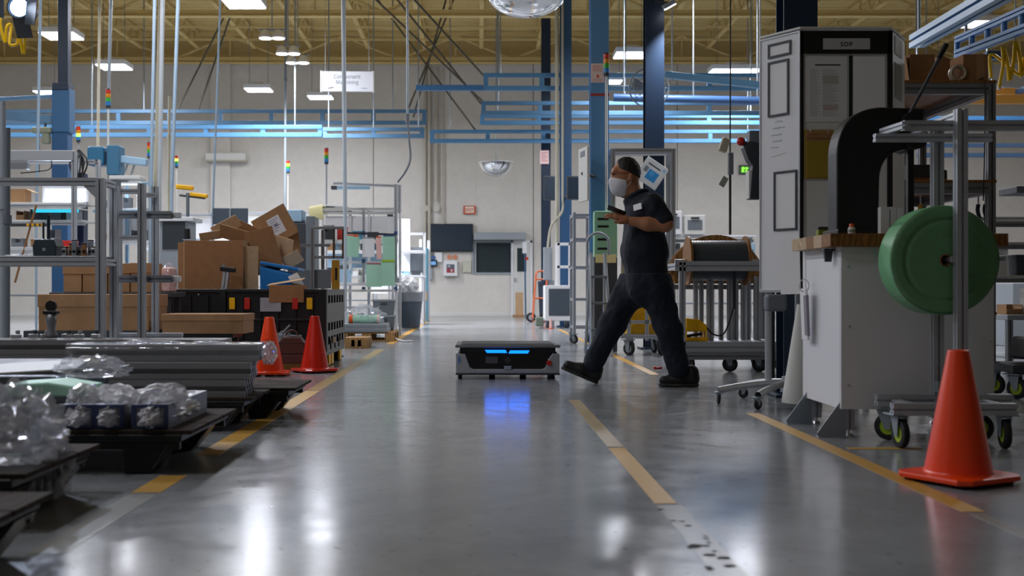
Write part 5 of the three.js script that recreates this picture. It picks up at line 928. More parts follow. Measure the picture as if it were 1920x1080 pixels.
// ---------------------------------------------------------------- near left: profile frames
{
  const d = 6.8, o = thing('shelving_rack', 'large grey profile rack with one shelf beside the long extrusions', 'rack', [wx(189, d), 0, -d]);
  const X = px => wx(px, d) - wx(189, d), top = wy(341, d), sh = wy(491, d), L = X(-150);
  part(o, 'post', prof(V(0, 0, 0), V(0, top + 0.02, 0), 0.05), M.alu); part(o, 'post', prof(V(L, 0, 0), V(L, top + 0.02, 0), 0.05), M.alu);
  part(o, 'post', prof(V(0, 0, -0.25), V(0, wy(341, d), -0.25), 0.045), M.alu); part(o, 'post', prof(V(L, 0, -0.25), V(L, wy(341, d), -0.25), 0.045), M.alu);
  part(o, 'top_beam', prof(V(-0.025, top, 0), V(L + 0.025, top, 0), 0.045), M.alu); part(o, 'shelf_beam', prof(V(-0.025, sh, 0), V(L, sh, 0), 0.045), M.alu); part(o, 'shelf_beam', prof(V(-0.025, sh, -0.25), V(L, sh, -0.25), 0.045), M.alu);
  part(o, 'side_beam', prof(V(0, sh, -0.03), V(0, sh, -0.22), 0.04), M.alu); part(o, 'side_beam', prof(V(0, top, -0.03), V(0, top, -0.22), 0.04), M.alu);
  part(o, 'shelf_board', bx(-L, 0.01, 0.27, L / 2, sh + 0.024, -0.125), M.aluDark);
  part(o, 'gusset', T(extrude([[0, 0], [-0.07, 0], [0, -0.07]], 0.03), -0.026, top - 0.024, -0.015), M.alu);
  const y = sh + 0.034;
  const c = thing('equipment_case', 'dark grey equipment case with posts on the shelf of the large frame', 'case', [wx(91, 6.9), y, -6.9]);
  part(c, 'case_body', T(extrude([[-0.065, 0], [0.065, 0], [0.07, 0.06], [0.055, 0.1], [-0.055, 0.1], [-0.07, 0.06]], 0.14, 0.006), 0, 0, -0.07), std(0x2e3d45, 0.45)); part(c, 'latch', bx(0.02, 0.018, 0.006, 0, 0.03, 0.071), M.greyPaint); part(c, 'post', [rod(V(-0.03, 0.1, 0), V(-0.03, 0.2, 0), 0.006, 6)], M.navy); part(c, 'post', [rod(V(0.0, 0.1, 0), V(0, 0.24, 0), 0.01, 8)], M.navy);
  for (let i = 0; i < 7; i++) { const q = thing('machined_part', 'small machined block with a drilled face on the frame shelf', 'machined part', [wx(122 + 9 * i, 6.88), y, -6.88 - 0.03 * (i % 2)], rr(-0.3, 0.3), 'machined blocks on the shelf'); part(q, 'block', bx(0.028, 0.05 + 0.02 * (i % 3), 0.04, 0, 0, 0, 0.004), [M.steel, M.cardDark, M.galv][i % 3]); part(q, 'bore', T(cyl(0.009, 0.009, 0.004, 0, 0, 0, 12), 0, 0.028, 0.0205, Math.PI / 2), M.black); part(q, 'cap', bx(0.03, 0.008, 0.042, 0, 0.05 + 0.02 * (i % 3), 0, 0.002), M.leather); }
  for (let i = 0; i < 4; i++) { const q = thing('bracket_strip', 'thin bright bracket strip lying flat on the frame shelf', 'bracket', [wx(25 + 12 * i, 6.86), y, -6.86], 0.2 * i, 'bracket strips on the shelf'); part(q, 'strip', bx(0.09, 0.008, 0.025, 0, 0, 0, 0.002), M.steel); part(q, 'lip', bx(0.006, 0.02, 0.025, 0.042, 0, 0, 0.001), M.steel); }
  // second, smaller open frame with long cross profiles
  const d2 = 7.0, o2 = thing('open_rack', 'small open profile rack with three long cross bars', 'rack', [wx(266, d2), 0, -d2]);
  const X2 = (px, D) => wx(px, D) - wx(266, d2);
  part(o2, 'post', prof(V(0, 0, 0), V(0, wy(344, d2), 0), 0.042), M.alu); part(o2, 'post', prof(V(X2(222, 7.5), 0, -0.5), V(X2(222, 7.5), wy(352, 7.5), -0.5), 0.04), M.alu); part(o2, 'post', prof(V(X2(291, 7.6), 0, -0.6), V(X2(291, 7.6), wy(350, 7.6), -0.6), 0.04), M.alu);
  for (const [py, D, a, b, w, nm] of [[359, 7.5, 224, 262, 0.03, 'cross_bar'], [446, 7.4, 222, 262, 0.03, 'cross_bar'], [366, 7.55, 268, 292, 0.03, 'cross_bar']]) part(o2, nm, prof(V(X2(a, D), wy(py, D), -(D - d2)), V(X2(b, D), wy(py, D), -(D - d2)), w), M.alu);
  for (const py of [403, 523]) { part(o2, 'long_bar', prof(V(X2(222, 7.2), wy(py, 7.2), -0.2), V(X2(322, 7.2), wy(py, 7.2), -0.2), 0.045, 0.045), M.aluDark); part(o2, 'bar_end', bx(0.05, 0.035, 0.05, X2(328, 7.2), wy(py, 7.2) - 0.017, -0.24), M.white); }
  part(o2, 'long_bar', prof(V(X2(222, 7.2), wy(632, 7.2), -0.2), V(X2(342, 7.2), wy(632, 7.2), -0.2), 0.05, 0.05), M.alu);
  for (const py of [403, 523]) for (const px of [256, 278]) part(o2, 'joint_bolt', T(cyl(0.012, 0.012, 0.012, 0, 0, 0, 12), X2(px, 7.17), wy(py, 7.17), -0.178, Math.PI / 2), M.darkGrey);
  part(o2, 'base_rail', prof(V(0, 0.03, 0), V(X2(222, 7.5), 0.03, -0.5), 0.04), M.alu); part(o2, 'base_rail', prof(V(0, 0.03, 0), V(X2(291, 7.6), 0.03, -0.6), 0.04), M.alu);
  // caster lying upside-down, small fittings in a row behind the stack
  const k = thing('swivel_caster', 'upturned swivel caster with a black plate standing behind the extrusions', 'caster', [wx(96, 7.25), PT + 0.15, -6.62]); k.position.set(wx(96, 6.4), PT + 3 * 0.08 + 0.002, -6.4);
  part(k, 'stem', lathe([[0, 0], [0.03, 0], [0.035, 0.02], [0.02, 0.05], [0.028, 0.09], [0.03, 0.13], [0, 0.13]], 20), M.aluDark); part(k, 'plate', [bx(0.075, 0.02, 0.06, 0, 0.13, 0, 0.005)], M.black); part(k, 'wheel', T(cyl(0.03, 0.03, 0.02, 0, -0.01, 0, 18), 0, 0.175, 0, Math.PI / 2), M.black);
  for (let i = 0; i < 6; i++) { const q = thing('clamp_fitting', 'small silver clamp fitting lying on the rear extrusion stack', 'fitting', [wx(30 + i * 27 + (i > 2 ? 10 : 0), 6.4), PT + 3 * 0.08 + 0.002, -6.4 - 0.04 * (i % 2)], 0.3 * i, 'clamp fittings on the rear stack'); part(q, 'fitting_body', bx(0.05, 0.022, 0.04, 0, 0, 0, 0.005), M.steel); part(q, 'fitting_knob', cyl(0.012, 0.012, 0.02, 0.01, 0.022, 0, 12), i % 2 ? M.darkGrey : M.steel); }
}
// ---------------------------------------------------------------- cartons and the black bulk bin
function carton(label, px0, px1, pyTop, d, dep, y, mat, turn = 0, lidMat, group) {
  const w = wx(px1, d) - wx(px0, d), h = wy(pyTop, d) - y, o = thing('carton', label, 'carton', [(wx(px0, d) + wx(px1, d)) / 2, y, -d - dep / 2], turn, group);
  part(o, 'carton_body', bx(w, h, dep, 0, 0, 0, 0.004), mat); part(o, 'lid', bx(w + 0.012, h * 0.35, dep + 0.012, 0, h * 0.652, 0, 0.004), lidMat || mat); part(o, 'seam_tape', bx(w * 0.98, 0.002, 0.05, 0, h * 1.002, 0, 0), M.cardLight);
  return o;
}
{
  const d = 10.05, xa = wx(300, d), xb = wx(612, d), W = xb - xa, top = wy(542, d), dep = 1.35, o = thing('bulk_bin', 'black collapsible plastic bulk bin with red and yellow latches', 'bulk bin', [xa, 0, -d]);
  const y0 = 0.13;
  part(o, 'front_wall', [bx(W, top - y0, 0.03, W / 2, y0, -0.02, 0.005), bx(W, 0.03, 0.05, W / 2, top - 0.03, -0.01, 0.005), bx(W, 0.05, 0.05, W / 2, y0, -0.01, 0.005), bx(W * 0.6, 0.02, 0.045, W * 0.65, y0 + 0.27, -0.01, 0.004)], M.blackPlastic);
  part(o, 'back_wall', bx(W, top - y0, 0.04, W / 2, y0, -dep, 0.005), M.blackPlastic); part(o, 'side_wall', bx(0.04, top - y0, dep, 0.02, y0, -dep / 2, 0.005), M.blackPlastic);
  const holes = []; for (let i = 0; i < 6; i++) for (let j = 0; j < 4; j++) { if (j === 2) continue; const a = 0.12 + i * 0.2, b = 0.06 + j * 0.12; holes.push([[a, b], [a, b + 0.07], [a + 0.13, b + 0.07], [a + 0.13, b]]); }
  const sw = extrude([[0, 0], [dep, 0], [dep, top - y0], [0, top - y0]], 0.04, 0, holes); sw.rotateY(Math.PI / 2); part(o, 'slotted_side_wall', T(sw, W - 0.04, y0, 0), M.blackPlastic);
  part(o, 'floor_tray', bx(W, 0.03, dep, W / 2, y0 - 0.03, -dep / 2), M.blackPlastic);
  for (let i = 0; i < 9; i++) part(o, 'wall_rib', bx(0.012, top - y0 - 0.1, 0.02, W * (0.08 + 0.105 * i), y0 + 0.05, 0.003, 0.003), M.blackPlastic);
  part(o, 'corner_post', bx(0.06, top - y0, 0.06, W - 0.03, y0, -0.01, 0.008), M.blackPlastic); part(o, 'corner_post', bx(0.05, top - y0, 0.04, wx(419, d) - xa, y0, 0.004, 0.006), M.blackPlastic);
  for (const [px, m] of [[436, M.yellow], [464, M.red], [554, M.red], [581, M.yellow]]) part(o, 'latch', bx(0.05, 0.1, 0.014, wx(px, d) - xa, wy(580, d), 0.014, 0.004), m);
  const bl = canvasTex(256, 160, (x, w, h) => { x.fillStyle = '#a5a3a8'; x.fillRect(0, 0, w, h); x.fillStyle = '#77757c'; for (let i = 0; i < 4; i++) x.fillRect(40, 36 + i * 24, 170 - i * 18, 5); });
  sheet(o, 'paper_label', wx(528, d) - wx(489, d), wy(558, d) - wy(584, d), std(0xffffff, 0.6, 0, { map: bl }), wx(508, d) - xa, wy(571, d), 0.016);
  for (const px of [310, 336, 373]) part(o, 'rivet', T(cyl(0.008, 0.008, 0.005, 0, 0, 0, 10), wx(px, d) - xa, wy(552, d), 0.012, Math.PI / 2), M.galv);
  for (const [x, z] of [[0.1, -0.12], [W - 0.1, -0.12], [W / 2, -0.12], [0.1, -dep + 0.12], [W - 0.1, -dep + 0.12]]) part(o, 'foot', bx(0.16, y0 - 0.03, 0.18, x, 0, z, 0.008), M.blackPlastic);
  for (const z of [-0.45, -0.25, -1.05]) part(o, 'yellow_runner', bx(0.02, 0.09, 0.14, W - 0.01, 0.01, z, 0.003), M.yellow);
  for (const z of [-0.3, -0.6, -0.9]) part(o, 'wooden_bearer', bx(0.03, 0.1, 0.1, W - 0.015, 0.14, z, 0.003), M.wood);
  // what lies in it
  const inY = 0.35;
  { const D = 10.3, b = thing('tall_carton', 'tall brown carton with a pale side standing in the black bin', 'carton', [wx(345, D), y0, -D]); const w = wx(456, D) - wx(345, D), h = wy(451, D) - y0; part(b, 'front_panel', bx(w, h, 0.008, w / 2, 0, 0), M.cardDark); part(b, 'back_panel', bx(w, h, 0.008, w / 2, 0, -0.42), M.card); part(b, 'left_panel', bx(0.008, h, 0.42, 0.004, 0, -0.21), M.card); part(b, 'right_panel', bx(0.008, h, 0.42, w - 0.004, 0, -0.21), M.cardLight); part(b, 'flap', T(bx(w * 0.24, h * 0.95, 0.006, 0, 0, 0), w + 0.06, 0, -0.05, 0, 0.25), M.cardLight); part(b, 'corner_edge', bx(0.01, h, 0.012, 0.004, 0, 0.002), M.cardLight); }
  { const D = 10.35, b = thing('flat_carton_side', 'pale cardboard panel behind the left edge of the tall carton', 'cardboard', [wx(336, D), y0, -D - 0.2]); part(b, 'panel', T(bx(0.12, wy(453, D) - y0, 0.008, 0, 0, 0), 0, 0, 0, 0, 0.3), M.card); part(b, 'fold', T(bx(0.05, wy(453, D) - y0 - 0.05, 0.008, 0.06, 0, 0.01), 0, 0, 0, 0, -0.4), M.cardLight); }
  const pcs = [ // crushed cardboard heap: px, py centre, depth, w, h, rotations, material, words
    [424, 425, 10.75, 0.26, 0.12, [0.3, 0.2, 0.45], M.cardLight, 'creased cardboard strip peaked over the tall carton'], [440, 440, 10.65, 0.3, 0.14, [0.5, -0.3, -0.15], M.card, 'folded cardboard flap lying across the carton top'], [462, 432, 10.85, 0.36, 0.13, [0.35, 0.1, -0.5], M.card, 'long cardboard strip sloping down from the heap peak'],
    [515, 425, 10.9, 0.36, 0.3, [0.1, -0.15, 0.5], M.card, 'upright cardboard sheet with a white shipping label'], [495, 470, 10.55, 0.26, 0.4, [-0.1, 0.25, 0.3], M.cardDark, 'brown carton side with peaked corner in the heap'], [527, 466, 10.7, 0.24, 0.22, [0.2, -0.4, -0.2], M.cardLight, 'pale torn cardboard flap near the blue tub'], [548, 487, 10.6, 0.2, 0.12, [0.3, -0.3, 0.55], M.cardLight, 'small pale flap leaning over the blue tub'], [549, 450, 10.95, 0.12, 0.26, [0, 0.3, 0.15], M.card, 'narrow cardboard strip at the end of the heap'], [395, 442, 10.7, 0.2, 0.08, [0.4, 0.2, 0.1], M.cardLight, 'short cardboard scrap on the left of the heap'],
  ];
  for (const [px, py, D, w, h, r, m, lab] of pcs) { const b = thing('cardboard_piece', lab, 'cardboard', [wx(px, D), wy(py, D) - h / 2, -D]); const gg = new THREE.Group(); gg.name = 'board'; gg.position.y = h / 2; gg.rotation.set(...r); b.add(gg); part(gg, 'panel', bx(w, h, 0.008, 0, -h / 2, 0, 0.002), m); part(gg, 'folded_edge', T(bx(w * 0.9, h * 0.3, 0.008, 0, 0, 0, 0.002), 0, -h / 2, 0.0, -1.0), m); if (lab.includes('label')) sheet(gg, 'shipping_label', 0.13, 0.17, std(0xffffff, 0.6, 0, { map: canvasTex(128, 160, (x, W, H) => { x.fillStyle = '#e6e6ee'; x.fillRect(0, 0, W, H); x.fillStyle = '#8d90a6'; for (let i = 0; i < 6; i++) x.fillRect(16, 20 + i * 20, 90 - (i % 3) * 22, 6); x.fillRect(46, 60, 40, 30); }) }), 0.02, 0, 0.006); }
  { const D = 10.2, b = thing('blue_tub', 'bright blue plastic tub among the cardboard in the bin', 'tub', [wx(520, D), wy(541, D) - 0.2, -D - 0.25]); part(b, 'tub_body', T(extrude([[-0.16, 0], [0.16, 0], [0.18, 0.22], [0.12, 0.33], [-0.17, 0.4]], 0.36, 0.02), 0, 0, -0.18), M.blueBin); part(b, 'rim', T(bx(0.34, 0.03, 0.38, 0, 0, 0, 0.01), 0, 0.38, 0, 0, 0, -0.18), M.blueBin); sheet(b, 'paper_tag', 0.09, 0.12, M.paper, 0.15, 0.27, 0.19, -0.2, 0.2, 0.5); }
  { const D = 10.0, b = thing('open_carton', 'open brown carton with a pale flap lying at the bin rim', 'carton', [wx(536, D), wy(541, D) - 0.12, -D - 0.14]); part(b, 'carton_body', bx(0.3, 0.15, 0.22, 0, 0, 0, 0.004), M.cardDark); part(b, 'flap', T(bx(0.31, 0.006, 0.2, 0, 0, 0, 0.002), -0.02, 0.175, 0.0, 0.1, 0, 0.16), M.cardLight); }
  { const D = 10.2, b = thing('bar_offcut', 'silver bar with a black end cap sticking up out of the bin', 'bar', [wx(415, D), y0, -D + 0.04]); b.rotation.z = -0.0; const gg = new THREE.Group(); gg.name = 'bar'; gg.rotation.z = -0.12; gg.position.x = -0.03; b.add(gg); part(gg, 'shaft', prof(V(0, 0, 0), V(0, 0.7, 0), 0.05, 0.05), M.alu); part(gg, 'end_cap', [bx(0.13, 0.04, 0.07, 0.01, 0.7, 0, 0.008)], M.black); part(gg, 'cap_screw', cyl(0.012, 0.012, 0.02, -0.03, 0.74, 0, 10), M.steel); }
  { const D = 10.2, b = thing('bin_post', 'yellow upright post with a black slot behind the bin rim', 'post', [wx(626, 11.6), 0, -11.75]); part(b, 'post', bx(0.075, wy(487, 11.7), 0.06, 0, 0, 0, 0.006), std(0xb9871a, 0.5)); part(b, 'slot', bx(0.02, 0.12, 0.006, 0.008, wy(487, 11.7) - 0.2, 0.031, 0.001), M.black); part(b, 'base_plate', bx(0.15, 0.012, 0.15, 0, 0, 0), M.darkGrey); }
  // low wooden bearer pallet in front with the flat carton, bag and clutter
  const pb = thing('bag_crate', 'low dark crate under the brown bag', 'crate', [wx(545, 9.8), 0, -9.82]);
  for (const z of [0.1, -0.1]) part(pb, 'runner', bx(0.3, 0.06, 0.05, 0, 0, z, 0.004), std(0x6b4a12, 0.6)); part(pb, 'crate_body', bx(0.32, 0.07, 0.26, 0, 0.06, 0, 0.006), M.leather);
  carton('flat shallow brown carton with a lid in front of the bulk bin', 304, 456, 589, 8.45, 0.4, wy(626, 8.45), M.card, 0, M.card);
  const tb = thing('low_trestle', 'low dark trestle under the flat carton', 'trestle', [wx(380, 8.6), 0, -8.64]); part(tb, 'trestle_top', bx(0.5, 0.03, 0.36, 0, wy(626, 8.45) - 0.03, 0), M.black); for (const [x, z] of [[-0.2, 0.13], [0.2, 0.13], [-0.2, -0.13], [0.2, -0.13]]) part(tb, 'leg', bx(0.05, wy(626, 8.45) - 0.03, 0.05, x, 0, z), M.black); part(tb, 'stretcher', prof(V(-0.2, 0.12, 0.13), V(0.2, 0.12, 0.13), 0.03), M.aluDark);
  const bg = thing('handbag', 'brown leather bag with a round handle between the two cones', 'bag', [wx(548, 9.3), 0.12, -9.12]); bg.position.set(wx(549, 9.78), 0.131, -9.76);
  part(bg, 'bag_body', T(extrude([[-0.12, 0], [0.12, 0], [0.11, 0.1], [0.07, 0.15], [-0.07, 0.15], [-0.11, 0.1]], 0.14, 0.015), 0, 0, -0.07), M.leather); part(bg, 'handle', T(ring(0.05, 0.008), 0, 0.15, 0.03), M.leather); part(bg, 'top_trim', bx(0.15, 0.02, 0.08, 0, 0.14, 0), M.midGrey); part(bg, 'seam', bx(0.21, 0.006, 0.004, 0, 0.09, 0.069), M.black);
  const gb = thing('grey_pouch', 'grey crumpled pouch with a silver tube beside the brown bag', 'pouch', [wx(533, 9.86), 0.131, -9.88]); part(gb, 'pouch_body', T(lump(0.08, 0.1, 0.05, 0.3, 2, 18, 3, 0.8), 0, 0.083, 0), M.midGrey); part(gb, 'tube', rod(V(-0.03, 0.16, 0), V(0.05, 0.24, 0.02), 0.01, 8), M.steel);
  // long cartons behind the frames
  const ct = thing('low_cart', 'low dark cart under the long brown carton', 'cart', [wx(175, 8.6), 0, -8.75]); part(ct, 'platform', bx(0.95, 0.05, 0.5, 0, wy(620, 8.5) - 0.05, 0), M.darkGrey); for (const [x, z] of [[-0.4, 0.18], [0.4, 0.18], [-0.4, -0.18], [0.4, -0.18]]) caster(ct, x, z, 0.07, 0.3, M.midGrey, wy(620, 8.5) - 0.05);
  carton('long wide brown carton with a pale lid behind the profile frames', 72, 279, 552, 8.5, 0.5, wy(620, 8.5), M.card, 0, M.card);
  const sb = thing('side_bench', 'low dark bench carrying the row of taped cartons', 'bench', [wx(205, 9.3), 0, -9.45]); part(sb, 'bench_top', bx(0.98, 0.04, 0.4, 0.03, wy(548, 9.3) - 0.04, 0), M.darkGrey); for (const [x, z] of [[-0.4, 0.15], [0.46, 0.15], [-0.4, -0.15], [0.46, -0.15]]) part(sb, 'leg', bx(0.05, wy(548, 9.3) - 0.04, 0.05, x, 0, z), M.darkGrey);
  carton('brown carton at the open end of the taped row', 119, 153, 496, 9.3, 0.3, wy(548, 9.3), M.card); carton('brown carton between two taped neighbours in the row', 155, 201, 496, 9.3, 0.3, wy(548, 9.3), M.card); carton('brown carton beside the post of the open frame', 203, 243, 494, 9.3, 0.3, wy(548, 9.3), M.card); carton('last brown carton of the row beside the film-wrapped pack', 245, 284, 493, 9.3, 0.3, wy(548, 9.3), M.card);
  const fp = thing('film_pack', 'pinkish film-wrapped pack at the end of the carton row', 'wrapped pack', [wx(308, 9.3), wy(548, 9.3), -9.45]); part(fp, 'pack', bx(0.08, 0.2, 0.2, 0, 0, 0, 0.02), M.pinkPaper); part(fp, 'film', T(lump(0.055, 0.125, 0.12, 0.1, 2.4, 16, 3, 0.9), 0, 0.115, 0), M.film);
}
// ---------------------------------------------------------------- back wall fittings
{
  const d = WALL_D - 0.02, W = (a, b) => wx(b, d) - wx(a, d), Hh = (a, b) => wy(a, d) - wy(b, d);
  const tv = thing('television', 'large dark wall television, switched off, left of the office window', 'television', [wx(844.5, d), wy(472, d), -d + 0.05]);
  part(tv, 'bezel', bx(W(802, 887), Hh(420, 472), 0.06, 0, 0, 0, 0.008), M.black); part(tv, 'screen', bx(W(802, 887) - 0.04, Hh(420, 472) - 0.05, 0.006, 0, 0.025, 0.031, 0.001), M.screenOff); part(tv, 'wall_mount', bx(0.4, 0.3, 0.04, 0, 0.2, -0.04), M.darkGrey);
  const ex = thing('exit_sign', 'red on white EXIT sign high on the back wall', 'exit sign', [wx(880.5, d), wy(394, d), -d + 0.03]);
  part(ex, 'sign_case', bx(W(869, 892), Hh(386, 402), 0.04, 0, -Hh(386, 402) / 2, -0.005, 0.006), M.white);
  const et = canvasTex(256, 160, (x, w, h) => { x.fillStyle = '#c4502c'; x.fillRect(0, 0, w, h); x.fillStyle = '#eddccc'; x.fillRect(34, 16, 188, 116); x.fillStyle = '#c23a1c'; x.font = 'bold 84px sans-serif'; x.textAlign = 'center'; x.textBaseline = 'middle'; x.fillText('EXIT', w / 2, 78, 176); });
  sheet(ex, 'sign_face', W(869, 892), Hh(386, 402), std(0xffffff, 0.5, 0, { map: et }), 0, 0, 0.017);
  const fa = thing('first_aid_cabinet', 'white first aid cabinet with a dark red label under the television', 'cabinet', [wx(845, d), wy(518, d), -d + 0.07]);
  part(fa, 'cabinet_body', bx(W(832, 858), Hh(489, 518), 0.16, 0, 0, 0, 0.01), M.white); part(fa, 'cabinet_door', bx(W(833, 857), Hh(490, 517), 0.01, 0, 0.012, 0.085, 0.003), M.white);
  sheet(fa, 'door_label', 0.21, 0.22, std(0xffffff, 0.5, 0, { map: canvasTex(64, 64, (x, w, h) => { x.fillStyle = '#5c6576'; x.fillRect(0, 0, w, h); x.fillStyle = '#a23a44'; x.fillRect(0, 32, w, 32); x.fillStyle = '#cfd2da'; x.fillRect(10, 10, 20, 10); x.fillRect(34, 38, 14, 16); }) }), 0, 0.2, 0.091);
  const sg = thing('wall_sign', 'two small orange round stickers above the first aid cabinet', 'sticker', [wx(848, d), wy(482, d), -d + 0.01]); for (const s of [-1, 1]) part(sg, 'sticker', T(cyl(0.06, 0.06, 0.004, 0, 0, 0, 20), s * 0.075, 0, 0, Math.PI / 2), std(0xd98a66, 0.6));
  const ph = thing('wall_terminal', 'small blue wall terminal with a lit screen below the television', 'terminal', [wx(812, d), wy(500, d), -d + 0.05]); part(ph, 'terminal_body', bx(0.22, 0.17, 0.06, 0, 0, 0, 0.01), M.navy); part(ph, 'screen', bx(0.13, 0.09, 0.006, 0.01, 0.045, 0.031), glow(0x7ab4f0, 0.8)); part(ph, 'reader', bx(0.12, 0.1, 0.05, 0, 0.18, 0, 0.006), std(0x46609c, 0.5)); part(ph, 'paper_holder', bx(0.2, 0.26, 0.02, 0.14, 0.2 - 0.08, -0.02), M.paper); part(ph, 'cable_loop', tube([V(-0.05, 0, 0), V(-0.14, -0.2, 0), V(-0.2, -0.35, -0.01)], 0.01, 14, 6), M.cableGrey);
  const pl = thing('wall_plate', 'pale blank utility plate beside the first aid cabinet', 'wall plate', [wx(876, d), wy(511, d), -d + 0.02]); part(pl, 'plate', bx(0.22, 0.3, 0.04, 0, 0, 0, 0.01), std(0xc5c6b4, 0.6)); for (const y of [0.03, 0.27]) part(pl, 'screw', T(cyl(0.012, 0.012, 0.006, 0, 0, 0, 8), 0, y, 0.022, Math.PI / 2), M.galv);
  const pp = thing('wall_conduits', 'group of pale conduit pipes running down the back wall left of the television', 'conduit', [wx(803, d), 0, -d + 0.06]); for (const [x, y0, y1, r] of [[-0.08, 1.4, 6.55, 0.03], [0.03, 1.2, 6.55, 0.045], [0.22, 3, 6.55, 0.03], [0.38, 2.4, 6.55, 0.022]]) part(pp, 'pipe', rod(V(x, y0, 0), V(x, y1, 0), r, 8), std(0xbfb9ab, 0.6)); for (const x of [-0.08, 0.22]) part(pp, 'junction_box', T(cyl(0.09, 0.09, 0.05, 0, -0.025, 0, 16), x, wy(391, d), 0, Math.PI / 2), std(0xc3c0b6, 0.6)); part(pp, 'lower_box', bx(0.16, 0.3, 0.08, 0.03, 0.95, 0, 0.01), M.greyPaint);
  const hs = thing('unit_heater', 'pale wall ledge unit on the back wall under the pilaster', 'wall unit', [wx(428, d), wy(305, d), -d + 0.24]); part(hs, 'unit_body', bx(1.05, 0.2, 0.3, 0, 0.02, -0.02, 0.02), M.offwhite); part(hs, 'lip', bx(1.1, 0.03, 0.33, 0, 0, -0.01, 0.006), std(0xb9b3a3, 0.6));
  const gs = thing('lit_sign', 'small glowing green sign in a dark case on the back wall', 'lit sign', [wx(1395, d), wy(327, d), -d + 0.04]); part(gs, 'sign_case', bx(W(1385, 1405), Hh(312, 329), 0.06, 0, 0, 0, 0.008), M.darkGrey);
  sheet(gs, 'lit_sign_face', W(1386, 1404), Hh(314, 327), std(0x101510, 0.4, 0, { emissive: 0xffffff, emissiveIntensity: 1.3, emissiveMap: canvasTex(128, 96, (x, w, h) => { x.fillStyle = '#0f3a12'; x.fillRect(0, 0, w, h); x.fillStyle = '#8cf23c'; x.beginPath(); x.arc(44, 30, 22, 0, 7); x.fill(); x.fillRect(22, 46, 38, 40); x.fillRect(70, 14, 42, 30); x.beginPath(); x.moveTo(66, 86); x.lineTo(84, 40); x.lineTo(118, 86); x.fill(); }) }), 0, Hh(312, 329) / 2, 0.032);
  for (const [px, py, m, lab] of [[968, 528, M.yellow, 'round yellow warning sticker beside the white door']]) { const q = thing('warning_sticker', lab, 'sticker', [wx(px, d), wy(py, d), -d + 0.01]); part(q, 'disc', T(cyl(0.1, 0.1, 0.004, 0, 0, 0, 22), 0, 0, 0, Math.PI / 2), m); part(q, 'symbol', T(cyl(0.045, 0.045, 0.006, 0, 0, 0, 3), 0, -0.01, 0, Math.PI / 2), M.black); }
  const mp = thing('mop', 'white headed mop leaning by the office door', 'mop', [wx(985, 30), 0, -30.3]); part(mp, 'handle', rod(V(0.02, 0.005, 0.05), V(0, 1.7, -0.1), 0.02, 8), M.blueDark); part(mp, 'head', bx(0.12, 0.3, 0.06, 0, 1.62, -0.1, 0.02), M.white); part(mp, 'clip', bx(0.08, 0.08, 0.06, 0.05, 1.45, -0.08), M.red);
  const bd = thing('cardboard_upright', 'upright piece of cardboard on the floor beside the door', 'cardboard', [wx(974, 29.5), 0, -29.6]); part(bd, 'panel', T(bx(0.2, 0.62, 0.03, 0, 0, 0), 0, 0, 0, -0.06, 0.2), M.cardLight); part(bd, 'bottom_fold', bx(0.3, 0.05, 0.2, -0.02, 0, 0.04), M.card);
}
// ---------------------------------------------------------------- convex mirrors
{
  const d = 14, R = 74 * d / F, o = thing('dome_mirror', 'big round convex dome mirror hanging from the roof over the aisle', 'mirror', [wx(987, d), wy(32, d), -d]);
  part(o, 'mirror_dome', lathe([...Array(20).keys()].map(i => { const a = i / 19 * 1.45; return [R * Math.sin(a), R * 0.62 * (1 - Math.cos(a))]; }), 40), M.chrome); part(o, 'rim', T(ring(R, 0.015, 48), 0, R * 0.55, 0, Math.PI / 2), M.offwhite);
  for (const s of [-1, 1]) part(o, 'chain', rod(V(s * R * 0.8, R * 0.55, 0), V(s * R * 0.2, DECK - wy(32, d) - 0.02, 0), 0.006, 5), M.galv);
  const d2 = 27, r2 = 32 * d2 / F, h = thing('half_dome_mirror', 'half dome convex mirror high above the office window', 'mirror', [wx(930, d2), wy(305, d2), -d2]);
  const g = lathe([...Array(16).keys()].map(i => { const a = i / 15 * Math.PI / 2; return [r2 * Math.sin(a), -r2 * 0.82 * Math.cos(a)]; }), 36); part(h, 'mirror_dome', g, M.chrome); part(h, 'rim', T(ring(r2, 0.012, 40), 0, 0, 0, Math.PI / 2), M.white);
  part(h, 'hanger', [rod(V(0, 0, 0), V(0, DECK - 0.02 - wy(305, d2), 0), 0.01, 5), rod(V(-r2, 0, 0), V(r2, 0, 0), 0.008, 5)], M.galv);
}
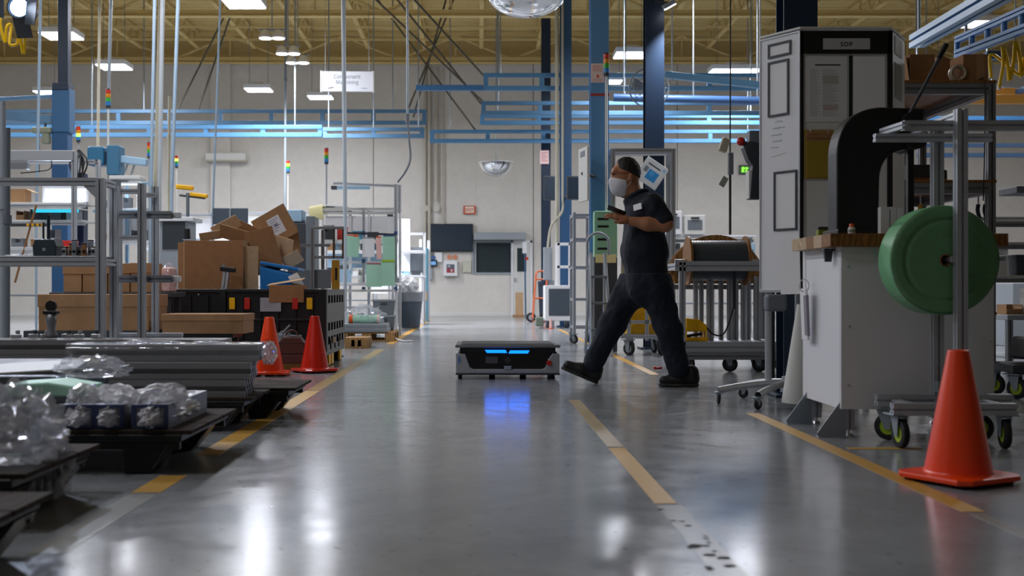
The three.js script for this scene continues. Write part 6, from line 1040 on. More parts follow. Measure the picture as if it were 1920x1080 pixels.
// ---------------------------------------------------------------- hanging department sign
{
  const d = 20, w = wx(700, d) - wx(603, d), h = wy(134, d) - wy(172, d), o = thing('hanging_sign', 'white hanging sign reading Component Machining', 'sign', [wx(651, d), wy(172, d), -d], 0.04);
  part(o, 'sign_board', bx(w, h, 0.03, 0, 0, 0, 0.005), M.white);
  const t = canvasTex(768, 304, (x, W, H) => { x.fillStyle = '#e9ebf2'; x.fillRect(0, 0, W, H); x.fillStyle = '#555b68'; x.font = '84px sans-serif'; x.textAlign = 'center'; x.fillText('Component', W / 2, 108, 400); x.fillText('Machining', W / 2, 194, 340); x.save(); x.translate(140, 252); x.rotate(-0.2); x.fillStyle = '#5b6066'; x.fillRect(-44, -7, 88, 14); x.restore(); x.fillStyle = '#b3b7c0'; x.fillRect(596, 250, 90, 14); });
  sheet(o, 'sign_print', w * 0.99, h * 0.97, std(0xffffff, 0.5, 0, { map: t }), 0, h / 2, 0.0165);
  for (const s of [-1, 1]) { part(o, 'edge_trim', bx(0.03, h + 0.02, 0.045, s * w / 2, -0.01, 0, 0.004), M.offwhite); part(o, 'wire', rod(V(s * w * 0.42, h, 0), V(s * w * 0.42, DECK - wy(172, d) - 0.02, 0), 0.004, 5), M.galv); }
}
// ---------------------------------------------------------------- drop poles and stack lights
function pole(label, px0, py0, py1, d, r, mat, pxTop = px0) {
  const top = py1 <= 0 ? DECK - 0.03 : wy(py1, d), o = thing('drop_pole', label, 'pole', [wx(px0, d), wy(py0, d), -d]);
  const tx = (wx(pxTop, d) - wx(px0, d)) * (py1 <= 0 ? (top - wy(py0, d)) / (wy(0, d) - wy(py0, d)) : 1);
  part(o, 'pole_tube', rod(V(0, 0, 0), V(tx, top - wy(py0, d), 0), r, 10), mat); part(o, 'coupling', [cyl(r * 1.5, r * 1.5, 0.06, tx * 0.55, (top - wy(py0, d)) * 0.55, 0, 10)], mat);
  if (py0 > 235) part(o, 'lower_run', rod(V(0, 0.02, 0), V(0, -wy(py0, d) + 0.0, 0), r * 0.9, 8), mat);
  return o;
}
{
  const g = M.galv, w = std(0xc6cdd3, 0.5, 0.2), cr = std(0xb7b09a, 0.6), bl = std(0x93a9bb, 0.5);
  pole('grey drop pole in front of the blue jib crane, thin', 68, 420, 0, 15, 0.018, bl, 76);
  pole('cream drop pole left of the red-topped stack light', 182, 380, 0, 18, 0.02, cr, 187);
  pole('thin pole rising over the red-topped stack light', 204, 168, 0, 16, 0.022, g, 208);
  pole('pale blue drop pole beside the blue machine lever', 283, 350, 0, 14, 0.02, bl, 290);
  pole('thick white drop pole beside the open profile frame', 299, 350, 0, 14.4, 0.026, w, 305);
  pole('cream drop pole tucked behind the thick white one', 292, 352, 0, 15.5, 0.03, cr, 301);
  pole('blue-grey drop pole right of the thick white pole', 322, 350, 0, 14, 0.022, bl, 334);
  pole('slim cream pole behind the blue-grey pole', 316, 360, 180, 17, 0.02, cr, 318);
  pole('slim pale blue pole in the open area left of the floodlights', 399, 400, 0, 15.6, 0.014, bl, 413);
  pole('white pole hanging below the double floodlights', 534, 400, 0, 24.75, 0.026, M.cableGrey, 536);
  pole('tall pale pole in front of the hanging white sign', 647, 395, 0, 16.35, 0.03, std(0xb9c4cd, 0.5, 0.2), 644);
  pole('thin grey pole right of the hanging white sign, ending in a cable', 764, 225, 0, 16, 0.016, g, 764).children.pop();
  pole('tall dark stand pole beside the large profile frame', 13, 640, 240, 8, 0.02, M.midGrey, 14);
  pole('slim grey stand pole at the end of the workstation', 5, 640, 190, 8.6, 0.022, M.greyPaint, 5);
  const ac = thing('air_line', 'grey flexible air line curving down from the thin pole', 'hose', [wx(764, 16), wy(225, 16), -16]); const X = px => wx(px, 16) - wx(764, 16), Y = py => wy(py, 16) - wy(225, 16);
  part(ac, 'hose', tube([V(0, 0, 0), V(X(767), Y(260), 0), V(X(769), Y(300), 0), V(X(760), Y(322), 0), V(X(745), Y(340), -0.1)], 0.016, 30, 6), M.cableGrey); part(ac, 'fitting', cyl(0.03, 0.03, 0.12, 0, -0.04, 0, 10), M.midGrey);
}
function stackLight(label, px, py0, py1, d, lit, pyBase, side = 0) {
  const h = wy(py0, d) - wy(py1, d), r = h * 0.13, o = thing('stack_light', label, 'stack light', [wx(px, d), wy(py1, d), -d]);
  const cols = [0xc8321e, 0xe08a16, 0x3fae3a, 0x2f7fc4], n = 4;
  part(o, 'base', cyl(r * 0.9, r, h * 0.14, 0, 0, 0, 16), M.darkGrey);
  cols.forEach((c, i) => part(o, 'lamp_segment', cyl(r, r, h * 0.19, 0, h * (0.14 + 0.2 * (3 - i)), 0, 16), i === lit ? glow(i === 2 ? 0x9dff5a : i === 1 ? 0xd8ff5a : c, 2.4) : std(c, 0.3)));
  part(o, 'cap', cyl(r, r * 0.8, h * 0.05, 0, h * 0.94, 0, 16), M.darkGrey);
  const b = pyBase ? wy(pyBase, d) - wy(py1, d) : -wy(py1, d);
  part(o, 'mast', rod(V(0, 0.005, 0), V(0, -wy(py1, d), 0), r * 0.42, 8), side ? M.offwhite : M.greyPaint);
  return o;
}
stackLight('tall red, amber, green and blue stack light on a white mast', 203, 166, 203, 15.5, -1, 0, 1);
stackLight('stack light glowing bright green beside the jib crane', 147, 236, 267, 13.6, 2);
stackLight('stack light at the tip of the blue machine lever', 280, 266, 297, 15, -1);
stackLight('small stack light with a glowing amber band on a white mast', 331, 291, 315, 18.6, 1, 0, 1);
stackLight('small glowing stack light on the mast below the floodlights', 540, 300, 325, 22, 1, 0, 1);
stackLight('unlit stack light standing over the paper-hung workstation', 612, 277, 308, 18, -1);
stackLight('stack light beside the notice on the bright blue column', 1137, 99, 143, 12.8, -1, 0, 1);
// ---------------------------------------------------------------- blue rails hung from the roof
function ladderRail(label, px0, px1, pyT, pyB, d, mat, strut = 1.15, yEnd = 0, braces = [], dEnd = d) {
  const x0 = wx(px0, d), x1 = wx(px1, dEnd), yt = wy(pyT, d), yb = wy(pyB, d), o = thing('crane_rail', label, 'crane rail', [0, 0, -d]), dz = -(dEnd - d), yt1 = yt + yEnd, yb1 = yb + yEnd;
  const L = x1 - x0, beam = (y, y1, h, w) => { const g = bx(1, h, w, 0.5, 0, 0, 0.004); const len = Math.hypot(L, dz); g.scale(len, 1, 1); g.rotateZ(Math.atan2(y1 - y, L)); g.rotateY(Math.atan2(-dz, L)); g.translate(x0, y, 0); return g; };
  part(o, 'top_beam', beam(yt, yt1, 0.075, 0.075), mat); part(o, 'bottom_beam', beam(yb, yb1, 0.085, 0.085), mat);
  const n = Math.max(2, Math.round(L / strut)); for (let i = 0; i <= n; i++) { const t = i / n; part(o, 'strut', bx(0.09, yt - yb + 0.02, 0.06, x0 + 0.05 + (L - 0.1) * t, yb + 0.05 + (yb1 - yb) * t, dz * t, 0.003), mat); }
  for (const [ax, ay, bxx, by] of braces) part(o, 'brace', (() => { const B = V(wx(bxx, d), wy(by, d), 0), A = V(wx(ax, d), wy(ay, d), 0), t = (DECK - 0.03 - B.y) / (A.y - B.y); return rod(B.clone().lerp(A, t), B, 0.02, 8); })(), std(0x57524a, 0.6));
  for (const t of [0.06, 0.5, 0.94]) part(o, 'hanger', rod(V(x0 + L * t, yt + (yt1 - yt) * t + 0.05, dz * t), V(x0 + L * t, DECK - 0.02, dz * t), 0.014, 6), M.galv);
  return o;
}
ladderRail('long dull blue ladder rail crossing behind the drop poles', -260, 800, 212, 234, 25.4, M.railDull, 1.1, -0.0, [[375, 122, 332, 208], [402, 118, 370, 212], [797, 128, 765, 205], [800, 130, 775, 220]]);
ladderRail('bright blue ladder rail lit from below, in front of the dull one', -260, 605, 242, 257, 22.95, M.railBlue, 1.15);
ladderRail('short blue ladder rail hung by dark braces, end by the hanging cord', 605, 796, 246, 259, 24.2, M.railDull, 1.1);
ladderRail('blue ladder rail at the height of the wall fan, with a long lower beam', 906, 1440, 145, 170, 21.8, M.railBlue, 1.0, 0, [[812, 38, 907, 142]]);
solo('rail_extension', bx(wx(906, 21.8) - wx(780, 21.8), 0.1, 0.1, (wx(906, 21.8) + wx(780, 21.8)) / 2 - 0.002, 0, 0, 0.005), M.blue, 'blue beam end sticking out past the fan-height ladder rail', 'beam', [0, wy(170, 21.8) , -21.8]);
ladderRail('middle blue ladder rail under the fan-height rail', 902, 1440, 197, 216, 23.6, M.railDull, 1.2, 0, [[808, 78, 902, 195], [842, 130, 905, 190]]);
ladderRail('blue ladder rail between the middle one and the lowest one', 900, 1440, 221, 234, 25, M.railBlue, 1.2);
ladderRail('lowest blue ladder rail, reaching left to the half dome mirror', 806, 1440, 250, 268, 25.6, M.railBlue, 1.25, 0, [[815, 142, 893, 246]]);
{ // sloping round boom and rail on the right
  const d = 18, o = thing('boom_tube', 'thick round blue boom tube level behind the fan and hanging cord', 'boom', [0, 0, -d]); part(o, 'tube', rod(V(wx(1150, d), wy(183, d), 0), V(wx(1440, d), wy(189, d), 0), 0.06, 14), std(0x4a6fa3, 0.35)); for (const px of [1170, 1300, 1420]) part(o, 'hanger', rod(V(wx(px, d), wy(183, d), 0), V(wx(px, d), DECK - 0.02, 0), 0.012, 6), M.galv);
  const d2 = 16, o2 = thing('sloping_beam', 'pale blue sloping beam running down towards the display stand', 'beam', [0, 0, -d2]); part(o2, 'beam', [T(bx(wx(1440, d2) - wx(1245, d2), 0.09, 0.09, 0, 0, 0, 0.004), (wx(1245, d2) + wx(1440, d2)) / 2, wy(157, d2), 0, 0, 0, -0.11)], std(0x6fa4cc, 0.4)); for (const px of [1260, 1425]) part(o2, 'hanger', rod(V(wx(px, d2), wy(155, d2), 0), V(wx(px, d2), DECK - 0.02, 0), 0.01, 6), M.galv);
}
{ // right top: near crane rails
  const o = thing('crane_rail', 'near pale blue C-channel crane rail above the cartons', 'crane rail', [0, 0, 0]); const A = V(wx(1718, 11), wy(78, 11), -11), B = V(wx(1960, 7.2), wy(-60, 7.2), -7.2), C = B.clone().add(B.clone().sub(A).multiplyScalar(0.1));
  part(o, 'channel', [prof(A, C, 0.13, 0.12)], std(0x6f9fca, 0.4)); for (const t of [0.03, 0.5]) { const p = A.clone().lerp(C, t); part(o, 'hanger', rod(p, V(p.x, DECK - 0.02, p.z), 0.014, 6), M.galv); }
  const o2 = thing('crane_rail', 'near blue ladder rail with upright struts over the yellow hose', 'crane rail', [0, 0, 0]); const a = V(wx(1795, 11), wy(75, 11), -11), b = V(wx(1990, 9), wy(-12, 9), -9), a2 = V(wx(1795, 11), wy(102, 11), -11), b2 = V(wx(1990, 9), wy(28, 9), -9); const bm = std(0x4f86bd, 0.4);
  part(o2, 'top_beam', prof(a, b, 0.06), bm); part(o2, 'bottom_beam', prof(a2, b2, 0.07), bm); for (let i = 0; i <= 6; i++) { const t = i / 6; part(o2, 'strut', rod(a.clone().lerp(b, t), a2.clone().lerp(b2, t), 0.026, 6), bm); } for (const t of [0.1, 0.8]) { const p = a.clone().lerp(b, t); part(o2, 'hanger', rod(p, V(p.x, DECK - 0.02, p.z), 0.014, 6), M.galv); }
  part(o2, 'trolley', bx(0.14, 0.07, 0.1, wx(1862, 10.2), wy(112, 10.2), -10.2, 0.008), M.blueDark);
  const y = thing('yellow_hose', 'bright yellow coiled air hose hanging by the carton rack', 'hose', [wx(1890, 9.9), 0, -9.9]); const Xp = px => wx(px, 9.9) - wx(1890, 9.9), Yp = py => wy(py, 9.9);
  part(y, 'hose', tube([[1858, 146], [1858, 102], [1895, 128], [1912, 140], [1920, 108]].map(([p, q]) => V(Xp(p), Yp(q), 0)), 0.014, 40, 6), M.yellowHose); part(y, 'coil', tube([[1873, 165], [1878, 120], [1880, 88], [1886, 118], [1893, 152], [1898, 110], [1904, 76], [1909, 110], [1915, 143], [1922, 120], [1930, 80]].map(([p, q], i) => V(Xp(p), Yp(q), 0.03 * (i % 2))), 0.016, 70, 6), M.yellowHose); part(y, 'hose_end', [rod(V(Xp(1873), Yp(168), 0), V(Xp(1873), Yp(163), 0), 0.016, 8)], M.white); part(y, 'hook_line', rod(V(Xp(1904), Yp(76), 0), V(Xp(1904), DECK - 0.02, 0), 0.006, 5), M.galv);
  // blue and orange rails far right behind the rack
  const r = thing('runway_beam', 'orange runway beam above a blue one at the far right', 'beam', [0, 0, -19]); part(r, 'orange_beam', bx(6, 0.16, 0.12, wx(2000, 19), wy(184, 19), 0, 0.01), std(0xc9913f, 0.5)); part(r, 'orange_beam', bx(6, 0.14, 0.12, wx(2000, 19), wy(204, 19), 0.5, 0.01), std(0xc9913f, 0.5)); part(r, 'blue_beam', bx(6, 0.16, 0.12, wx(2000, 19), wy(174, 19), -0.4, 0.01), M.blueDark); for (const px of [1905, 2150]) part(r, 'hanger', rod(V(wx(px, 19), wy(204, 19) + 0.1, 0.5), V(wx(px, 19), DECK - 0.02, 0), 0.02, 6), M.galv);
  for (const px of [1905, 2150]) part(r, 'cross_tie', bx(0.08, 0.08, 1.0, wx(px, 19), wy(184, 19) + 0.05, 0.05, 0.004), M.blueDark);
  ladderRail('bright blue ladder rail seen through the storage rack', 1700, 2000, 226, 245, 21, M.blue, 1); ladderRail('lower blue ladder rail seen through the storage rack', 1720, 2000, 276, 295, 24, M.blueDark, 1.3);
}
// ---------------------------------------------------------------- top left: spotlight and yellow cords
{
  const d = 9.5, o = thing('stage_light', 'round spotlight with dark barn door flaps hanging at the roof edge', 'spotlight', [wx(36, d), wy(14, d), -d]); const r = 17 * d / F;
  part(o, 'lamp_housing', T(lathe([[r * 0.7, -0.26], [r * 1.1, -0.2], [r * 1.25, 0.0], [r * 1.3, 0.02], [r * 1.15, 0.02], [r * 1.1, -0.02]], 28), 0, 0, 0, Math.PI / 2), M.darkGrey); part(o, 'lamp_lens', T(cyl(r, r, 0.01, 0, -0.005, 0, 28), 0, 0, 0.0, Math.PI / 2), glow(0x9fc8ff, 7));
  part(o, 'barn_door', T(bx(0.16, 0.24, 0.006, 0.1, -0.14, 0.0, 0.002), 0.06, 0, 0.03, 0, -0.7, -0.2), M.darkGrey); part(o, 'barn_door', T(bx(0.13, 0.18, 0.006, 0, -0.26, 0, 0.002), 0.0, 0.0, 0.03, 0.5, 0, 0.05), M.darkGrey); part(o, 'barn_door', T(bx(0.1, 0.2, 0.006, -0.1, -0.1, 0, 0.002), -0.06, 0, 0.03, 0, 0.7, 0), M.darkGrey);
  part(o, 'yoke', [tube([V(-r * 1.4, 0, -0.08), V(-r * 1.2, 0.13, -0.08), V(0, 0.18, -0.08), V(r * 1.2, 0.13, -0.08), V(r * 1.4, 0, -0.08)], 0.01, 24, 6), rod(V(0, 0.18, -0.08), V(0, DECK - 0.02 - wy(14, d), -0.08), 0.014, 8)], M.darkGrey);
  const L = new THREE.SpotLight(0xdbe8ff, 30, 0, 0.8, 0.5, 2); L.position.set(0, 0, 0.02); L.target.position.set(1, -2, 5); L.castShadow = true; L.shadow.radius = 3; o.add(L, L.target);
  const y = thing('coil_hose', 'yellow coiled cord looping down beside the spotlight', 'hose', [wx(25, 9.8), 0, -9.8]); const X = px => wx(px, 9.8) - wx(25, 9.8), Y = py => wy(py, 9.8);
  part(y, 'cord', tube([[5, 14], [3, 45], [10, 80], [16, 50], [20, 46], [22, 86], [32, 82], [38, 62], [44, 102], [51, 40], [50, 30]].map(([p, q], i) => V(X(p), Y(q), 0.03 * (i % 2))), 0.013, 90, 6), M.yellowHose); part(y, 'hook_line', rod(V(X(5), Y(15), 0), V(X(5), DECK - 0.02, 0), 0.006, 5), M.galv);
}
// ---------------------------------------------------------------- jib crane
{
  const d = 16, o = thing('jib_crane', 'blue jib crane with a thick mast and arms reaching left', 'crane', [wx(115, d), 0, -d]); const X = px => wx(px, d) - wx(115, d), Y = py => wy(py, d);
  part(o, 'mast', bx(X(131) - X(101), Y(160), 0.2, 0.01, 0, 0, 0.01), M.blueDark); part(o, 'mast_sleeve', bx(X(136) - X(103), Y(168) - Y(250), 0.24, X(119), Y(250), 0, 0.012), std(0x35658f, 0.45)); part(o, 'top_head', bx(X(134) - X(104), Y(158) - Y(172), 0.26, X(119), Y(172), 0, 0.01), M.navy); part(o, 'upper_mast', bx(X(131) - X(112), DECK - 0.02 - Y(160), 0.14, X(121), Y(160), 0, 0.006), M.navy);
  part(o, 'arm', T(bx(1.4, 0.12, 0.1, -0.7, -0.06, 0, 0.008), X(105), Y(226), 0.0, 0, 0.0, -0.1), std(0x5f87a8, 0.45)); part(o, 'arm', T(bx(1.2, 0.05, 0.06, -0.6, 0, 0, 0.006), X(105), Y(184), 0, 0, 0, 0.05), std(0x5f87a8, 0.45));
  part(o, 'base_plate', bx(0.5, 0.03, 0.5, 0.01, 0, 0, 0.005), M.blueDark);
  part(o, 'hoist', [bx(0.26, 0.08, 0.14, X(85), Y(252), 0.1, 0.02), bx(0.1, 0.18, 0.1, X(92), Y(272), 0.1, 0.02)], std(0x8d927c, 0.5)); part(o, 'hoist_hanger', rod(V(X(88), Y(246), 0.1), V(X(88), Y(228), 0.02), 0.014, 6), M.darkGrey); part(o, 'hoist_chain', rod(V(X(79), Y(252), 0.1), V(X(79), Y(325), 0.1), 0.006, 5), M.darkGrey);
}
// ---------------------------------------------------------------- blue drilling machine
{
  const d = 15.2, o = thing('drill_machine', 'blue drilling machine with a motor box and a pale blue lever arm', 'machine', [wx(200, d), 0, -d]); const X = px => wx(px, d) - wx(200, d), Y = py => wy(py, d);
  part(o, 'motor_housing', bx(X(200) - X(168), Y(276) - Y(312), 0.24, X(184), Y(312), 0, 0.03), std(0x2d6b8d, 0.4)); part(o, 'head', bx(X(229) - X(205), Y(274) - Y(330), 0.26, X(217), Y(330), 0, 0.02), std(0x3f7392, 0.4)); part(o, 'link', bx(X(210) - X(196), 0.16, 0.16, X(203), Y(308), 0, 0.01), M.navy); part(o, 'column', rod(V(X(217), 0, 0), V(X(217), Y(330), 0), 0.07, 16), M.greyPaint);
  part(o, 'lever_arm', T(bx(0.34, 0.1, 0.12, 0, -0.05, 0, 0.02), X(252), Y(302), 0, 0, 0, -0.12), M.greyBlue); part(o, 'spindle', rod(V(X(240), Y(306), 0), V(X(232), Y(330), 0), 0.014, 8), M.steel); part(o, 'spindle', rod(V(X(252), Y(308), 0), V(X(246), Y(330), 0), 0.014, 8), M.steel); part(o, 'table', bx(0.4, 0.05, 0.3, X(240), Y(338), 0, 0.01), M.offwhite); part(o, 'base', bx(0.5, 0.06, 0.4, X(217), 0, 0, 0.01), M.midGrey);
  part(o, 'table_arm', rod(V(X(217), Y(336), 0), V(X(240), Y(336), 0), 0.04, 8), M.greyPaint);
}
// ---------------------------------------------------------------- workstations on the left
function station(label, px0, px1, d, dep, o) {
  const xa = wx(px0, d), W = wx(px1, d) - xa, t = o.t || 0.045, s = thing('workstation', label, 'workstation', [xa, 0, -d]), mat = o.mat || M.alu, top = wy(o.top, d), wk = wy(o.work, d);
  for (const x of [0, W, ...(o.mid || []).map(p => wx(p, d) - xa)]) part(s, 'post', prof(V(x, 0, -dep), V(x, top, -dep), t), mat);
  for (const x of [0, W]) part(s, 'front_leg', prof(V(x, 0, 0), V(x, wk, 0), t), mat);
  part(s, 'worktop', bx(W + 0.06, 0.04, dep + 0.08, W / 2, wk, -dep / 2, 0.005), o.topMat || M.white); part(s, 'top_rail', prof(V(0, top - t / 2, -dep), V(W, top - t / 2, -dep), t), mat);
  for (const py of o.shelves || []) { part(s, 'shelf', bx(W - 0.05, 0.02, dep * 0.55, W / 2, wy(py, d), -dep * 0.72, 0.003), M.offwhite); part(s, 'shelf_rail', prof(V(0, wy(py, d) - 0.02, -dep * 0.45), V(W, wy(py, d) - 0.02, -dep * 0.45), t * 0.8), mat); }
  for (const y of [0.12, ...(wk > 0.6 ? [wk * 0.55] : [])]) part(s, 'lower_shelf', bx(W - 0.05, 0.02, dep - 0.08, W / 2, y, -dep / 2, 0.003), M.greyPaint);
  if (o.panel) part(s, 'back_panel', bx(W - 0.06, wy(o.panel[0], d) - wy(o.panel[1], d), 0.015, W / 2, wy(o.panel[1], d), -dep - 0.03, 0.003), o.panelMat || M.white);
  if (o.light) { const y = wy(o.light, d); part(s, 'light_housing', bx(W * 0.7, 0.04, 0.1, W / 2, y, -dep * 0.5, 0.008), M.white); part(s, 'lamp_tube', bx(W * 0.66, 0.01, 0.06, W / 2, y - 0.012, -dep * 0.5, 0.002), glow(0xe8f2ff, 4)); for (const x of [0.2, 0.8]) part(s, 'light_arm', rod(V(W * x, y + 0.02, -dep * 0.5), V(W * x, y + 0.03, -dep), 0.012, 6), mat); const L = new THREE.RectAreaLight(0xe8f2ff, 60, W * 0.66, 0.06); L.position.set(W / 2, y - 0.02, -dep * 0.5); L.rotation.x = -Math.PI / 2; s.add(L); }
  return [s, xa, W, wk + 0.04];
}
const bits = [M.white, M.offwhite, M.greyPaint, M.midGrey, M.greyBlue, M.darkGrey, M.card, M.teal, M.red];
function clutter(n, xa, W, y, d, dep, words, place) {                         // small bins and boxes standing on a surface
  let x = xa + 0.06; const made = [];
  for (let i = 0; i < n && x < xa + W - 0.1; i++) {
    const w = rr(0.08, 0.2), h = rr(0.07, 0.22), k = Math.floor(rr(0, bits.length)), o = thing(['parts_bin', 'supply_box'][i % 2], `${['white', 'cream', 'light grey', 'grey', 'pale blue', 'dark grey', 'brown', 'teal', 'red'][k]} ${i % 2 ? 'supply box' : 'open parts bin'} ${place}`, i % 2 ? 'box' : 'bin', [x + w / 2, y, -d - rr(0.3, 0.7) * dep], 0, words);
    if (i % 2) { part(o, 'box_body', bx(w, h, 0.16, 0, 0, 0, 0.006), bits[k]); part(o, 'lid', bx(w + 0.008, h * 0.2, 0.168, 0, h * 0.85, 0, 0.004), bits[k]); } else { part(o, 'bin_body', [bx(w, 0.008, 0.18, 0, 0, 0), bx(0.006, h, 0.18, -w / 2, 0, 0), bx(0.006, h, 0.18, w / 2, 0, 0), bx(w, h, 0.006, 0, 0, -0.09), bx(w, h * 0.55, 0.006, 0, 0, 0.09)], bits[k]); part(o, 'contents', bx(w - 0.02, h * 0.4, 0.15, 0, 0.01, 0, 0.01), M.galv); }
    x += w + rr(0.03, 0.12); made.push(o);
  }
  return made;
}
{
  // bright workstation behind the large frame
  let [s, xa, W, y] = station('tall workstation with a bright white lamp and a cyan-lit shelf behind the large frame', -70, 139, 12.6, 0.8, { top: 284, work: 470, shelves: [378, 412], t: 0.05 });
  const d = 12.6; part(s, 'header_beam', bx(W, 0.11, 0.06, W / 2, wy(302, d), 0.02, 0.006), M.alu);
  for (const x of [0, W]) { part(s, 'front_post', prof(V(x, 0.9, 0), V(x, wy(284, d), 0), 0.05), M.alu); }
  part(s, 'lamp_housing', bx(0.52, 0.19, 0.04, wx(93, d) - xa, wy(373, d), -0.5, 0.006), M.white); part(s, 'lamp_panel', bx(0.46, 0.13, 0.006, wx(93, d) - xa, wy(371, d) + 0.01, -0.478, 0.002), glow(0xd6e8ff, 3)); { const L = new THREE.RectAreaLight(0xd6e8ff, 25, 0.46, 0.13); L.position.set(wx(93, d) - xa, wy(361, d), -0.47); L.rotation.y = Math.PI; s.add(L); }
  part(s, 'lamp_strip', bx(0.5, 0.035, 0.02, wx(86, d) - xa, wy(395, d), -0.3, 0.006), glow(0x2fc8ea, 1.1)); part(s, 'strip_bracket', [bx(0.56, 0.012, 0.25, wx(86, d) - xa, wy(395, d) + 0.036, -0.4)], M.offwhite);
  part(s, 'cable', tube([V(wx(40, d) - xa, wy(325, d), 0.02), V(wx(70, d) - xa, wy(322, d), 0.02), V(wx(96, d) - xa, wy(316, d), 0.02), V(wx(97, d) - xa, wy(290, d), 0.02)], 0.006, 20, 5), M.cable); part(s, 'light_bar', bx(0.5, 0.08, 0.1, wx(10, d) - xa, wy(318, d), 0, 0.008), M.aluDark);
  part(s, 'warning_strip', bx(0.42, 0.03, 0.05, wx(54, d) - xa, wy(425, d), 0.03), M.darkGrey); for (let i = 0; i < 4; i++) part(s, 'yellow_tag', bx(0.03, 0.028, 0.006, wx(56 + i * 9, d) - xa, wy(424.5, d), 0.058), M.yellow);
  part(s, 'diagonal_brace', rod(V(wx(30, d) - xa, wy(530, d), 0.03), V(wx(70, d) - xa, wy(385, d), 0.03), 0.012, 8), M.cardDark);
  clutter(9, xa + W * 0.3, W * 0.68, y, d, 0.7, 'clutter on the bright workstation', 'on the bright workstation worktop'); clutter(6, xa + W * 0.3, W * 0.68, wy(412, d) + 0.02, d + 0.35, 0.25, 'clutter on the bright workstation shelf', 'on the bright workstation shelf');
  { const q = thing('carton', 'brown carton on the upper shelf of the bright workstation', 'carton', [wx(36, 13.2), wy(378, 12.6) + 0.02, -13.2]); part(q, 'carton_body', bx(0.2, 0.16, 0.2, 0, 0, 0), M.card); part(q, 'flap', T(bx(0.1, 0.005, 0.2, 0.05, 0, 0), 0.1, 0.16, 0, 0, 0, -0.4), M.cardLight); }
  // navy box column with a cable bundle
  const nc = thing('cable_column', 'dark navy cabinet column with a bundle of black cables on top', 'column', [wx(150, 13.3), 0, -13.3]); part(nc, 'column_body', bx(0.13, wy(325, 13.3), 0.16, 0, 0, 0, 0.008), std(0x0f2a55, 0.4)); for (let i = 0; i < 6; i++) part(nc, 'cable', tube([V(-0.04 + 0.02 * i, wy(325, 13.3) - 0.05, 0.085), V(-0.08 + 0.04 * i, wy(305, 13.3), 0.1), V(0.03 - 0.01 * i, wy(290 - 2 * i, 13.3), 0.03), V(0.06, wy(320, 13.3), 0.09), V(0.05 - 0.02 * i, wy(420, 13.3), 0.1)], 0.01, 24, 5), M.cable);
  // long row of white workstations further back
  [s, xa, W, y] = station('white workstation with a glass case, behind the open profile frame', 158, 262, 15.8, 0.8, { top: 331, work: 455, shelves: [390], topMat: M.white, mat: M.greyBlue, mid: [205], panel: [400, 455], light: 340 }); clutter(7, xa, W, y, 15.8, 0.8, 'clutter behind the profile frame', 'on the worktop behind the open profile frame'); clutter(5, xa, W, wy(390, 15.8) + 0.02, 16.2, 0.25, 'clutter on the shelf behind the frame', 'on the shelf behind the open profile frame');
  [s, xa, W, y] = station('low white workstation by the thick white pole', 262, 378, 19, 0.8, { top: 395, work: 470, mat: M.alu, panel: [405, 470] }); clutter(7, xa, W, y, 19, 0.8, 'clutter by the white pole', 'on the low workstation by the white pole');
  [s, xa, W, y] = station('long far workstation behind the cardboard heap', 372, 585, 21, 0.8, { top: 392, work: 478, mat: M.alu, panel: [400, 478], panelMat: M.offwhite, mid: [440, 520] }); clutter(11, xa, W, y, 21, 0.8, 'clutter on the far workstation', 'on the far workstation behind the cardboard');
  // machine with dark window
  const mc = thing('test_machine', 'white-topped machine with a dark window beside the tall carton', 'machine', [wx(330, 13.5), 0, -13.6]); part(mc, 'body', bx(0.32, wy(416, 13.5), 0.4, 0, 0, 0, 0.01), M.greyPaint); part(mc, 'dark_window', bx(0.26, 0.32, 0.01, 0, wy(468, 13.5), 0.202, 0.003), std(0x41474a, 0.25)); part(mc, 'top_plate', bx(0.42, 0.05, 0.44, 0.02, wy(416, 13.5), 0, 0.008), M.white); part(mc, 'spray_bottle', [cyl(0.035, 0.03, 0.12, 0.17, wy(450, 13.5), 0.25, 14)], M.black); part(mc, 'bottle_shelf', bx(0.1, 0.01, 0.1, 0.17, wy(450, 13.5) - 0.01, 0.24), M.greyPaint);
  // yellow actuators on a stand
  const ya = thing('actuator_stand', 'pair of yellow actuators on a thin grey stand', 'actuator', [wx(352, 14.5), 0, -14.5]); part(ya, 'stand_post', rod(V(0, 0, 0), V(0, wy(362, 14.5), 0), 0.022, 8), M.midGrey); part(ya, 'stand_foot', cyl(0.14, 0.12, 0.02, 0, 0, 0, 18), M.midGrey); part(ya, 'yellow_actuator', T(bx(0.22, 0.06, 0.07, 0, 0, 0, 0.02), -0.04, wy(356, 14.5), 0, 0, 0, -0.1), M.yellow); part(ya, 'yellow_actuator', T(bx(0.22, 0.05, 0.07, 0, 0, 0, 0.015), 0.14, wy(370, 14.5), 0.02, 0, 0, -0.12), M.yellow); part(ya, 'cross_arm', rod(V(-0.1, wy(366, 14.5), 0), V(0.22, wy(372, 14.5), 0.02), 0.014, 8), M.darkGrey);
  // grey monitor backs
  const mb = thing('monitor_pair', 'two slate grey monitor backs on one stand above the cardboard heap', 'monitor', [wx(432, 15), 0, -15]); for (const s2 of [-1, 1]) part(mb, 'monitor_back', bx(0.22, 0.21, 0.03, s2 * 0.115, wy(421, 15), 0, 0.008), M.slate); part(mb, 'stand', [rod(V(0, 0, -0.03), V(0, wy(395, 15), -0.03), 0.025, 8), cyl(0.18, 0.15, 0.02, 0, 0, -0.03, 20)], M.greyPaint); part(mb, 'mount', bx(0.02, 0.16, 0.02, 0, wy(417, 15), 0.02), M.greyPaint);
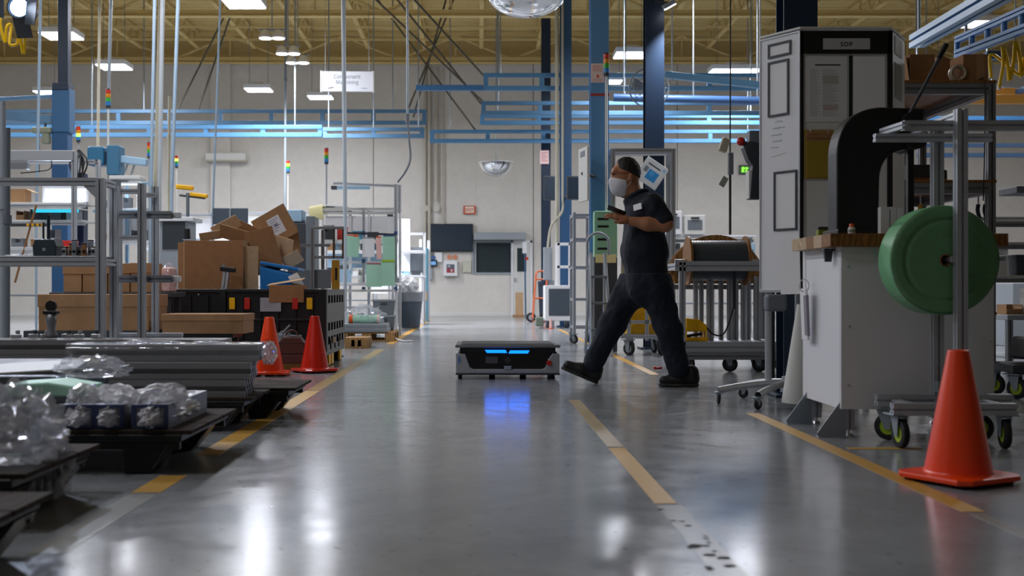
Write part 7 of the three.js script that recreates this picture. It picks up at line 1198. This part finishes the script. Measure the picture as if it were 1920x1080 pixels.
  const bb = thing('blue_case', 'pale blue case on a dark machine behind the cardboard', 'machine', [wx(550, 14), 0, -14.2]); part(bb, 'machine_body', bx(0.24, wy(418, 14), 0.4, 0.05, 0, 0, 0.01), M.darkGrey); part(bb, 'case', bx(0.2, 0.15, 0.3, -0.0, wy(416, 14), 0, 0.015), M.greyBlue); part(bb, 'side_panel', bx(0.1, wy(405, 14), 0.42, 0.2, 0, 0, 0.01), M.midGrey);
}
// ---------------------------------------------------------------- paper-hung workstation
{
  const d = 16.8; let [s, xa, W, y] = station('tall white-railed workstation hung with green papers beside the aisle', 592, 743, d, 0.8, { top: 388, work: 535, shelves: [450], mid: [645, 682], t: 0.04, panel: [398, 450], mat: M.white });
  const X = px => wx(px, d) - xa, Y = py => wy(py, d);
  part(s, 'lamp_frame', [prof(V(X(742), Y(390), -0.8), V(X(742), Y(338), -0.8), 0.05), prof(V(X(612), Y(334), -0.8), V(X(744), Y(340), -0.8), 0.04)], M.alu); part(s, 'lamp_body', bx(0.55, 0.05, 0.09, X(648), Y(346), -0.8, 0.01), M.greyBlue); part(s, 'lamp_cap', bx(0.09, 0.055, 0.095, X(614), Y(346.5), -0.8, 0.006), M.darkGrey);
  part(s, 'front_post', prof(V(X(742), Y(535), 0), V(X(742), Y(345), 0), 0.045), M.alu); part(s, 'front_post', prof(V(X(682), Y(535), 0), V(X(682), Y(390), 0), 0.035), M.alu); part(s, 'front_rail', prof(V(X(590), Y(392), 0), V(X(742), Y(392), 0), 0.04), M.offwhite); part(s, 'front_rail', prof(V(X(590), Y(400), 0), V(X(742), Y(400), 0), 0.03), M.offwhite); part(s, 'hang_rail', prof(V(X(650), Y(437), 0.02), V(X(742), Y(440), 0.02), 0.03), M.darkGrey); part(s, 'front_rail', prof(V(X(640), Y(492), 0), V(X(742), Y(492), 0), 0.03), M.offwhite); part(s, 'front_rail', prof(V(X(600), Y(545), 0.02), V(X(742), Y(545), 0.02), 0.035), M.offwhite);
  for (const [px, py] of [[682, 437], [682, 489], [742, 437], [682, 541], [742, 541]]) part(s, 'blue_joint', bx(0.05, 0.055, 0.05, X(px), Y(py) - 0.03, 0.005, 0.006), M.blueDark);
  const paper = (lab, px0, px1, py0, py1, m, clip, rz = 0, z = 0.05) => { const w = wx(px1, d) - wx(px0, d), h = Y(py0) - Y(py1), o = thing('hanging_paper', lab, 'paper', [(wx(px0, d) + wx(px1, d)) / 2, Y(py1), -d + z]); const g = new THREE.PlaneGeometry(w, h, 8, 8), p = g.attributes.position; for (let i = 0; i < p.count; i++) p.setZ(i, 0.012 * Math.sin(p.getX(i) * 9 + px0) + 0.008 * Math.sin(p.getY(i) * 7)); g.computeVertexNormals(); const t = part(o, 'paper_sheet', T(g, 0, h / 2, 0, 0, 0, rz), m); part(o, 'clip', bx(w * 0.9, 0.03, 0.02, 0, h - 0.01, 0.0, 0.004), clip); return o; };
  paper('green sheet under an orange clip on the workstation rail', 650, 674, 443, 482, M.greenPaper, M.orangePaint, -0.06); paper('white sheet between the green sheets on the rail', 680, 703, 448, 482, M.paper, M.greyPaint); paper('long green sheet under a blue clip at the corner post', 718, 741, 444, 489, M.greenPaper, M.blueDark, 0.02, 0.06); paper('narrow pink-edged sheet behind the blue-clipped one', 706, 716, 446, 486, M.pinkPaper, M.orangePaint, 0.05); paper('green sheet under a plum clip on the lower rail', 687, 716, 496, 538, M.greenPaper, std(0x8d3a52, 0.6)); paper('green sheet under a yellow-green clip at the lower corner', 715, 741, 490, 536, M.greenPaper, M.lime, 0.02, 0.06); paper('white instruction sheet with a blue patch at the upper corner', 726, 738, 405, 438, M.paper, M.darkGrey);
  const rp = thing('paper_roll_sheet', 'cream sheet hanging over the top rail of the workstation', 'paper', [wx(598, d), Y(405), -d + 0.06]); { const g = new THREE.CylinderGeometry(0.16, 0.16, 0.2, 16, 1, true, 0, 1.5); g.rotateZ(Math.PI / 2); part(rp, 'curled_sheet', T(g, 0, 0.02, -0.05, 0.6, 0, 0.2), M.yellowPaper); part(rp, 'hung_edge', bx(0.2, 0.01, 0.05, 0, 0.13, -0.03), M.yellowPaper); }
  clutter(9, xa, W, y, d, 0.8, 'clutter on the paper-hung workstation', 'on the worktop of the paper-hung workstation'); clutter(7, xa, W, wy(450, d) + 0.02, d + 0.4, 0.25, 'clutter on the paper-hung shelf', 'on the shelf of the paper-hung workstation');
  clutter(6, xa, W, 0.14, d, 0.7, 'clutter under the paper-hung workstation', 'on the bottom shelf of the paper-hung workstation');
  { const q = thing('white_tray_box', 'white paper tray on top of the workstation rail', 'tray', [wx(612, d), wy(388, d), -d - 0.75]); part(q, 'tray', T(bx(0.5, 0.02, 0.3, 0, 0, 0, 0.004), 0, 0.05, 0, 0, 0, -0.05), M.paper); part(q, 'black_stapler', bx(0.18, 0.05, 0.08, -0.05, 0.02, 0.1, 0.015), M.black); part(q, 'tray_foot', bx(0.3, 0.05, 0.2, 0, 0, 0), M.white); }
  { const [s3, xb, W3, y3] = station('second white workstation standing behind the paper-hung one', 600, 730, 19.6, 0.8, { top: 420, work: 520, shelves: [470, 445], mat: M.white, panel: [430, 520], panelMat: M.greyBlue }); clutter(12, xb, W3, y3, 19.6, 0.5, 'clutter on the second white workstation', 'on the second white workstation'); clutter(10, xb, W3, wy(470, 19.6) + 0.02, 20, 0.25, 'clutter on the second workstation shelf', 'on the shelf of the second white workstation'); clutter(8, xb, W3, 0.14, 19.6, 0.5, 'clutter under the second workstation', 'under the second white workstation'); }
  // small grey frame in front
  const f = thing('sample_stand', 'narrow grey profile stand with a framed opening above the bulk bin', 'stand', [wx(586, 12), 0, -12.2]); const D = 12.2, fX = px => wx(px, D) - wx(586, 12); part(f, 'post', prof(V(fX(586), 0, 0), V(fX(586), wy(428, D), 0), 0.04), M.aluDark); part(f, 'post', prof(V(fX(603), 0.5, -0.1), V(fX(603), wy(430, D), -0.1), 0.035), M.aluDark); part(f, 'arm', prof(V(fX(549), wy(460, D), 0), V(fX(619), wy(460, D), 0), 0.03), M.aluDark); for (const py of [430, 485]) part(f, 'frame_bar', bx(fX(645) - fX(588), 0.03, 0.03, (fX(645) + fX(588)) / 2, wy(py, D), 0), M.aluDark); part(f, 'dark_bar', bx(0.022, wy(428, D) - wy(485, D), 0.03, fX(626), wy(485, D), 0.0), std(0x4a3a2c, 0.5)); part(f, 'dark_bar', bx(0.018, wy(430, D) - wy(485, D), 0.03, fX(643), wy(485, D), 0), std(0x4a3a2c, 0.5)); part(f, 'grey_panel', bx(fX(620) - fX(558), wy(505, D) - wy(541, D), 0.02, (fX(620) + fX(558)) / 2, wy(541, D), -0.05), M.midGrey); part(f, 'foot', bx(0.3, 0.03, 0.3, 0, 0, 0), M.aluDark);
  // wooden pallets with grey stock
  const pal = (lab, px0, px1, D, dep, y0) => { const w = wx(px1, D) - wx(px0, D), o = thing('wooden_pallet', lab, 'pallet', [(wx(px0, D) + wx(px1, D)) / 2, 0, -D]); const n = 5; for (const z of [-0.04, -dep / 2, -dep + 0.04]) { for (const x of [-w / 2 + 0.06, 0, w / 2 - 0.06]) part(o, 'block', bx(0.12, 0.08, 0.09, x, 0.02, z, 0.004), M.wood); part(o, 'bottom_board', bx(w, 0.02, 0.09, 0, 0, z, 0.003), M.wood); } for (let i = 0; i < n; i++) part(o, 'deck_plank', bx(w, 0.022, dep / n - 0.03, 0, 0.1, -(i + 0.5) * dep / n, 0.003), M.wood); return o; };
  pal('wooden pallet with grey sheet stock and a green roll in front of the workstation', 635, 739, 15.2, 0.9); pal('small wooden pallet end standing in front of the stocked pallet', 646, 690, 13.4, 0.5);
  const ss = thing('sheet_stock', 'stack of flat grey sheets on the wooden pallet', 'sheets', [wx(684, 15.4), 0.122, -15.5]); for (let i = 0; i < 4; i++) part(ss, 'sheet', bx(0.62 - 0.01 * i, 0.026, 0.6, 0.004 * (i % 2), 0.027 * i, 0, 0.002), i % 2 ? M.greyPaint : M.galv);
  const gr = thing('foam_roll', 'pale green foam roll with orange tape lying on the sheet stock', 'roll', [wx(681, 15.3), 0.23, -15.42]); part(gr, 'roll', T(cyl(0.055, 0.055, 0.42, 0, -0.21, 0, 20), 0, 0.056, 0, 0, 0, Math.PI / 2), M.greenPaper); part(gr, 'orange_tape', T(cyl(0.057, 0.057, 0.05, 0, -0.025, 0, 20), -0.17, 0.056, 0, 0, 0, Math.PI / 2), M.orangePaint); part(gr, 'pink_end', T(cyl(0.057, 0.057, 0.03, 0, -0.015, 0, 20), 0.19, 0.056, 0, 0, 0, Math.PI / 2), M.pinkPaper);
  solo('plastic_bag', lump(0.24, 0.16, 0.18, 0.4, 2.2, 26, 8, 0.35), M.filmMilky, 'shiny clear plastic bag heaped on the sheet stock', 'plastic bag', [wx(685, 15.6), 0.30, -15.55]);
  for (const [i, lab] of ['lower grey plastic tote beside the sheet stock', 'upper grey plastic tote stacked beside the sheet stock'].entries()) { const q = thing('tote', lab, 'tote', [wx(724, 16), 0.14 + 0.2 * i, -16.5]); q.position.set(wx(723, 16.2), 0.122 + 0.212 * i, -15.96); part(q, 'tote_body', T(extrude([[-0.13, 0], [0.13, 0], [0.15, 0.2], [-0.15, 0.2]], 0.22, 0.008), 0, 0, -0.11), M.midGrey); part(q, 'tote_rim', bx(0.32, 0.03, 0.24, 0, 0.18, 0, 0.006), M.greyPaint); part(q, 'handle_slot', bx(0.09, 0.02, 0.008, 0, 0.14, 0.118), M.darkGrey); }
  solo('film_strip', tube([V(0, 0.05, 0), V(0.06, 0.03, 0.1), V(0.14, 0.012, 0.2), V(0.26, 0.012, 0.22)], 0.012, 20, 6), M.white, 'white strip of film trailing from the pallet onto the floor', 'film strip', [wx(738, 15.3), 0, -15.3]);
  // trash can with liner
  const tc = thing('trash_can', 'dark grey trash can with a white liner beside the aisle', 'trash can', [wx(767, 20.5), 0, -20.5]); const th = wy(548, 20.5); part(tc, 'can_body', lathe([[0, 0.01], [0.18, 0.01], [0.19, 0.02], [0.24, th - 0.02], [0.25, th], [0.23, th], [0.18, 0.04], [0, 0.04]], 28), M.slate); part(tc, 'liner', lathe([[0.21, th - 0.14], [0.255, th - 0.16], [0.262, th + 0.01], [0.24, th + 0.02], [0.22, th - 0.02]], 28), M.filmMilky);
  const tp2 = thing('white_bag', 'white plastic bag bulging out of the trash can', 'bag', [wx(764, 20.5), th + 0.1, -20.5]); part(tp2, 'bag', lump(0.17, 0.18, 0.15, 0.3, 2, 18, 5, 0.8), M.white);
  // cabinets along the aisle behind
  [s, xa, W, y] = station('white workstation with a brown panel just before the trash can', 745, 792, 22.5, 0.9, { top: 432, work: 520, panel: [460, 510], panelMat: M.midGrey, shelves: [470], mat: M.white }); clutter(4, xa, W, y, 22.5, 0.8, 'clutter before the trash can', 'on the workstation just before the trash can'); clutter(3, xa, W, 0.14, 22.5, 0.7, 'clutter on the low shelf', 'on the low shelf before the trash can');
  const wp = thing('white_partition', 'plain white partition board behind the paper-hung workstation', 'partition', [wx(730, 23), 0, -23.4]); part(wp, 'board', bx(wx(764, 23) - wx(690, 23), wy(408, 23) - 0.6, 0.04, 0, 0.6, 0, 0.005), M.white); for (const x of [-0.3, 0.3]) part(wp, 'leg', bx(0.05, 0.6, 0.05, x, 0, 0), M.greyPaint);
  const tpz = thing('teal_locker', 'narrow teal locker with white posts at the end of the workstations', 'locker', [wx(795, 25), 0, -25]); part(tpz, 'locker_body', bx(0.1, wy(465, 25), 0.5, 0.03, 0, 0, 0.006), std(0x4f8499, 0.5)); part(tpz, 'front_post', bx(0.06, wy(450, 25), 0.06, -0.06, 0, 0.25, 0.006), M.white); part(tpz, 'brown_label', bx(0.09, 0.2, 0.01, 0.03, 0.45, 0.252), M.card); part(tpz, 'rear_post', bx(0.06, wy(450, 25), 0.06, 0.09, 0, -0.2, 0.006), M.white);
}
// ---------------------------------------------------------------- far right edge
{
  const d = 9.2; let [s, xa, W, y] = station('grey rack of shelves and machines at the far right edge', 1892, 2080, d, 0.8, { top: 395, work: 600, shelves: [412, 455, 520], mat: M.aluDark, topMat: M.greyPaint });
  clutter(5, xa, W, wy(520, d) + 0.02, d + 0.4, 0.25, 'clutter on the right rack', 'on the upper shelf of the far right rack'); clutter(4, xa, W, y, d, 0.7, 'boxes on the right rack', 'on the main board of the far right rack');
  const tr = thing('tray_arm', 'dark tray arm reaching in from the far right', 'tray', [wx(1935, 8.6), wy(365, 8.6), -8.6]); part(tr, 'tray', bx(0.36, 0.05, 0.3, 0, 0, 0, 0.006), M.midGrey); part(tr, 'arm_post', rod(V(0.13, 0, -0.05), V(0.13, -wy(365, 8.6), -0.05), 0.03, 10), M.greyPaint); part(tr, 'foot', cyl(0.14, 0.12, 0.02, 0.13, -wy(365, 8.6), -0.05, 20), M.greyPaint);
  const wc = thing('wheeled_base', 'dark wheeled base at the far right edge beyond the cone', 'cart', [wx(1900, 7.2), 0, -7.3]); part(wc, 'platform', bx(0.5, 0.05, 0.4, 0.2, 0.16, 0, 0.006), M.darkGrey); for (const [x, z] of [[0, 0.15], [0.4, 0.15], [0, -0.15], [0.4, -0.15]]) caster(wc, x, z, 0.065, 0.6, M.lime, 0.16); part(wc, 'motor_unit', T(bx(0.3, 0.14, 0.24, 0, 0, 0, 0.02), 0.22, 0.22, 0, 0, 0, -0.12), M.black); part(wc, 'column', rod(V(0.25, 0.3, 0), V(0.25, 0.5, 0), 0.03, 8), M.greyPaint);
  const d5 = 14, tbx = thing('teal_machine', 'pale grey machine with a yellow sticker behind the far right rack', 'machine', [wx(1905, d5), 0, -d5]); part(tbx, 'body', bx(0.5, 0.75, 0.5, 0.1, 0, 0, 0.01), M.greyPaint); part(tbx, 'sticker', T(cyl(0.025, 0.025, 0.004, 0, 0, 0, 14), -0.04, 0.4, 0.252, Math.PI / 2), M.yellow); part(tbx, 'orange_cap', cyl(0.03, 0.02, 0.06, 0.16, 0.75, 0.1, 12), M.orangePaint);
}
renderer.render(scene, camera);
